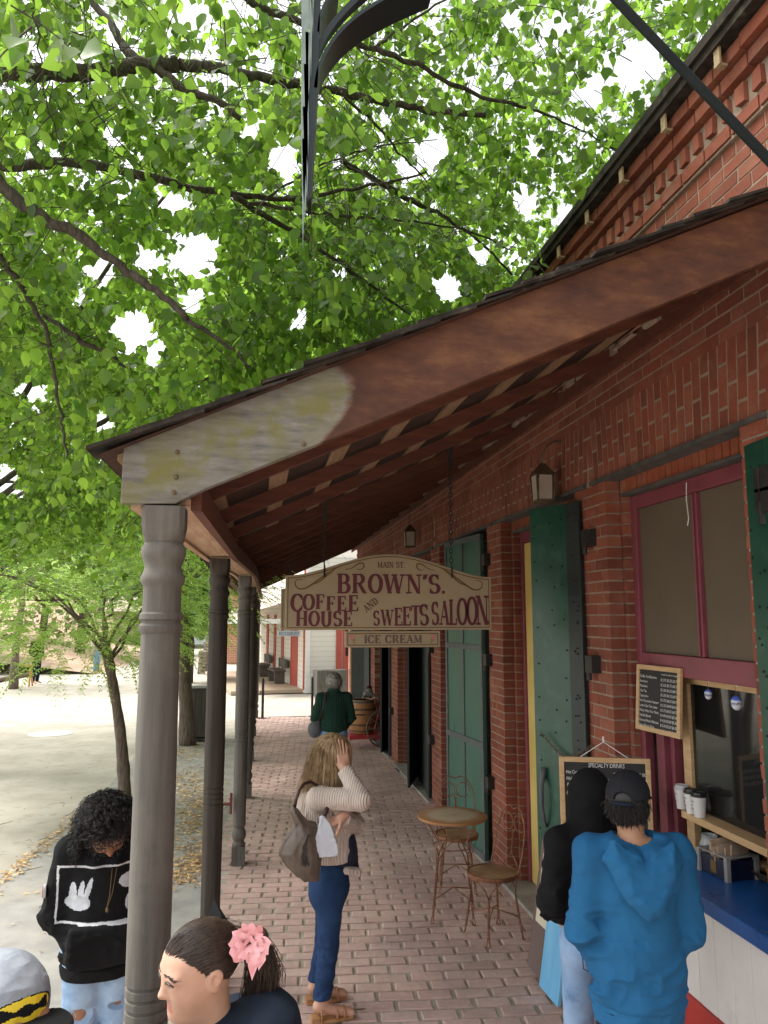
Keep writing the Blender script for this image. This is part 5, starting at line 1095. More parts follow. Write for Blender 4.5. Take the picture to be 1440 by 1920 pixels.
m = M(); p0, p1 = aZ(-60, 1290), aZ(75, 1262); m.tube([p0 + [0, 0, .04], (p0 + p1) / 2 + [.0, .2, .06], p1 + [0, 0, .04]], .08, 7); tag(mk('log_edging', m, m_tin), 'low dark log edging along the far left side of the street', 'log')
# ------------------------------------------------------------ trees
def leafmat(name, d, tr, rough=.45, var=.5, mixf=.5, hue=.04):
    m, n, l, b = newmat(name); g = n.new('ShaderNodeNewGeometry'); h = n.new('ShaderNodeHueSaturation'); h.inputs['Color'].default_value = rgb(d)
    ri = g.outputs['Random Per Island']; l.new(math_(n, l, 'ADD', math_(n, l, 'MULTIPLY', ri, var), 1 - var / 2), h.inputs['Value'])
    l.new(math_(n, l, 'ADD', math_(n, l, 'MULTIPLY', math_(n, l, 'FRACT', math_(n, l, 'MULTIPLY', ri, 17.3)), hue), .5 - hue / 2), h.inputs['Hue']); l.new(h.outputs[0], b.inputs['Base Color']); b.inputs['Roughness'].default_value = rough
    h2 = n.new('ShaderNodeHueSaturation'); h2.inputs['Color'].default_value = rgb(tr); l.new(math_(n, l, 'ADD', math_(n, l, 'MULTIPLY', math_(n, l, 'FRACT', math_(n, l, 'MULTIPLY', ri, 7.7)), var), 1 - var / 2), h2.inputs['Value'])
    t = n.new('ShaderNodeBsdfTranslucent'); l.new(h2.outputs[0], t.inputs[0]); mx = n.new('ShaderNodeMixShader'); mx.inputs[0].default_value = mixf
    l.new(b.outputs[0], mx.inputs[1]); l.new(t.outputs[0], mx.inputs[2]); l.new(mx.outputs[0], n['Material Output'].inputs[0]); return m
m_leaf = leafmat('broad_leaf', (.075, .155, .025), (.34, .56, .07), .4, 1.0, .62)
m_pin = leafmat('fern_leaf', (.26, .43, .10), (.58, .80, .20), .5, .5, .6)
m_far = leafmat('far_leaf', (.10, .20, .05), (.22, .40, .09), .6, .6, .4)
m_far2 = leafmat('far_blue_leaf', (.12, .20, .09), (.22, .36, .14), .6, .5, .4)
m_bark = pm('grey_brown_bark', (.045, .036, .028), (.13, .105, .085), 9, .9, .9, 30, .012, st=(5, 5, 1.2), detail=8)
m_bark2 = pm('furrowed_bark', (.075, .055, .04), (.22, .17, .13), 8, .9, 1.0, 26, .014, st=(7, 7, .8), detail=8)
HEART = (np.array([[0, 0, 0], [1, 0, -.08], [.10, .27, .05], [.42, .43, .08], [.76, .22, .02], [.10, -.27, .05], [.42, -.43, .08], [.76, -.22, .02], [.45, 0, 0]], float), np.array([[0, 8, 3, 2], [8, 1, 4, 3], [0, 5, 6, 8], [8, 6, 7, 1]]))
LANCE = (np.array([[0, 0, 0], [.45, .17, .03], [1, 0, -.03], [.45, -.17, .03]], float), np.array([[0, 3, 2, 1]]))
GAPS = [(475, 240, 30), (530, 292, 52), (75, 112, 30), (215, 250, 34), (318, 378, 38), (372, 468, 62), (275, 482, 38), (190, 500, 40), (252, 618, 60), (288, 655, 34), (198, 792, 26), (60, 728, 40), (955, 35, 26), (1210, 108, 52), (1180, 140, 40), (1100, 172, 34), (805, 282, 45), (770, 320, 34), (950, 150, 20), (1000, 270, 26), (985, 370, 40), (1065, 392, 30), (895, 470, 34), (835, 540, 40), (690, 345, 20), (560, 590, 26), (620, 60, 0), (350, 25, 30), (640, 520, 20), (150, 560, 26), (360, 560, 28), (15, 905, 38), (720, 220, 22), (500, 130, 18)]
def gapmask(P, k=1.0):
    x, y, f = proj(P); keep = np.ones(len(P), bool)
    j = 26 * (vn(np.c_[x, y, x * 0] / 22) - .5) + 16 * (vn(np.c_[x, y, x * 0 + 4] / 8) - .5)
    for gx, gy, gr in GAPS: keep &= (np.hypot(x - gx, (y - gy) * .95) + j > gr * k * .74)
    return keep
def crown_ok(P):
    X, Y_, Z_ = P[:, 0], P[:, 1], P[:, 2]; ok = ~((X > 1.8) & (Z_ < 5.35)); ok &= ~((X > -.85) & (X < 2.4) & (Z_ < 3.0 + RS * X + .38) & (Y_ > 1.9)); ok &= _len(P - OC) > 1.9
    x, y, f = proj(P); ok &= (f > .5) & (x > -330) & (x < 1750) & (y > -420) & (y < 1120); return ok
def twigleaves(seeds, per, size, spread, r2):
    """twigs grown from seeds; returns leaf centres, directions, normals, sizes, twig polylines"""
    n = len(seeds); a = r2.uniform(0, 6.283, n); D = np.c_[np.cos(a), np.sin(a), r2.uniform(-.9, .15, n)]; D /= _len(D)[:, None]; L = r2.uniform(.5, 1.2, n) * spread
    t = np.linspace(0, 1, 6); sag = np.array([0, 0, -1.0]); TW = seeds[:, None] + D[:, None] * (L[:, None, None] * t[None, :, None]) + sag * (L[:, None, None] * .35 * t[None, :, None] ** 2)
    tt = r2.uniform(.05, 1.0, (n, per)); C = seeds[:, None] + D[:, None] * (L[:, None] * tt)[..., None] + sag * (L[:, None] * .35 * tt ** 2)[..., None]
    C = C + r2.normal(0, .045 * spread, C.shape); C = C.reshape(-1, 3); k = len(C)
    al = r2.normal(0, .55, (k, 3)) + np.repeat(D, per, 0) * .35 + np.array([0, 0, -.85]); nn = r2.normal(0, .6, (k, 3)) + np.array([0, -.45, .5]); S = size * r2.uniform(.45, 1.3, k)
    return C, al, nn, S, TW
LY = 1
def limbs(m, L, trunk_pt=None):
    out = []
    for pts, Yv, r0, r1 in L:
        n = len(pts); Ys = np.linspace(Yv[0], Yv[1], n) * LY
        P = np.array([aY(x, y, q) for (x, y), q in zip(pts, Ys)]); tt = np.linspace(0, n - 1, n * 4); Q = np.stack([np.interp(tt, range(n), P[:, i]) for i in range(3)], 1)
        for _ in range(3): Q[1:-1] = (Q[:-2] + 2 * Q[1:-1] + Q[2:]) / 4
        Q[1:-1] += rng.normal(0, .006, Q[1:-1].shape); rr = .78 * np.linspace(r0, r1, len(Q)) * (1 + rng.normal(0, .05, len(Q)))
        if trunk_pt is not None:
            T0 = np.array(trunk_pt); mid = (T0 + Q[0]) / 2 + [0, 0, .3]; Q = np.r_[[T0, mid], Q]; rr = np.r_[r0 * 1.5, r0 * 1.2, rr]; 
        m.tube(Q, rr, 9); out.append(Q)
    return out
# tree one: the broad-leaved tree over the porch
t1 = thing('broadleaf_tree', 'big heart leaved tree spreading dark limbs over the porch and street', 'tree', (-3.6, 5.4, 0))
m = M(); m.tube([(-3.6, 5.4, -.05), (-3.62, 5.4, .5), (-3.55, 5.45, 1.6), (-3.5, 5.4, 2.6), (-3.45, 5.35, 3.5)], [.30, .23, .20, .19, .17], 14); mk('trunk', m, m_bark, t1, smooth=True)
m = M(); tp = (-3.45, 5.35, 3.4)
LY = .84
L1 = [([(-110, 140), (0, 133), (80, 138), (150, 140), (210, 132), (270, 120), (335, 120)], (5.0, 5.0), .062, .055), ([(-90, 318), (0, 314), (60, 308), (170, 305), (250, 325), (330, 345)], (5.6, 5.6), .046, .034), ([(-60, 290), (0, 345), (60, 400), (130, 430), (180, 465), (240, 510), (300, 550), (350, 600)], (4.6, 4.9), .048, .022)]
Qs = limbs(m, L1, tp)
L2 = [([(335, 120), (400, 125), (480, 145), (560, 160), (640, 172), (700, 185), (770, 200), (830, 212), (910, 216)], (5.0, 5.5), .045, .022), ([(285, 122), (330, 160), (370, 175), (405, 190), (450, 222)], (5.0, 4.9), .036, .02), ([(262, 120), (230, 85), (205, 40), (160, -15), (120, -90)], (5.0, 5.2), .035, .022),
 ([(330, 345), (420, 365), (500, 372), (570, 374), (640, 358), (720, 345), (800, 322)], (5.6, 6.2), .03, .010), ([(440, 370), (480, 395), (560, 440), (620, 480), (700, 540), (770, 590)], (5.65, 6.6), .028, .010), ([(465, 383), (600, 400), (740, 412), (860, 425), (960, 470)], (5.6, 6.8), .018, .006),
 ([(400, -60), (465, 0), (530, 30), (600, 55), (700, 95), (770, 112), (830, 150), (900, 182), (970, 196)], (4.6, 5.4), .032, .014), ([(700, 95), (740, 60), (800, 20), (880, -30)], (5.0, 5.2), .014, .007), ([(0, 480), (40, 540), (80, 600), (95, 660), (105, 740), (118, 800), (126, 855)], (5.2, 5.6), .022, .008), ([(-20, 420), (0, 480)], (5.0, 5.2), .03, .022),
 ([(700, 335), (760, 370), (800, 390), (845, 412), (905, 455), (960, 515)], (6.6, 7.4), .03, .012), ([(640, 300), (700, 335)], (6.4, 6.6), .03, .03), ([(350, 600), (420, 640), (470, 690)], (4.9, 5.1), .02, .008), ([(150, 640), (210, 665), (235, 690)], (5.4, 5.5), .022, .01), ([(80, 590), (150, 640)], (5.4, 5.4), .015, .02),
 ([(500, 372), (560, 330), (640, 290), (720, 270), (820, 262)], (5.7, 6.1), .012, .005), ([(640, 172), (700, 230), (760, 300), (800, 340)], (5.2, 5.8), .014, .006), ([(150, 140), (165, 190), (220, 260), (270, 320)], (4.9, 5.2), .007, .004), ([(60, -10), (75, 90), (85, 190), (120, 290)], (4.2, 4.6), .006, .004), ([(560, 20), (640, 60), (680, 100)], (4.5, 4.6), .01, .006), ([(960, 196), (1040, 220), (1120, 260), (1180, 300)], (5.4, 6), .013, .005)]
Qs += limbs(m, L2); mk('limbs', m, m_bark, t1, smooth=True)
r2 = np.random.default_rng(21)
def zl(P):
    X, Y_ = P[:, 0], P[:, 1]; z = 3.75 + np.maximum(0, 4.8 - Y_) * .55 - .03 * np.maximum(0, Y_ - 6) + .25 * np.sin(X * 1.7 + Y_)
    z = z - .85 * np.exp(-(((X + 1.25) / .65) ** 2 + ((Y_ - 6.1) / .8) ** 2)); z = np.where(X > -.6, z + .25, z); return z
def sample(n, lo, hi, thick, thr, zf, seed):
    out = []; tot = 0
    while tot < n:
        P = r2.uniform(lo, hi, (n * 3, 3)); P[:, 2] = zf(P) + .1 + thick * r2.uniform(0, 1, len(P)) ** 1.25
        k = vn(P * .95 + seed) * .65 + vn(P * 2.3 + seed * 2) * .35 > thr; P = P[k]; P = P[crown_ok(P)]; out.append(P); tot += len(P)
    return np.concatenate(out)[:n]
sd = sample(5500, (-6, 1.9, 0), (3.4, 11, 0), 2.7, .44, zl, 3.1)
# fill: twigs hanging from the traced limbs
extra = np.concatenate([q[r2.integers(0, len(q), 18)] for q in Qs[3:]]) + r2.normal(0, .12, (18 * len(Qs[3:]), 3)); sd = np.r_[sd, extra[crown_ok(extra)]]
C, al, nn, S, TW = twigleaves(sd, 20, .069, .66, r2)
near = np.array([aY(x, y, q) for x, y, q in ((60, 50, 2.15), (20, 10, 2.2), (120, 90, 2.25), (250, 30, 2.4), (210, 80, 2.3), (-60, 60, 2.2), (320, 10, 2.6), (30, 110, 2.6), (420, 40, 2.8), (150, -60, 2.3), (480, -30, 2.7))])
c_, a_, n_, s_, tw_ = twigleaves(near, 7, .075, .28, r2); C = np.r_[C, c_]; al = np.r_[al, a_]; nn = np.r_[nn, n_]; S = np.r_[S, s_]; TW = np.r_[TW, tw_]
def clearview(C, Qs, keep=.15):
    x, y, f = proj(C); ok = np.ones(len(C), bool)
    for q in Qs:
        qx, qy, qf = proj(q); d = np.hypot(x[:, None] - qx, y[:, None] - qy); j = d.argmin(1); ok &= ~((d[np.arange(len(C)), j] < 24) & (f < qf[j] + .05) & (r2.uniform(0, 1, len(C)) > keep))
    return ok
k = gapmask(C) & crown_ok(C) & clearview(C, Qs); V, F = leafset(C[k], al[k], nn[k], S[k], HEART); mk('leaves', (V, F), m_leaf, t1); print('leaves1', k.sum())
TW = TW[gapmask(TW[:, 3], 1.) & gapmask(TW[:, 5], 1.) & gapmask(TW[:, 1], 1.) & crown_ok(TW[:, 5])]; V, F = strands(TW, .0032, 4); mk('twigs', (V, F), m_bark, t1)
# tree two, further up the street
t2 = thing('broadleaf_tree', 'second heart leaved tree whose crown fills the gap beyond the porch roof', 'tree', (-5.2, 13.0, 0))
m = M(); m.tube([(-5.2, 13, -.05), (-5.2, 13, 1), (-5.0, 13, 2.6), (-4.8, 13, 3.8)], [.32, .24, .2, .18], 12); mk('trunk', m, m_bark, t2, smooth=True)
m = M()
for k in range(16):
    a = R(-75 + k * 12 + random.uniform(-5, 5)); L = random.uniform(4, 8); P = [(-4.8, 13, 3.6)]; q = np.array(P[0]); d = np.array([math.cos(a), math.sin(a) * 1.1, .42])
    for j in range(7): q = q + d * L / 7 + rng.normal(0, .12, 3); d = d + [0, 0, -.035]; P.append(q)
    m.tube(P, np.linspace(.06, .008, len(P)), 8)
mk('limbs', m, m_bark, t2, smooth=True)
sd = sample(3000, (-9, 9.5, 0), (3.6, 19, 0), 3.2, .42, lambda P: 3.7 - .02 * P[:, 1] + .3 * np.sin(P[:, 0] * 1.3 + P[:, 1] * .8) + (P[:, 0] > -.6) * .5 + np.maximum(0, P[:, 1] - 11) * .08, 9.4)
C, al, nn, S, TW = twigleaves(sd, 18, .098, .9, r2); k = gapmask(C, .9) & crown_ok(C); V, F = leafset(C[k], al[k], nn[k], S[k], HEART); mk('leaves', (V, F), m_leaf, t2); print('leaves2', k.sum())
TW = TW[gapmask(TW[:, 3], .95) & gapmask(TW[:, 5], .95) & gapmask(TW[:, 1], .95)]; V, F = strands(TW, .005, 3); mk('twigs', (V, F), m_bark, t2)
# feathery young trees
def pinnate(seeds, dirs, L, npair, ls, r2):
    n = len(seeds); D = dirs / _len(dirs)[:, None]; side = np.cross(D, (0, 0, 1.0)); side /= _len(side)[:, None] + 1e-9; L = L * r2.uniform(.7, 1.15, n)
    t = np.linspace(0, 1, 7); drop = np.array([0, 0, -1.0]); RC = seeds[:, None] + D[:, None] * (L[:, None, None] * t[None, :, None]) + drop * (L[:, None, None] * .55 * t[None, :, None] ** 2)
    tt = np.linspace(.12, 1, npair); Cs, As, Ns, Ss = [], [], [], []
    for u in tt:
        c = seeds + D * (L * u)[:, None] + drop * (L * .55 * u * u)[:, None]
        for s in (-1, 1):
            Cs.append(c); As.append(side * s + D * .45 + r2.normal(0, .1, D.shape) + drop * (.25 + .3 * u)); Ns.append(np.array([0, 0, 1.0]) + r2.normal(0, .25, D.shape)); Ss.append(ls * (1 - .35 * u) * r2.uniform(.85, 1.15, n))
    return np.concatenate(Cs), np.concatenate(As), np.concatenate(Ns), np.concatenate(Ss), RC
def feather_tree(label, base, path, rad, c0, rx, rz, nl, seedlen, gate=None, name='feather_leaved_tree', br=9, ls=.075, L=.34):
    t = thing(name, label, 'tree', base); m = M(); P = np.array(path); tt = np.linspace(0, len(P) - 1, 26); Q = np.stack([np.interp(tt, range(len(P)), P[:, i]) for i in range(3)], 1)
    for _ in range(3): Q[1:-1] = (Q[:-2] + 2 * Q[1:-1] + Q[2:]) / 4
    rr = np.interp(np.linspace(0, 1, 26), np.linspace(0, 1, len(rad)), rad); m.tube(Q, rr * (1 + rng.normal(0, .05, 26)), 14); mk('trunk', m, m_bark2, t, smooth=True)
    m = M(); top = Q[-1]; tips = []
    for k in range(br):
        a = k * 2.4 + .3; el = random.uniform(.25, 1.2); d = np.array([math.cos(a) * rx[0], math.sin(a) * rx[1], rz * el]) * random.uniform(.6, 1.0); q = top + (Q[-6] - top) * random.random(); P_ = [q]; tgt = np.array(c0) + d * [1, 1, .6] - [0, 0, rz * .2]
        for j in range(1, 8): u = j / 7; P_.append(q + (tgt - q) * u + np.array([0, 0, .25 * math.sin(math.pi * u)]) + rng.normal(0, .03, 3))
        m.tube(P_, np.linspace(rad[-1] * .4, .004, 8), 7); tips += P_[2:]
    mk('limbs', m, m_bark2, t, smooth=True)
    u = r2.normal(0, 1, (nl, 3)); u /= _len(u)[:, None]; rr_ = r2.uniform(.25, 1, nl) ** .5; S0 = np.array(c0) + u * rr_[:, None] * np.array([rx[0], rx[1], rz]); S0 = S0[vn(S0 * 1.7 + 5) > .33]
    if gate is not None: S0 = S0[gate(S0)]
    dd = (S0 - np.array(c0)) * [1, 1, .3] + r2.normal(0, .35, S0.shape) + [0, 0, .25]; C, A, N, S, RC = pinnate(S0, dd, L, 10, ls, r2); V, F = leafset(C, A, N, S, LANCE); mk('leaves', (V, F), m_pin, t)
    V, F = strands(RC, .0022, 3); mk('leaf_stalks', (V, F), m_pin, t); return t
b0 = aZ(235, 1532); Yt = b0[1]
feather_tree('young tree with a thin curved trunk and feathery bright green leaves, beside the nearest post', b0, [b0 + [0, 0, -.05], aY(233, 1460, Yt), aY(226, 1370, Yt), aY(215, 1300, Yt), aY(205, 1245, Yt), aY(196, 1200, Yt)], [.092, .07, .062, .058, .06, .05], aY(150, 1118, Yt + .1), (1.75, 1.3), .92, 1150, .3, gate=lambda S: (proj(S)[1] > 950) & (proj(S)[1] < 1262 - np.abs(proj(S)[0] - 120) * .12))
b1 = aZ(352, 1394); Yt = b1[1]
feather_tree('rough straight trunked feathery tree beside the plank trash bin', b1, [b1 + [0, 0, -.05], aY(348, 1300, Yt), aY(344, 1220, Yt), aY(340, 1120, Yt), aY(338, 1060, Yt)], [.17, .12, .11, .10, .08], aY(330, 1075, Yt + .3), (2.0, 1.8), 1.5, 1000, .3, ls=.10, L=.42, gate=lambda S: proj(S)[1] < 1225)
b3 = aZ(25, 1290)
feather_tree('slim tree far across the street beside the orange sawhorse', b3, [b3 + [0, 0, -.05], b3 + [0, 0, 1.5], b3 + [.1, 0, 2.6], b3 + [.1, 0, 3.4]], [.16, .11, .10, .08], b3 + [.1, 0, 4.0], (2.4, 2.2), 1.7, 500, .3, name='feather_leaved_tree', ls=.14, L=.6)
# far trees
def far_tree(label, x, y, h, r, mt, seed, n=1500, ls=.42):
    t = thing('far_tree', label, 'tree', (x, y, 0), 0, 'trees across the far side of the street'); m = M(); m.tube([(x, y, -.1), (x + .1, y, h * .3), (x, y, h * .62)], [.3, .2, .1], 9)
    for k in range(7): a = k * .95; m.tube([(x, y, h * .34), (x + r * .35 * math.cos(a), y + r * .35 * math.sin(a), h * .5), (x + r * .75 * math.cos(a), y + r * .75 * math.sin(a), h * .68)], [.12, .07, .03], 6)
    mk('trunk', m, m_bark, t, smooth=True); rr = np.random.default_rng(seed); k = 20; cc = rr.normal(0, 1, (k, 3)); cc /= _len(cc)[:, None]; cc = cc * [r * .7, r * .7, h * .30] * rr.uniform(.3, 1, (k, 1)) + [x, y, h * .66]
    ci = rr.integers(0, k, n); u = rr.normal(0, 1, (n, 3)); u /= _len(u)[:, None]; C = cc[ci] + u * (r * .42) * rr.uniform(.4, 1, (n, 1)) ** .5; V, F = leafset(C, rr.normal(0, .8, (n, 3)) + [0, 0, -.5], u + rr.normal(0, .5, (n, 3)), ls * rr.uniform(.5, 1.2, n), HEART); mk('crown', (V, F), mt, t)
FT = [(-12.5, 36, 6.5, 3.2, m_far, 'yellow green tree at the far left edge behind the slim tree'), (-9.5, 44, 8.5, 4.0, m_far2, 'tall bluish tree behind the young feathery tree'), (-13, 50, 9, 5.5, m_far, 'tallest hazy tree at far left'), (-6.2, 50, 7.5, 3.2, m_far, 'round green tree left of the far shed front'), (-7.8, 72, 12, 6, m_far2, 'tall tree rising over the far shed'), (-1.2, 56, 8, 3, m_far, 'green tree seen between the nearer porch posts'), (-2.6, 29, 4.6, 1.6, m_far, 'small tree on the far street side seen between posts'), (3, 70, 12, 6, m_far2, 'broad tree behind the orange brick building'), (-18, 44, 8, 4.5, m_far, 'wide tree beyond the left edge of the hillside')]
for k, (x, y, h, r, mt, lab) in enumerate(FT): far_tree(lab, x, y, h, r, mt, 50 + k)
rr = np.random.default_rng(5); n = 9000; C = np.c_[rr.uniform(-60, 50, n), rr.uniform(78, 110, n), rr.uniform(0, 1, n) ** .8 * 13]; C[:, 2] += 3 * np.sin(C[:, 0] * .25); C = C[vn(C * .25) > .3]; n = len(C)
V, F = leafset(C, rr.normal(0, 1, (n, 3)), rr.normal(0, 1, (n, 3)), rr.uniform(.8, 2, n), HEART); tag(mk('distant_wood', (V, F), m_far2), 'hazy green woodland closing off the far end of the street', kind='stuff')
# low shoots by posts
# ------------------------------------------------------------ people
def skinmat(name, c, r=.5):
    m, n, l, b = newmat(name); v = coords(n, l); f = noise(n, l, v, 25, 5); l.new(mixc(n, l, f, tuple(x * .86 for x in c), tuple(min(1, x * 1.08) for x in c)), b.inputs['Base Color']); b.inputs['Roughness'].default_value = r
    b.inputs['Subsurface Weight'].default_value = .12; b.inputs['Subsurface Radius'].default_value = (.01, .004, .002); b.inputs['Subsurface Scale'].default_value = .6
    return m
m_skA = skinmat('fair_skin', (.55, .31, .21)); m_skB = skinmat('tan_skin', (.50, .26, .15)); m_skG = skinmat('light_tan_skin', (.53, .31, .215)); m_skC = skinmat('brown_skin', (.36, .17, .09)); m_lip = skinmat('lip', (.50, .17, .14), .35)
def cloth(name, c, c2=None, bs=260, bm=.25, sc_=3, rough=.9, sheen=.0, **k): return pm(name, c, c2 or tuple(x * .82 for x in c), sc_, rough, bm, bs, .002, sheen=sheen, spec=.2, **k)
m_blackc = cloth('black_fleece', (.0045, .0045, .005), (.008, .008, .009)); m_bluec = cloth('blue_fleece', (.014, .095, .215), (.020, .125, .27)); m_navy = cloth('navy_fleece', (.007, .012, .022), (.012, .018, .03))
m_jlight = cloth('light_denim', (.24, .36, .52), (.36, .48, .62), 420, .3, 4, c3=(.16, .25, .40), s3=5, lo3=.5, hi3=.75); m_jmid = cloth('mid_denim', (.16, .27, .44), (.27, .39, .56), 420, .3, 4, c3=(.09, .16, .30), s3=5); m_jdark = cloth('dark_denim', (.012, .03, .085), (.022, .055, .13), 420, .3, 6); m_jnight = cloth('night_denim', (.01, .016, .035), (.016, .026, .05), 420, .3)
def knit(name, c, sx_, bump_s=.8, wave=60):
    m, n, l, b = newmat(name); w_ = n.new('ShaderNodeTexWave'); w_.wave_type = 'BANDS'; w_.bands_direction = 'X'; v = coords(n, l, rot=sx_); l.new(v, w_.inputs['Vector']); w_.inputs['Scale'].default_value = wave / 6.28 * 1.0; w_.inputs['Distortion'].default_value = 1.2; w_.inputs['Detail'].default_value = 1; w_.inputs['Detail Scale'].default_value = .6
    l.new(mixc(n, l, w_.outputs['Fac'], tuple(x * .82 for x in c), c), b.inputs['Base Color']); b.inputs['Roughness'].default_value = .95; bump(n, l, b, w_.outputs['Fac'], bump_s, .004); return m
m_cardi = knit('cream_rib_knit', (.60, .51, .44), (0, 0, .5), .9, 138); m_cable = knit('dark_green_knit', (.010, .050, .032), (0, 0, 0), 1.0, 65)
def hairmat(name, c, c2, r=.42): return pm(name, c, c2, 30, r, 0, lo=.3, hi=.7, isl=.5, spec=.45)
m_hblk = hairmat('black_hair', (.006, .005, .005), (.016, .012, .010)); m_hdk = hairmat('dark_brown_hair', (.018, .011, .008), (.065, .040, .026)); m_hbl = hairmat('blonde_hair', (.23, .145, .07), (.52, .36, .19)); m_hgr = hairmat('grey_hair', (.13, .12, .105), (.34, .32, .29))
nrm_ = lambda v: np.asarray(v, float) / (np.linalg.norm(v) + 1e-12)
def frame(fwd, up=(0, 0, 1)):
    f = nrm_(fwd); r_ = nrm_(np.cross(f, up)); u = np.cross(r_, f); return np.stack([r_, f, u], 1)     # columns: right, forward, up
def head(c, T, s=.225, nose=1.0, jaw=1.0, k=.03):
    """head prims; c = centre of the head, T = frame, s = height of the head; local axes right, forward, up in units of s"""
    def L(x, y, z): return np.asarray(c) + T @ (np.array([x, y, z]) * s)
    P = [ell(L(0, -.05, .13), np.array([.335, .42, .37]) * s, T), (ell(L(0, .10, -.17), np.array([.25 * jaw, .26, .29]) * s, T), .06), (ell(L(0, .22, -.385), np.array([.12, .13, .10]) * s, T), .05), (ell(L(0, .28, .12), np.array([.24, .13, .20]) * s, T), .04)]
    for e in (-1, 1):
        P += [(ell(L(e * .16, .24, -.15), np.array([.115, .135, .14]) * s, T), .03), (ell(L(e * .15, .385, .065), np.array([.095, .05, .032]) * s, T), .02)]
        P += [(ell(L(e * .345, -.035, -.06), np.array([.030, .080, .125]) * s, T), .008), (ell(L(e * .375, -.05, .0), np.array([.020, .085, .080]) * s, T), .008), (ell(L(e * .392, -.02, -.035), np.array([.022, .042, .070]) * s, T), -1)]
    P += [(cap(L(0, .375, .07), L(0, .475 * nose, -.135), .026 * s * 1.1, .044 * s), .018), (ell(L(0, .480 * nose, -.150), np.array([.050, .05, .036]) * s, T), .006), (ell(L(-.055, .42, -.165), np.array([.033, .045, .030]) * s, T), .008), (ell(L(.055, .42, -.165), np.array([.033, .045, .030]) * s, T), .008)]
    P += [(ell(L(0, .375, -.262), np.array([.085, .05, .026]) * s, T), .005), (ell(L(0, .365, -.312), np.array([.072, .05, .030]) * s, T), .005), (ell(L(0, .33, -.42), np.array([.07, .06, .05]) * s, T), .03)]
    for e in (-1, 1): P += [(ell(L(e * .15, .44, -.004), np.array([.078, .058, .036]) * s, T), -1)]
    for e in (-1, 1): P += [(ell(L(e * .15, .335, -.002), np.array([.070, .058, .050]) * s, T), .006)]
    return P, L
def surfy(f, L, x, z):
    ys = np.linspace(.62, .1, 400); d = f(np.array([L(x, y, z) for y in ys])); k = np.argmax(d < 0); return ys[k]
def face_mats(L, T, s, c):
    """material index: 1 for lips"""
    def f(V):
        q = (V - np.asarray(c)) @ T / s; mi = np.zeros(len(V), int)
        mi[(np.abs(q[:, 0]) < .085) & (q[:, 1] > .372) & (q[:, 2] < -.238) & (q[:, 2] > -.345)] = 1; return mi
    return f
def hand(w, d, n, side, s=.18, curl=(.5, .55, .6, .65), thumb=.6, spread=.0):
    """w wrist, d towards the fingers, n palm normal, side = +1/-1 where the thumb leaves"""
    d = nrm_(d); n = nrm_(np.asarray(n, float) - d * (np.asarray(n, float) @ d)); x = np.cross(d, n) * side; k = s / .18; w = np.asarray(w, float)
    P = [cap(w - d * .02 * k, w + d * .02 * k, .024 * k, .026 * k), (rbox(w + d * .052 * k, np.array([.040, .012, .045]) * k, .012 * k, np.stack([x, n, d], 1)), .02)]
    L_ = ((.030, .045, .026, .020, .0088), (.010, .050, .030, .022, .0092), (-.010, .046, .028, .021, .0088), (-.029, .036, .022, .018, .0078))
    for (off, a, b, c_, r), cu in zip(L_, curl):
        p = w + d * .092 * k + x * off * k; e = nrm_(d + x * off * spread * 8); ang = 0
        P.append((cap(p - e * .02 * k, p, r * k * 1.15), .006))
        for seg in (a, b, c_):
            ang += cu * .75; v = e * math.cos(ang) + n * math.sin(ang); q = p + v * seg * k; P.append((cap(p, q, r * k, r * k * .9), .002)); p = q; r *= .93
    p = w + d * .03 * k + x * .034 * k; v = nrm_(d * .6 + x * (1 - thumb * .5) + n * thumb * .6)
    for seg, r in ((.038, .0125), (.030, .0105), (.022, .009)):
        q = p + v * seg * k; P.append((cap(p, q, r * k, r * k * .9), .006)); p = q; v = nrm_(v + d * .3 + n * .15)
    return P
def J0(x, y, ang, h, z=0):
    """standing skeleton; ang = direction faced, clockwise from +Y"""
    a = R(ang); f = np.array([math.sin(a), math.cos(a), 0]); r = np.array([math.cos(a), -math.sin(a), 0]); k = h / 1.7; o = np.array([x, y, z])
    W = lambda a_, b_, c_: o + (r * a_ + f * b_ + np.array([0, 0, c_])) * k
    J = dict(head=W(0, .03, 1.575), neck=W(0, -.01, 1.42), chest=W(0, 0, 1.24), belly=W(0, .01, 1.06), hip=W(0, 0, .93)); J['f'] = f; J['r'] = r; J['k'] = k; J['W'] = W; J['hf'] = f
    for n_, s in (('L', -1), ('R', 1)):
        J['sh' + n_] = W(s * .175, -.01, 1.385); J['el' + n_] = W(s * .24, -.03, 1.10); J['wr' + n_] = W(s * .25, .06, .87); J['hp' + n_] = W(s * .085, 0, .90); J['kn' + n_] = W(s * .095, .02, .50); J['an' + n_] = W(s * .09, -.02, .085); J['to' + n_] = W(s * .11, .14, .03)
    return J
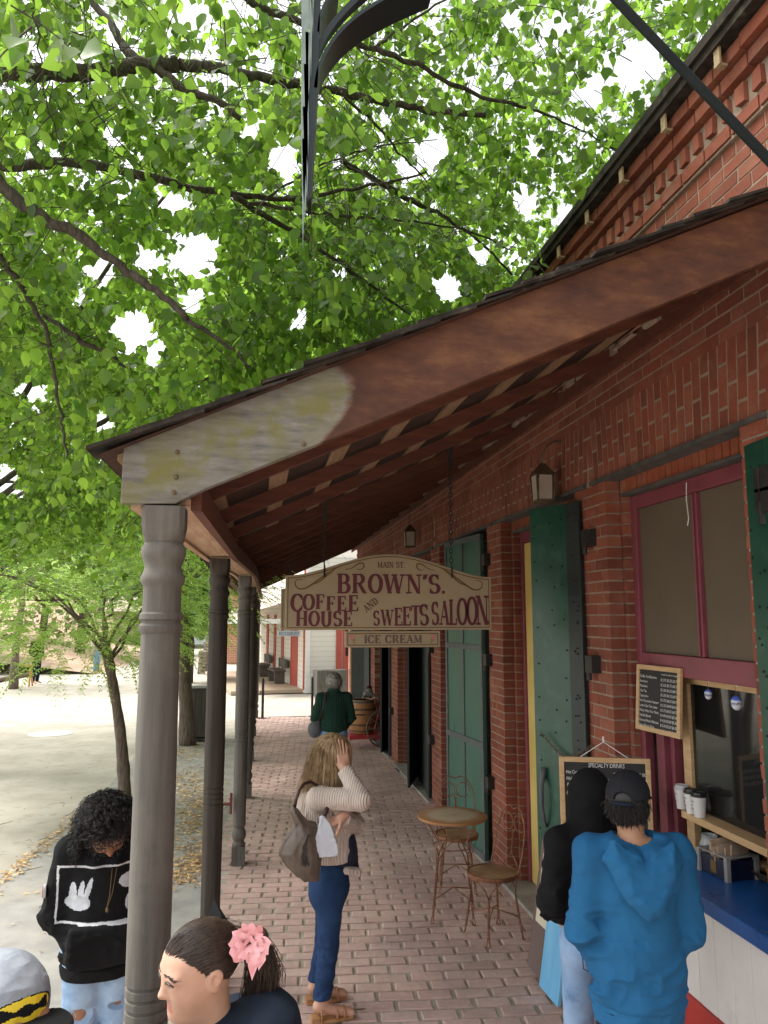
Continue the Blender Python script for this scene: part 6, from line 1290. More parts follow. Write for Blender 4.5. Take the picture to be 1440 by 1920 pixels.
def body_prims(J, hs=.225, hand_kw={}, hands=True, nose=1.0, leg=1.0, hk=1.0):
    k = J['k']; r, f = J['r'], J['f']; T = frame(J['hf'], J.get('hu', (0, 0, 1))); Rr = np.stack([r, f, np.array([0, 0, 1.0])], 1)
    P = [ell(J['chest'], np.array([.14, .09, .17]) * k, Rr), (ell(J['belly'], np.array([.11, .075, .15]) * k, Rr), .06), (ell(J['hip'], np.array([.12, .08, .11]) * k, Rr), .05), (cap(J['shL'], J['shR'], .055 * k), .06), (cap(J['neck'] - [0, 0, .03 * k], J['head'] - T @ np.array([0, .015, .05]), .050 * k, .046 * k), .03)]
    for s in 'LR':
        P += [(cap(J['sh' + s], J['el' + s], .048 * k, .038 * k), .03), (cap(J['el' + s], J['wr' + s], .038 * k, .025 * k), .01), (cap(J['hp' + s], J['kn' + s], .068 * k * leg, .046 * k * leg), .04), (cap(J['kn' + s], J['an' + s], .046 * k * leg, .033 * k * leg), .01), (cap(J['an' + s] - f * .02 * k, J['to' + s], .034 * k, .026 * k), .02), (cap(J['to' + s] - r * .015 * k, J['to' + s] + r * .015 * k + f * .02 * k, .024 * k, .018 * k), .02)]
    hp, L = head(J['head'], T, hs, nose); hp[0] = (hp[0], .02); P += hp
    if hands:
        for s, sg in (('L', -1), ('R', 1)):
            kw = dict(d=J['wr' + s] - J['el' + s], n=-r * sg, side=-1 * sg if False else 1, s=.175 * k); kw.update(hand_kw.get(s, {})); P += hand(J['wr' + s], **kw)
    return P, L, T
def bb(J, keys, pad): A = np.array([J[k] for k in keys]); return A.min(0) - pad, A.max(0) + pad
ALLJ = ['head', 'chest', 'hip', 'shL', 'shR', 'elL', 'elR', 'wrL', 'wrR', 'knL', 'knR', 'anL', 'anR', 'toL', 'toR']
def make_body(t, J, mats, h=.006, **kw):
    P, L, T = body_prims(J, **kw); lo, hi = bb(J, ALLJ, .24); lo[2] = max(lo[2], -.02); f = union(P, .02); hs = kw.get('hs', .225)
    L.f = f; solid('body', f, lo, hi, h, mats, t, face_mats(L, T, hs, J['head'])); return L, T
def pants(t, J, mat, zt, zb=.10, ease=1.12, h=.008, amp=.006, seed=1, name='jeans', holes=None, cuff=0):
    k = J['k']; r, f = J['r'], J['f']; Rr = np.stack([r, f, np.array([0, 0, 1.0])], 1)
    P = [ell(J['hip'] + [0, 0, -.02 * k], np.array([.165, .125, .15]) * k * (ease * .93), Rr), (cap(J['belly'] * .3 + J['hip'] * .7, J['hip'], .115 * k * ease), .06)]
    for s in 'LR':
        P += [(cap(J['hp' + s], J['kn' + s], .092 * k * ease, .064 * k * ease), .035), (cap(J['kn' + s], J['an' + s] + [0, 0, cuff], .064 * k * ease, .052 * k * ease), .012)]
        P += [(ell(J['hp' + s] - f * .045 * k + [0, 0, -.01], np.array([.085, .085, .10]) * k * (ease * .95), Rr), .05)]
    u = union(P, .03)
    def F(p):
        d = u(p); near = np.abs(d) < .04
        if near.any():
            q = p[near]; kn = np.exp(-(((q[:, 2] - J['knL'][2]) / .12) ** 2)) + np.exp(-(((q[:, 2] - zb) / .10) ** 2)) * 1.2 + .35; d[near] += folds(q, amp, (13, 13, 24), seed) * kn
        d = np.maximum(d, p[:, 2] - zt); d = np.maximum(d, zb - p[:, 2])
        if holes:
            for c, rr in holes: q = (p - np.asarray(c)) / np.asarray(rr); d = np.maximum(d, -(_len(q) - 1) * min(rr))
        return d
    lo, hi = bb(J, ['hip', 'knL', 'knR', 'anL', 'anR', 'hpL', 'hpR'], .22); hi[2] = zt + .02; lo[2] = zb - .03
    return solid(name, F, lo, hi, h, [mat], t)
def top(t, J, mat, hem, name='hoodie', ease=1.15, arm=1.15, h=.008, amp=.009, seed=2, extra=[], cuffcut=.0, band=True, low=None, carve=None, ribbon=None, torso=(.185, .135)):
    k = J['k']; r, f = J['r'], J['f']; Rr = np.stack([r, f, np.array([0, 0, 1.0])], 1); hemc = J['hip'].copy(); hemc[2] = hem
    P = [ell(J['chest'] + [0, 0, .03 * k], np.array([torso[0], torso[1], .20]) * k * ease * .97, Rr), (ell(J['belly'], np.array([torso[0] * .95, torso[1], .20]) * k * ease, Rr), .09), (ell(hemc + [0, 0, .13], np.array([torso[0] * 1.0, torso[1] * 1.04, .26]) * k * ease, Rr), .09), (ell(hemc + [0, 0, .02], np.array([torso[0] * .98, torso[1] * 1.04, .16]) * k * ease, Rr), .06), (cap(J['shL'] + [0, 0, -.005], J['shR'] + [0, 0, -.005], .068 * k * ease), .07), (cap(J['neck'] - [0, 0, .06 * k], J['neck'] - [0, 0, .0], .085 * k, .07 * k), .05)]
    AP = {q: union([cap(J['sh' + q], J['el' + q], .068 * k * arm, .060 * k * arm), (cap(J['el' + q], J['wr' + q], .060 * k * arm, .046 * k * arm), .015)], .03) for q in 'LR'}
    P += extra; u = union(P, .03); wr = {s: (J['wr' + s], nrm_(J['wr' + s] - J['el' + s])) for s in 'LR'}
    def F(p):
        d = u(p)
        for q_ in 'LR': c, v = wr[q_]; q = p - c; ax = q @ v; da = AP[q_](p); da = np.where(_len(q - J['sh' + q_] + c) > .0, np.maximum(da, ax - cuffcut), da); d = smin(d, np.where((ax > cuffcut) & (_len(q) > .2), AP[q_](p) * 0 + np.maximum(AP[q_](p), ax - cuffcut), da), .035)
        near = np.abs(d) < .05
        if near.any():
            q = p[near]; g = .6 + 1.1 * np.exp(-(((q[:, 2] - hem - .13) / .10) ** 2))
            for s in 'LR': g = g + 1.4 * np.exp(-((_len(q - J['el' + s]) / .10) ** 2)) + 1.0 * np.exp(-((_len(q - J['wr' + s]) / .07) ** 2))
            d[near] += folds(q, amp, (9, 9, 15), seed) * np.minimum(g, 2.2)
            if band: d[near] += .010 * np.exp(-(((q[:, 2] - hem - .065) / .008) ** 2)) + .008 * (q[:, 2] < hem + .06)
        hz = hem if low is None else hem + low(p); d = np.maximum(d, hz - p[:, 2])
        if carve is not None: d = carve(p, d)
        return d
    keys = ['shL', 'shR', 'elL', 'elR', 'wrL', 'wrR', 'chest', 'hip', 'neck', 'head']; lo, hi = bb(J, keys, .24); lo[2] = hem - .03
    if low is not None: lo[2] -= .15
    return solid(name, F, lo, hi, h, mat if isinstance(mat, list) else [mat], t, ribbon)
def hair_strands(name, roots, flow, mat, t, rad=.0012, K=9, n=3):
    """roots (N,3); flow(P, step) -> next points"""
    pts = [roots]; p = roots
    for k in range(K - 1): p = flow(p, k); pts.append(p)
    V, F = strands(np.stack(pts, 1), rad, n); return mk(name, (V, F), mat, t)
def shoes(t, J, mat, name='shoe'):
    f, r, k = J['f'], J['r'], J['k']
    for s in 'LR':
        a, b = J['an' + s], J['to' + s]; u = union([cap(a - f * .035 * k + [0, 0, -.035 * k], b + [0, 0, .008], .043 * k, .036 * k), cap(a, a + [0, 0, -.03], .045 * k)], .03)
        solid(name, lambda p: np.maximum(u(p), -p[:, 2] + .0), np.minimum(a, b) - .11, np.maximum(a, b) + .11, .007, [mat], t)
def eyes(t, L, T, s, dark=(.03, .015, .01)):
    for e in (-1, 1):
        ys = surfy(L.f, L, e * .15, -.004); m = M(); c = L(e * .15, ys - .030, -.004); m.sphere(c, np.array([.066, .045, .036]) * s, 16, 10, T=T); mk('eye', m, m_eyew, t, smooth=True)
        m = M(); c2 = L(e * .153, ys + .006, -.006); m.sphere(c2, np.array([.040, .014, .036]) * s, 12, 8, T=T); mk('iris', m, m_iris, t, smooth=True)
        m = M(); A_ = [(e * (.15 + .072 * math.cos(a)), -.004 + .038 * math.sin(a)) for a in np.linspace(.0, 3.14, 11)]; m.tube([L(x, max(surfy(L.f, L, x, z), ys - .03 + .045 * math.sqrt(max(0, 1 - ((x - e * .15) / .08) ** 2) * .75)) + .006, z) for x, z in A_], [.0008, .0014, .0018, .0021, .0022, .0022, .0022, .002, .0017, .0013, .0008], 6); mk('eyelashes', m, m_hblk, t)
m_eyew = pm('eye_white', (.42, .38, .35), None, 3, .2); m_iris = pm('iris', (.02, .01, .007), None, 3, .1)
def brows(t, L, s, mat, n=70):
    rr = np.random.default_rng(3); pts = []
    for e in (-1, 1):
        for k in range(n):
            u = rr.uniform(0, 1); x = .05 + .21 * u; z = .092 + .024 * math.sin(math.pi * min(1, u * 1.1)) - .025 * u + rr.normal(0, .007 * (1 - .5 * u)); P3 = [L(e * xx, surfy(L.f, L, e * xx, zz) + .004, zz) for xx, zz in ((x, z), (x + .018, z + .006), (x + .038, z + .008))]; pts.append(P3)
    V, F = strands(np.array(pts), .0007, 3); mk('eyebrows', (V, F), mat, t)
def polysd(P2, Q):
    d = np.full(len(P2), 1e9); ins = np.zeros(len(P2), bool); n = len(Q)
    for i in range(n):
        a, b = Q[i], Q[(i + 1) % n]; e = b - a; w_ = P2 - a; tt = np.clip((w_ @ e) / (e @ e), 0, 1); d = np.minimum(d, _len(w_ - tt[:, None] * e)); c = ((a[1] <= P2[:, 1]) != (b[1] <= P2[:, 1])) & (P2[:, 0] < (b[0] - a[0]) * (P2[:, 1] - a[1]) / (b[1] - a[1] + 1e-12) + a[0]); ins ^= c
    return np.where(ins, -d, d)
def pk(J): return {'L': dict(d=J['r'] + J['f'] * .15, n=-J['f'], side=1, s=.15), 'R': dict(d=-J['r'] + J['f'] * .15, n=-J['f'], side=-1, s=.15)}
# ---- the man in the blue hoodie, seen from behind
J = J0(1.50, 3.06, 8, 1.68); W = J['W']; J['hf'] = nrm_(np.array([.62, .78, -.04])); 
J['head'] = W(-.0, .02, 1.575); J['elL'] = W(-.218, -.005, 1.09); J['elR'] = W(.218, -.005, 1.09); J['wrL'] = W(-.11, .10, .93); J['wrR'] = W(.11, .10, .93)
t = thing('person', 'person in a bright blue hoodie and black cap, seen from behind at the counter', 'person', (1.50, 3.06, 0))
L, T = make_body(t, J, [m_skB, m_lip], hs=.225, hand_kw=pk(J))
f_, r_ = J['f'], J['r']; nk = J['neck']
HO = np.array([(-.125, .035), (-.155, -.03), (-.125, -.10), (-.07, -.19), (-.01, -.245), (.045, -.225), (.10, -.14), (.155, -.05), (.13, .035), (.07, -.015), (.0, -.045), (-.06, -.02)]) * .92
def hoodf(p):
    q = (p - nk) @ np.stack([r_, f_, np.array([0, 0, 1.])], 1); d2 = polysd(q[:, [0, 2]], HO) - .006; base = -.128 - .035 * np.clip(-q[:, 2] / .2, 0, 1) + .9 * q[:, 0] ** 2; th = .036 * np.clip(-d2 / .035, .05, 1) ** .5
    return np.maximum(d2, np.abs(q[:, 1] - base) - th) * .8 + folds(p, .007, (15, 15, 9), 5) - .004 * np.exp(-((q[:, 2] + .11 + .25 * np.abs(q[:, 0])) / .012) ** 2)
hood = [(hoodf, .010), (cap(nk - r_ * .105 - f_ * .045 + [0, 0, .0], nk - r_ * .05 - f_ * .10 + [0, 0, -.03], .034, .045), .025), (cap(nk + r_ * .105 - f_ * .045 + [0, 0, .0], nk + r_ * .05 - f_ * .10 + [0, 0, -.03], .034, .045), .025), (cap(nk - r_ * .10 - f_ * .03, nk - r_ * .06 + f_ * .08 + [0, 0, -.06], .034, .03), .02), (cap(nk + r_ * .10 - f_ * .03, nk + r_ * .06 + f_ * .08 + [0, 0, -.06], .034, .03), .02)]
def cv(p, d):
    q = (p - (nk + [0, 0, .045] + f_ * .0)) @ np.stack([r_, f_, np.array([0, 0, 1.])], 1); c = _len(q / np.array([.078, .085, .09])) - 1; d = np.maximum(d, -c * .07)
    z = p[:, 2]; q2 = (p - nk) @ np.stack([r_, f_, np.array([0, 0, 1.])], 1)
    seam = np.exp(-((z - 1.075 - .02 * np.sin(q2[:, 0] * 4)) / .003) ** 2) * (q2[:, 1] < 0) * (np.abs(q2[:, 0]) < .2); return d + .004 * seam
top(t, J, m_bluec, .745, ease=.95, arm=.95, amp=.012, seed=4, extra=hood, h=.0065, carve=cv, torso=(.185, .13))
pants(t, J, m_jnight, .80, .06, 1.0, seed=3); shoes(t, J, m_black)
def capf(c, T, s):
    def Lc(x, y, z): return c + T @ (np.array([x, y, z]) * s)
    return Lc
hc = J['head']; Lc = capf(hc, T, .225)
def fcap(p):
    q = (p - hc) @ T / .225; a = _len((q - np.array([0, -.06, .12])) / np.array([.385, .475, .44])) - 1; d = a * .09; d = np.maximum(d, (.065 + .02 * (q[:, 1] < 0) - q[:, 2]) * .225 - 0.0)
    b = (_len((q - np.array([0, -.50, .10])) / np.array([.16, .16, .13])) - 1) * .03; d = np.maximum(d, -b)
    seam = np.minimum(np.abs(q[:, 0]), np.abs(q[:, 0] * .5 + (q[:, 1] + .06) * .8)); return d + .0025 * np.exp(-(seam / .012) ** 2)
solid('cap', fcap, hc - .16, hc + .17, .004, [cloth('black_twill', (.012, .013, .016), (.018, .019, .023), 500, .2)], t)
fb = lambda p: (lambda q: np.maximum(np.maximum((_len((q[:, :2] - np.array([0, .30])) / np.array([.34, .42])) - 1) * .08, np.abs(q[:, 2] - .075 + .35 * q[:, 0] ** 2 + .06 * (q[:, 1] - .3)) * .225 - .0035), (.25 - q[:, 1]) * .2))((p - hc) @ T / .225)
solid('cap_brim', fb, hc - .2, hc + .24, .0035, [m_blackc], t)
m = M(); m.tube([Lc(x, -.055 - .475 * math.sqrt(max(0, 1 - (x / .385) ** 2)) - .012, .035) for x in np.linspace(-.18, .18, 9)], .0075, 6); mk('cap_strap', m, m_navy, t, smooth=True)
rr = np.random.default_rng(8)
def scalp(n, T, c, s, cond, r=(.345, .435, .385), off=(0, -.05, .13)):
    out = []
    while sum(map(len, out)) < n:
        u = rr.normal(0, 1, (n * 2, 3)); u /= _len(u)[:, None]; q = u * np.array(r) + np.array(off); k = cond(q, u); out.append(np.c_[q[k], u[k]])
    o_ = np.concatenate(out)[:n]; return np.asarray(c) + (o_[:, :3] * s) @ T.T, o_[:, 3:] @ T.T
P0, U0 = scalp(2600, T, hc, .225, lambda q, u: (q[:, 1] < .02) & (q[:, 2] < .09) & (q[:, 2] > -.22) & ~((np.abs(q[:, 0]) > .27) & (q[:, 1] > -.08)))
hs_ = rr.normal(0, .0035, P0.shape)
hair_strands('hair', P0, lambda p, k: p + np.array([0, 0, -.0055]) + U0 * (.0022 - .0007 * k) + hs_ * .5, m_hblk, t, .0022, 7)
solid('hair_base', union([(lambda p: np.maximum(np.maximum(ell(hc + T @ (np.array([0, -.06, .08]) * .225), np.array([.355, .44, .37]) * .225, T)(p), ((p - hc) @ T)[:, 1] - .0), -.26 * .225 - ((p - hc) @ T)[:, 2]))]), hc - .16, hc + .16, .006, [m_hblk], t)
# ---- the person in the black hood beside him
J = J0(1.545, 3.56, -6, 1.57); W = J['W']; J['hf'] = nrm_((-.15, 1, -.05)); J['elL'] = W(-.248, -.03, 1.10); J['wrL'] = W(-.11, .09, .97); J['elR'] = W(.22, -.02, 1.09); J['wrR'] = W(.11, .09, .96)
t = thing('person', 'person with a black hood pulled up and light blue jeans, at the counter', 'person', (1.545, 3.56, 0)); L, T = make_body(t, J, [m_skA, m_lip], hs=.22, hand_kw=pk(J))
hc = J['head']; f_, r_ = J['f'], J['r']
hood = [(ell(hc + T @ np.array([0, -.03, .012]), np.array([.098, .118, .13]), T), .03), (cap(hc + [0, 0, -.05] - f_ * .02, J['neck'] - f_ * .01 + [0, 0, -.03], .088, .105), .05), (cap(J['neck'] - r_ * .08, J['neck'] + r_ * .08, .05), .05)]
def cv(p, d): q = (p - hc) @ T; c = _len((q - np.array([0, .075, -.01])) / np.array([.070, .095, .105])) - 1; d = np.maximum(d, -c * .06); return d + .004 * np.exp(-((q[:, 0] / .003) ** 2)) * (q[:, 1] < 0) * (q[:, 2] > -.1)
top(t, J, m_blackc, .93, ease=1.0, arm=1.1, amp=.010, seed=9, extra=hood, h=.007, carve=cv, torso=(.175, .13)); pants(t, J, m_jmid, .99, .08, 1.04, seed=5, amp=.006); shoes(t, J, m_white)
m = M()
for s in (-1, 1):
    c = J['hip'] - f_ * .117 + r_ * s * .085 + [0, 0, -.03]; q = [(-.055, .05), (.055, .05), (.05, -.045), (0, -.075), (-.05, -.045), (-.055, .05)]; P_ = [c + r_ * a + np.array([0, 0, b]) - f_ * (.014 - abs(a) * .08 * 0) for a, b in q]; m.tube(P_, .0022, 5)
mk('pocket_stitching', m, m_jnight, t)
m_redp = pm('red_patch', (.4, .02, .03), None, 9, .8); m_wp = pm('white_print', (.55, .55, .56), None, 9, .8); m_gp = pm('grey_print', (.42, .44, .47), (.5, .52, .55), 30, .85)
# ---- the person with curly hair, facing the camera, head bowed
J = J0(-.70, 4.02, 168, 1.49); W = J['W']; J['hf'] = nrm_(np.array([.28, -.62, -.78])); J['hu'] = (0.0, -.5, 1); J['head'] = W(0, .085, 1.50); J['neck'] = W(0, .02, 1.395); J['elR'] = W(.245, .0, 1.08); J['wrR'] = W(.12, .09, .95); J['elL'] = W(-.245, .0, 1.08); J['wrL'] = W(-.12, .09, .95)
t = thing('person', 'person with big curly black hair looking down, in black hoodie and ripped jeans', 'person', (-.66, 4.02, 0)); L, T = make_body(t, J, [m_skC, m_lip], hs=.222, hand_kw=pk(J)); brows(t, L, .222, m_hblk)
f_, r_ = J['f'], J['r']; nk = J['neck']
hood = [(ell(nk - f_ * .09 + [0, 0, -.02], np.array([.12, .065, .09])), .03), (cap(nk - r_ * .09 - f_ * .02, nk - r_ * .045 + f_ * .085 + [0, 0, -.05], .032, .03), .02), (cap(nk + r_ * .09 - f_ * .02, nk + r_ * .045 + f_ * .085 + [0, 0, -.05], .032, .03), .02), (rbox(J['belly'] + f_ * .15 + [0, 0, -.09], (.15, .035, .085), .02, np.stack([r_, f_, np.array([0, 0, 1.])], 1)), .03)]
Rr = np.stack([r_, f_, np.array([0, 0, 1.0])], 1); cc_ = J['chest'] + [0, 0, -.04]
def printed(V):
    q = (V - cc_) @ Rr; u = q[:, 0]; v = q[:, 2] + .25 * u * 0; fr_ = q[:, 1] > .04; mi = np.zeros(len(V), int)
    a, b = .205, .118; e = np.maximum(np.abs(u) - a, np.abs(v) - b); mi[fr_ & (np.abs(e) < .0045)] = 1
    hx, hy = u - .115, v + .005      # the pale hand shape on the wearer's right
    hd = ((np.hypot(hx / .055, (hy + .03) / .032) < 1) | (np.hypot((hx - .022) / .016, (hy - .01) / .045) < 1) | (np.hypot((hx + .01 + .15 * hy) / .013, (hy - .012) / .05) < 1) | (np.hypot((hx + .035 + .3 * hy) / .012, (hy - .02) / .055) < 1)); mi[fr_ & hd] = 2
    h2 = (np.hypot((u + .12) / .06, (v - .045) / .035) < 1) | (np.hypot((u + .13) / .04, (v + .05) / .045) < 1); mi[fr_ & h2] = 2; return mi
top(t, J, [m_blackc, m_wp, m_gp], .665, ease=1.06, arm=1.15, amp=.010, seed=12, extra=hood, h=.0045, torso=(.185, .135), ribbon=printed)
m = M(); c = (J['shR'] * .42 + J['elR'] * .58) + r_ * .074 - f_ * -.01
for rad, off, mt_ in ((.030, 0, m_wp), (.025, .002, m_redp)):
    m = M(); m.lathe([(.001, -.012), (rad, -.010), (rad, .002), (.001, .004)], n=18, T=Matrix.Translation(c + r_ * off + f_ * .03) @ Matrix(np.array([[f_[0], 0, r_[0] + f_[0] * .35, 0], [f_[1], 0, r_[1] + f_[1] * .35, 0], [0, 1, 0, 0], [0, 0, 0, 1]]).tolist())); mk('sleeve_patch', m, mt_, t)
kn = J['knR']; kl = J['knL']; pants(t, J, m_jlight, .82, .06, 1.22, seed=7, h=.006, holes=[(kn + f_ * .085 + [0, 0, .075], (.08, .06, .036)), (kn + f_ * .085 + [0, 0, -.01], (.075, .06, .028)), (kl + f_ * .085 + [0, 0, .10], (.055, .05, .02))]); shoes(t, J, m_white)
m = M(); rr2 = np.random.default_rng(2)
for kk, n_ in ((kn, 26), (kl, 14)):
    for q in range(n_): x = rr2.uniform(-.07, .07); z = rr2.choice([.105, .045, -.01]) + rr2.normal(0, .006) + (.03 if kk is kl else 0); p = kk + r_ * x + f_ * (.082 - abs(x) * .35) + [0, 0, z]; m.tube([p, p + r_ * rr2.normal(.0, .02) + [0, 0, rr2.normal(-.008, .012)] + f_ * .006], .0013, 3)
mk('frayed_threads', m, m_jlight, t)
m = M(); a0 = nk + f_ * .09 + [0, 0, -.03]; m.tube([a0 + r_ * -.03, a0 + f_ * .06 + r_ * -.02 + [0, 0, -.14], a0 + f_ * .075 + r_ * -.01 + [0, 0, -.19]], .0016, 4); m.tube([a0 + r_ * -.055, a0 + f_ * .06 + r_ * -.03 + [0, 0, -.14], a0 + f_ * .075 + r_ * -.01 + [0, 0, -.19]], .0016, 4); m.sphere(a0 + f_ * .077 + r_ * -.01 + [0, 0, -.20], (.007, .005, .012), 8, 6); mk('necklace', m, m_gold, t)
hc = J['head']; rr = np.random.default_rng(11)
P0, U0 = scalp(3600, T, hc, .222, lambda q, u: ~((q[:, 1] > .12) & (q[:, 2] < .36 - .0 * q[:, 0])) & (q[:, 2] > -.30))
ph = rr.uniform(0, 6.28, len(P0)); A1 = np.cross(U0, (0, 0, 1.0)); A1 /= _len(A1)[:, None] + 1e-6; A2 = np.cross(U0, A1); Lh = rr.uniform(.55, 1.15, len(P0)); side = np.clip((.25 - (P0 - hc)[:, 2] / .2), 0, 1)
def curl(k):
    s_ = k / 16.0; g = s_ * s_; base = P0 + U0 * (.090 * Lh * s_ ** .8)[:, None] + np.array([0, 0, -1.0]) * ((.03 + .13 * side) * Lh * g)[:, None]
    w_ = (.010 * min(1, s_ * 4)); return base + A1 * (w_ * np.cos(ph + k * 1.25))[:, None] + A2 * (w_ * np.sin(ph + k * 1.25))[:, None]
V, F = strands(np.stack([curl(k) for k in range(17)], 1), .0021, 3); mk('curly_hair', (V, F), m_hblk, t)
solid('hair_base', lambda p: np.maximum(ell(hc + T @ np.array([0, -.022, .035]), np.array([.092, .112, .10]), T)(p) + folds(p, .012, (45, 45, 45)), (((p - hc) @ T)[:, 1] - .045) * (((p - hc) @ T)[:, 2] < .09) - 1e-3), hc - .18, hc + .18, .006, [m_hblk], t)
m_sand = pm('tan_leather', (.34, .17, .07), (.42, .22, .10), 12, .5)
# ---- the blonde woman in the cream cardigan
J = J0(.44, 4.90, 82, 1.63); W = J['W']; f_, r_ = J['f'], J['r']
J['head'] = aY(629, 1412, 4.88); J['neck'] = aY(610, 1462, 4.90); J['hf'] = nrm_((.95, .05, -.22)); J['chest'] = aY(608, 1520, 4.90); J['belly'] = aY(612, 1585, 4.9); J['hip'] = aY(617, 1655, 4.9)
J['shR'] = aY(598, 1497, 4.72); J['shL'] = aY(615, 1490, 5.07); J['elR'] = aY(678, 1500, 4.62); J['wrR'] = aY(646, 1443, 4.75); J['elL'] = aY(664, 1545, 4.97); J['wrL'] = aY(643, 1531, 4.66)
J['hpR'] = aY(618, 1670, 4.82); J['hpL'] = aY(618, 1670, 4.98); J['knR'] = aY(617, 1765, 4.80); J['knL'] = aY(611, 1755, 4.99); J['anR'] = aY(603, 1878, 4.78); J['anL'] = aY(592, 1858, 5.01)
for s in 'LR': J['an' + s][2] = .085; J['to' + s] = J['an' + s] + f_ * .16 + [0, 0, -.055]
t = thing('person', 'blonde woman in a cream cardigan holding a hand to her face', 'person', (.44, 4.90, 0))
hd = nrm_(aY(640, 1395, 4.80) - J['wrR'])
L, T = make_body(t, J, [m_skA, m_lip], h=.005, hs=.215, hand_kw={'R': dict(d=hd, n=(-.15, .95, .1), side=1, curl=(.05, .06, .09, .14), s=.168, thumb=1.6, spread=.25), 'L': dict(d=nrm_((-1, -.25, -.35)), n=(.1, .3, -1), side=1, curl=(1.2, 1.3, 1.3, 1.3), s=.165)})
def cv(p, d):
    q = p - J['belly']; return d
def low(p): return -.02 * np.sin(p[:, 0] * 9)
top(t, J, m_cardi, .86, name='cardigan', ease=.95, arm=1.0, amp=.006, seed=21, h=.006, band=False, cuffcut=-.005, torso=(.165, .135), extra=[(ell(J['chest'] - f_ * .04 + [0, 0, .03], (.14, .15, .17)), .05)])
bl = M(); x0 = aY(650, 1590, 4.86); 
ub = union([ell(aY(648, 1590, 4.88), (.065, .11, .13)), (cap(aY(652, 1600, 4.88), aY(662, 1628, 4.88), .05, .035), .03)], .04)
solid('floral_blouse', lambda p: ub(p) + folds(p, .006, (14, 14, 8)), aY(650, 1590, 4.88) - .25, aY(650, 1590, 4.88) + .25, .006, [pm('navy_floral', (.010, .013, .03), (.012, .014, .035), 20, .8, c3=(.25, .14, .13), s3=28, lo3=.66, hi3=.7)], t)
um = union([cap(aY(650, 1632, 4.78), aY(668, 1636, 4.82), .022, .03)], .02); solid('blouse_hem', lambda p: um(p) + folds(p, .004, (20, 20, 20)), aY(658, 1634, 4.8) - .12, aY(658, 1634, 4.8) + .12, .005, [m_cardi], t)
pants(t, J, m_jdark, 1.0, .125, .98, seed=23, h=.006, amp=.007)
for s in 'LR':
    a = J['an' + s]; b = J['to' + s]; m = M(); ol = [(-.06, -.03), (-.065, 0), (-.06, .03), (0, .036), (.1, .045), (.17, .042), (.19, .01), (.185, -.03), (.1, -.04), (0, -.034)]; m.prism(ol, (0, 0, .018), (a[0], a[1], .0), tuple(f_), tuple(-r_)); m.prism([(-.062, -.03), (-.062, .03), (-.01, .033), (-.01, -.033)], (0, 0, .02), (a[0], a[1], .0182), tuple(f_), tuple(-r_)); mk('sandal_sole', m, m_sand, t, bevel=.004)
    m = M()
    for u, w_ in ((.085, .03), (.13, .028), (-.005, .05)):
        P_ = [np.array([a[0], a[1], 0]) + f_ * u - r_ * x + np.array([0, 0, z]) for x, z in ((-.042, .015), (-.036, w_ + .025), (0, w_ + .042), (.036, w_ + .025), (.042, .015))]; m.tube(P_, .0065, 6)
    mk('sandal_strap', m, m_sand, t, smooth=True)
hc = J['head']; s = .215
P0, U0 = scalp(2600, T, hc, s, lambda q, u: ~((q[:, 1] > .10) & (q[:, 2] < .30)) & (q[:, 2] > -.12))
ql = (P0 - hc) @ T; back = -f_
LN = rr.uniform(.85, 1.3, len(P0)); ja = rr.normal(0, .0045, P0.shape); clump = vn(P0 * 90)[:, None]
def flow(p, k):
    q = p - hc; out = q / (_len(q)[:, None] + 1e-9); dn = np.array([0, 0, -1.0]) + back * .30 * (clump - .1); w_ = min(1, k / 4); return p + (dn * (.030 * w_ + .006) + out * (.010 * (1 - w_) + .001) + back * .006 * (1 - w_)) * LN[:, None] + ja * .5
hair_strands('long_hair', P0, flow, m_hbl, t, .0020, 12)
uh = union([ell(hc + T @ np.array([0, -.02, .028]), np.array([.086, .105, .088]), T), (cap(hc - f_ * .05, hc - f_ * .085 + [0, 0, -.16], .075, .06), .05), (cap(hc - r_ * -.05 - f_ * .02, hc + r_ * .045 - f_ * .03 + [0, 0, -.24], .05, .025), .04), (cap(hc - f_ * .085 + [0, 0, -.14], hc - f_ * .11 + [0, 0, -.30], .055, .02), .04)], .04)
solid('hair_base', lambda p: np.maximum(uh(p) + folds(p, .008, (40, 40, 6)), ((p - hc) @ T)[:, 1] - .055), hc - .36, hc + .2, .006, [m_hbl], t)
# her bag and paper sack are held: things of their own
bagm = pm('brown_oiled_leather', (.075, .055, .04), (.14, .105, .08), 5, .5, .4, 30, .004, c3=(.045, .03, .022), s3=6); bagd = pm('dark_brown_strap', (.04, .014, .010), None, 8, .45)
BY = 4.62; pb3 = lambda x, y, o=0: aY(x, y, BY + o)
t = thing('shoulder_bag', 'slouchy brown leather shoulder bag hanging from the blonde woman', 'bag', pb3(562, 1600)); ol = [(548, 1505), (541, 1522), (552, 1545), (530, 1575), (520, 1600), (534, 1622), (555, 1642), (570, 1653), (590, 1656), (600, 1650), (606, 1610), (603, 1570), (595, 1542), (578, 1538), (572, 1530), (562, 1516)]
OL = np.array([pb3(*p) for p in ol])[:, [0, 2]]
def fbag(p):
    d2 = polysd(p[:, [0, 2]], OL) + .008; th = .075 * np.clip(-d2 / .06, .12, 1) ** .5; dz = np.abs(p[:, 1] - BY) - th; return np.maximum(np.maximum(d2, dz * .7) , -9) + folds(p, .006, (14, 10, 7), 3)
c = pb3(562, 1590); solid('bag_body', fbag, c - [.22, .14, .32], c + [.22, .14, .36], .006, [bagm], t)
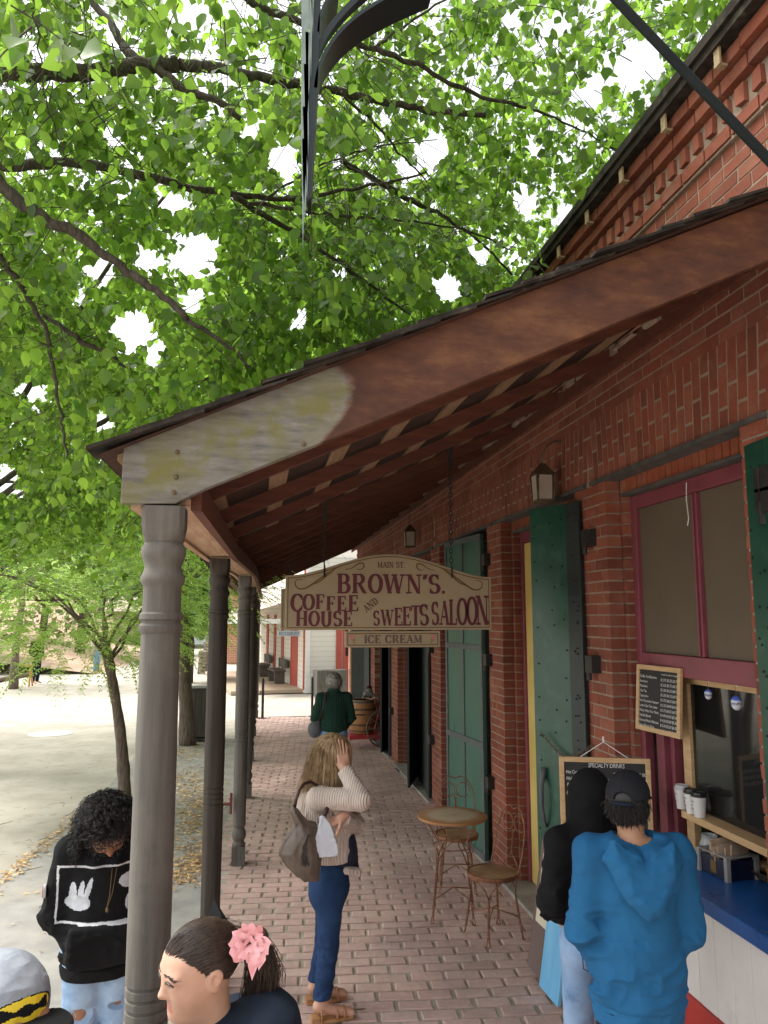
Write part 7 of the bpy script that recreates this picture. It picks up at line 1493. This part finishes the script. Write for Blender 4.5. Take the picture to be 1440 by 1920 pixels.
m = M(); P_ = [pb3(545, 1510), pb3(556, 1480, .02), pb3(572, 1440, .06), pb3(596, 1425 + 45, .10)]; m.tube([pb3(552, 1518), pb3(555, 1500), pb3(561, 1482, .01), pb3(570, 1470, .03), aY(582, 1466, 4.70), aY(596, 1474, 4.74)], .010, 6); m.tube([pb3(600, 1545), pb3(612, 1520, .02), aY(618, 1500, 4.68)], .014, 6); mk('bag_strap', m, bagd, t, smooth=True)
m = M(); a = pb3(577, 1568, -.085)
for k in range(5): m.tube([a, a + [-.012 - .004 * k, 0, -.06], a + [-.03 + .01 * k, -.004, -.15 - .006 * (k % 3)]], .0035, 5)
m.lathe([(.008, 0), (.01, .003), (.008, .006)], (a[0], a[1], a[2]), 8); mk('tassel', m, m_black, t)
sm = pm('white_paper_bag', (.50, .53, .58), (.58, .61, .66), 6, .7, .3, 25, .004); SYb = 4.60; ol = [(597, 1530), (602, 1528), (610, 1530), (621, 1545), (629, 1570), (635, 1590), (633, 1603), (598, 1607), (592, 1590), (589, 1572), (596, 1548)]; OL2 = np.array([aY(x, y, SYb) for x, y in ol])[:, [0, 2]]
t = thing('paper_sack', 'crumpled white paper sack held in the blonde woman\'s lower hand', 'paper bag', aY(612, 1575, SYb)); c = aY(612, 1570, SYb)
def fs(p): d2 = polysd(p[:, [0, 2]], OL2) + .004; return np.maximum(d2, np.abs(p[:, 1] - SYb) - .028 * np.clip((aY(612, 1530, SYb)[2] - p[:, 2]) / .12, .25, 1)) + folds(p, .004, (26, 20, 22), 8)
solid('sack', fs, c - .17, c + .17, .0045, [sm], t)
# ---- the older person in the green sweater far along the walk
b0 = aZ(624, 1508); J = J0(b0[0], b0[1], -4, 1.59); W = J['W']; f_, r_ = J['f'], J['r']; J['elL'] = W(-.245, .0, 1.12); J['elR'] = W(.245, 0, 1.12); J['wrL'] = W(-.2, .16, 1.0); J['wrR'] = W(.2, .16, 1.0)
t = thing('person', 'grey haired person in a dark green sweater farther down the brick walk', 'person', b0); L, T = make_body(t, J, [m_skA, m_lip], h=.009, hs=.225)
top(t, J, m_cable, .84, name='sweater', ease=1.0, arm=1.0, amp=.008, seed=31, h=.009, band=True, torso=(.18, .13), extra=[(cap(J['neck'] + [0, 0, -.03], J['neck'] + [0, 0, .045], .085, .078), .02)]); pants(t, J, m_jmid, .92, .07, 1.08, seed=33, h=.010); shoes(t, J, m_black)
hc = J['head']; solid('short_hair', lambda p: np.maximum(ell(hc + T @ np.array([0, -.022, .025]), np.array([.10, .118, .112]), T)(p) + folds(p, .010, (38, 38, 26)), np.minimum(((p - hc) @ T)[:, 1] - .03, .05 - ((p - hc) @ T)[:, 2])), hc - .17, hc + .17, .006, [m_hgr], t)
P0, U0 = scalp(900, T, hc, .235, lambda q, u: ~((q[:, 1] > .10) & (q[:, 2] < .25)) & (q[:, 2] > -.25)); ja = rr.normal(0, .003, P0.shape)
hair_strands('hair_strands', P0, lambda p, k: p + U0 * .004 + np.array([0, 0, -.006]) + ja, m_hgr, t, .0022, 7)
q = aY(590, 1368, b0[1] - .05); t = thing('shoulder_bag', 'small grey leather shoulder bag on the green sweater wearer\'s left side', 'bag', q)
ub2 = union([ell(q, (.085, .06, .10)), (cap(q + [-.02, 0, .02], q + [.06, 0, .13], .045, .02), .04)], .03); solid('bag_body', lambda p: ub2(p) + folds(p, .006, (20, 20, 10)), q - .22, q + .22, .009, [pm('grey_leather', (.10, .105, .12), (.15, .155, .17), 8, .4)], t)
m = M(); m.tube([q + [.05, -.02, .1], aY(606, 1330, b0[1] - .16), aY(611, 1300, b0[1] - .12), J['shL'] + [.02, .02, .07]], .011, 6); mk('bag_strap', m, bagd, t)
# ---- the girl with the pink flower, close to the camera, in profile
GY = 1.95; HS = .190; c0 = aY(377, 1814, GY)
J = J0(c0[0] + .045, GY + .01, -84, 1.50); W = J['W']; f_, r_ = J['f'], J['r']; J['head'] = c0.copy(); J['hf'] = nrm_((-.90, -.42, -.10)); J['neck'] = c0 + np.array([.045, .0, -.15]); J['shL'] = J['neck'] + r_ * -.13 + [.02, 0, -.05]; J['shR'] = J['neck'] + r_ * .13 + [.02, 0, -.05]; J['k'] = .86
for n_, s_ in (('L', -1), ('R', 1)): J['el' + n_] = J['sh' + n_] + r_ * s_ * .05 + [0, 0, -.26]; J['wr' + n_] = J['el' + n_] + f_ * .14 + [0, 0, -.16]
t = thing('person', 'dark haired girl in profile with a pink flower in her ponytail', 'person', (J['hip'][0], J['hip'][1], 0))
L, T = make_body(t, J, [m_skG, m_lip], h=.0036, hs=HS, nose=1.02); eyes(t, L, T, HS); brows(t, L, HS, m_hdk, 48)
nk = J['neck']; hood = [(ell(nk + np.array([.105, .0, -.0]), (.085, .13, .085)), .04), (cap(nk + [.09, -.09, -.01], nk + [-.05, -.085, -.07], .040, .034), .03), (cap(nk + [.09, .09, -.01], nk + [-.05, .085, -.07], .040, .034), .03), (cap(nk + [-.05, -.085, -.07], nk + [-.09, -.03, -.12], .034, .028), .03), (cap(nk + [-.05, .085, -.07], nk + [-.09, .03, -.12], .034, .028), .03)]
top(t, J, m_navy, .86, ease=1.1, arm=1.15, amp=.007, seed=41, h=.0055, extra=hood, torso=(.165, .125)); pants(t, J, m_jdark, .95, .08, 1.05, seed=43, h=.010); shoes(t, J, m_white)
s = HS; hc = J['head']
hl = lambda z: np.interp(z, [-.3, -.15, -.05, .05, .12, .20, .245, .29, .5], [-.2, -.12, .00, .08, .14, .21, .33, .5, .8])
solid('hair_base', union([lambda p: np.maximum(ell(hc + T @ (np.array([0, -.035, .14]) * s), np.array([.362, .468, .395]) * s, T)(p) + folds(p, .002, (60, 14, 30)), (lambda q: np.maximum(q[:, 1] - hl(q[:, 2]), -.26 - .35 * q[:, 1] - q[:, 2]) * s)((p - hc) @ T / s)) - .004 * 0]), hc - .17, hc + .17, .004, [m_hdk], t)
P0, U0 = scalp(3400, T, hc, s, lambda q, u: (q[:, 1] < hl(q[:, 2]) + .015) & (q[:, 2] > -.28 - .35 * q[:, 1]), r=(.368, .474, .400), off=(0, -.035, .14))
tie = L(0, -.50, .17); jj = rr.normal(0, .0012, P0.shape)
def gflow(p, k):
    q = ((p - hc) @ T) / s - np.array([0, -.035, .14]); e = _len(q / np.array([.372, .478, .405]))[:, None]; d = nrm_rows(tie - p); n_ = (q / np.array([.372, .478, .405]) ** 2); n_ = nrm_rows(n_ @ T.T); d = nrm_rows(d - n_ * (d * n_).sum(1)[:, None]); p2 = p + d * .011 + jj * .5; q2 = ((p2 - hc) @ T) / s - np.array([0, -.035, .14]); e2 = _len(q2 / np.array([.374, .480, .407]))[:, None]; return hc + ((q2 / e2 + np.array([0, -.035, .14])) * s) @ T.T
def nrm_rows(a): return a / (_len(a)[:, None] + 1e-9)
hair_strands('combed_hair', P0, gflow, m_hdk, t, .0011, 10)
PF = P0[::14] + rr.normal(0, .002, P0[::14].shape); jf = rr.normal(0, .0035, PF.shape); hair_strands('loose_hair', PF, lambda p, k: p + nrm_rows(tie - p) * .014 + nrm_rows(p - hc) * .0035 + jf, m_hdk, t, .0006, 9)
n = 2600; st = tie + rr.normal(0, .008, (n, 3)); sp_ = rr.normal(0, 1, (n, 3)) * [.012, .014, .010]; LL = rr.uniform(.75, 1.1, n); pts = []
for k in range(14):
    u = k / 13; pts.append(st + (np.array([.052, 0, .012]) * math.sin(min(1, u * 1.6) * math.pi / 2))[None] * LL[:, None] + np.array([0.018 * math.sin(u * 4), 0, -.215 * u ** 1.35])[None] * LL[:, None] + sp_ * min(1, u * 2.2) * (1 - .45 * u))
V, F = strands(np.stack(pts, 1), .0011, 3); mk('ponytail', (V, F), m_hdk, t)
ut = union([cap(tie, tie + [.045, 0, -.0], .016, .020), (cap(tie + [.045, 0, 0], tie + [.065, 0, -.09], .020, .018), .02), (cap(tie + [.065, 0, -.09], tie + [.065, 0, -.16], .018, .005), .02)], .02); solid('ponytail_core', lambda p: ut(p) + folds(p, .004, (60, 60, 8)), tie - .22, tie + .16, .005, [m_hdk], t)
# dark pointed bow on the crown
m = M(); a = L(.18, -.13, .40); b = L(.22, -.30, .66); c = L(.20, -.46, .34); d_ = L(-.02, -.30, .50); m.add([a, b, c, d_], [(0, 1, 2), (0, 3, 1), (1, 3, 2), (0, 2, 3)]); mk('hair_bow', m, m_blackc, t)
m_pet = pm('pink_petal', (.70, .26, .29), (.82, .45, .47), 14, .6, .3, 60, .002, sheen=.3); fc = aY(468, 1768, GY - .06)
for k in range(15):
    a = k * 2.4; ring = 0 if k < 4 else (1 if k < 9 else 2); rad = (.006, .015, .024)[ring]; tilt = (.95, .6, .25)[ring]; u = np.array([math.cos(a), -.25, math.sin(a)]); out = nrm_(u * (1 - tilt) + np.array([.1, -1, .05]) * tilt); sd_ = nrm_(np.cross(out, u)); nn_ = nrm_(np.cross(sd_, out)); base = fc + u * rad * .5; m = M(); V = []; Lp = (.020, .026, .030)[ring]
    for i in range(7):
        for j in range(5):
            v = i / 6; w_ = (j / 4 - .5) * 2; wd = .016 * math.sin(math.pi * min(1, v * .62 + .18)) * (1 + .15 * ring); V.append(base + (u * .55 + out * .6) * Lp * v + sd_ * w_ * wd + nn_ * (.006 * w_ * w_ - .004 * math.sin(v * 3) + .0025 * math.sin(w_ * 7 + k) * v) + rng.normal(0, .0004, 3))
    m.add(V, [(i * 5 + j, i * 5 + j + 1, i * 5 + j + 6, i * 5 + j + 5) for i in range(6) for j in range(4)]); mk('flower_petal', m, m_pet, t, smooth=True)
for k, (dx, dz) in enumerate(((.006, -.075), (.024, -.055))):
    m = M(); V = [fc + [dx - .012, -.01, -.012], fc + [dx + .012, -.012, -.012], fc + [dx + .013, -.014, dz * .6], fc + [dx + .001 - .004 * k, -.012, dz], fc + [dx - .008, -.014, dz * .6]]; V = V + [v + np.array([0, .001, 0]) for v in V]; m.add(V, [(0, 1, 2, 3, 4), (9, 8, 7, 6, 5)]); mk('flower_tail', m, m_pet, t)
# ---- the child in the grey beanie style cap, bottom left corner
KY = 1.72; hc = aY(4, 1918, KY); J = J0(hc[0], KY, 150, 1.50); J['head'] = hc; J['hf'] = nrm_((.66, -.72, .06)); J['neck'] = hc + [-.02, -.02, -.15]; J['k'] = .85
for n_, s_ in (('L', -1), ('R', 1)): J['sh' + n_] = J['neck'] + J['r'] * s_ * .12 + [0, 0, -.05]; J['el' + n_] = J['sh' + n_] + J['r'] * s_ * .05 + [0, 0, -.24]; J['wr' + n_] = J['el' + n_] + J['f'] * .1 + [0, 0, -.16]
t = thing('person', 'child in a grey cap with yellow badge and black brim, bottom left', 'person', (hc[0], KY, 0)); L, T = make_body(t, J, [m_skC, m_lip], h=.008, hs=.205); top(t, J, m_blackc, .75, ease=1.1, amp=.006, h=.010, seed=50); pants(t, J, m_jdark, .85, .08, 1.05, h=.012); shoes(t, J, m_black)
s = .205; m_gcap = cloth('grey_jersey', (.20, .22, .25), (.28, .30, .33), 300, .3, 30)
def fcp(p): q = (p - hc) @ T / s; return np.maximum((_len((q - np.array([0, -.04, .16])) / np.array([.42, .50, .46])) - 1) * .09, (.10 - q[:, 2]) * s) + folds(p, .003, (20, 20, 20))
m_yel = pm('yellow_badge', (.75, .55, .02), None, 9, .6)
def badge(V):
    q = (V - hc) @ T / s; x, z = q[:, 0], q[:, 2] - .21; mi = np.zeros(len(V), int); fr_ = q[:, 1] > .1; e = np.hypot(x / .27, z / .10); mi[fr_ & (e < 1.1)] = 1; mi[fr_ & (e < 1)] = 2
    bat = (np.abs(z) < .036 + .014 * np.cos(x * 30)) & (np.abs(x) < .235); mi[fr_ & (e < 1) & bat] = 1; return mi
solid('cap', fcp, hc - .18, hc + .2, .0022, [m_gcap, m_blackc, m_yel], t, badge)
fb = lambda p: (lambda q: np.maximum(np.maximum((_len((q[:, :2] - np.array([0, .38])) / np.array([.44, .46])) - 1) * .08, np.abs(q[:, 2] - .11 + .45 * q[:, 0] ** 2 + .10 * (q[:, 1] - .3)) * s - .005), (.30 - q[:, 1]) * .2))((p - hc) @ T / s)
solid('cap_brim', fb, hc - .22, hc + .26, .004, [m_blackc], t)
# ---- two people far across the street, half hidden by leaves
for (px, py, lab, mt, mt2) in ((66, 1282, 'distant person in dark trousers across the street under the leaves', m_blackc, m_jnight), (180, 1262, 'farthest distant person, in blue jeans across the street', m_cardi, m_jmid)):
    b0 = aZ(px, py); J = J0(b0[0], b0[1], 120, 1.72); t = thing('person', lab, 'person', b0); make_body(t, J, [m_skB, m_lip], h=.022); top(t, J, mt, .95, name='jacket', h=.022, amp=.004); pants(t, J, mt2, 1.0, .08, h=.02, amp=.003)
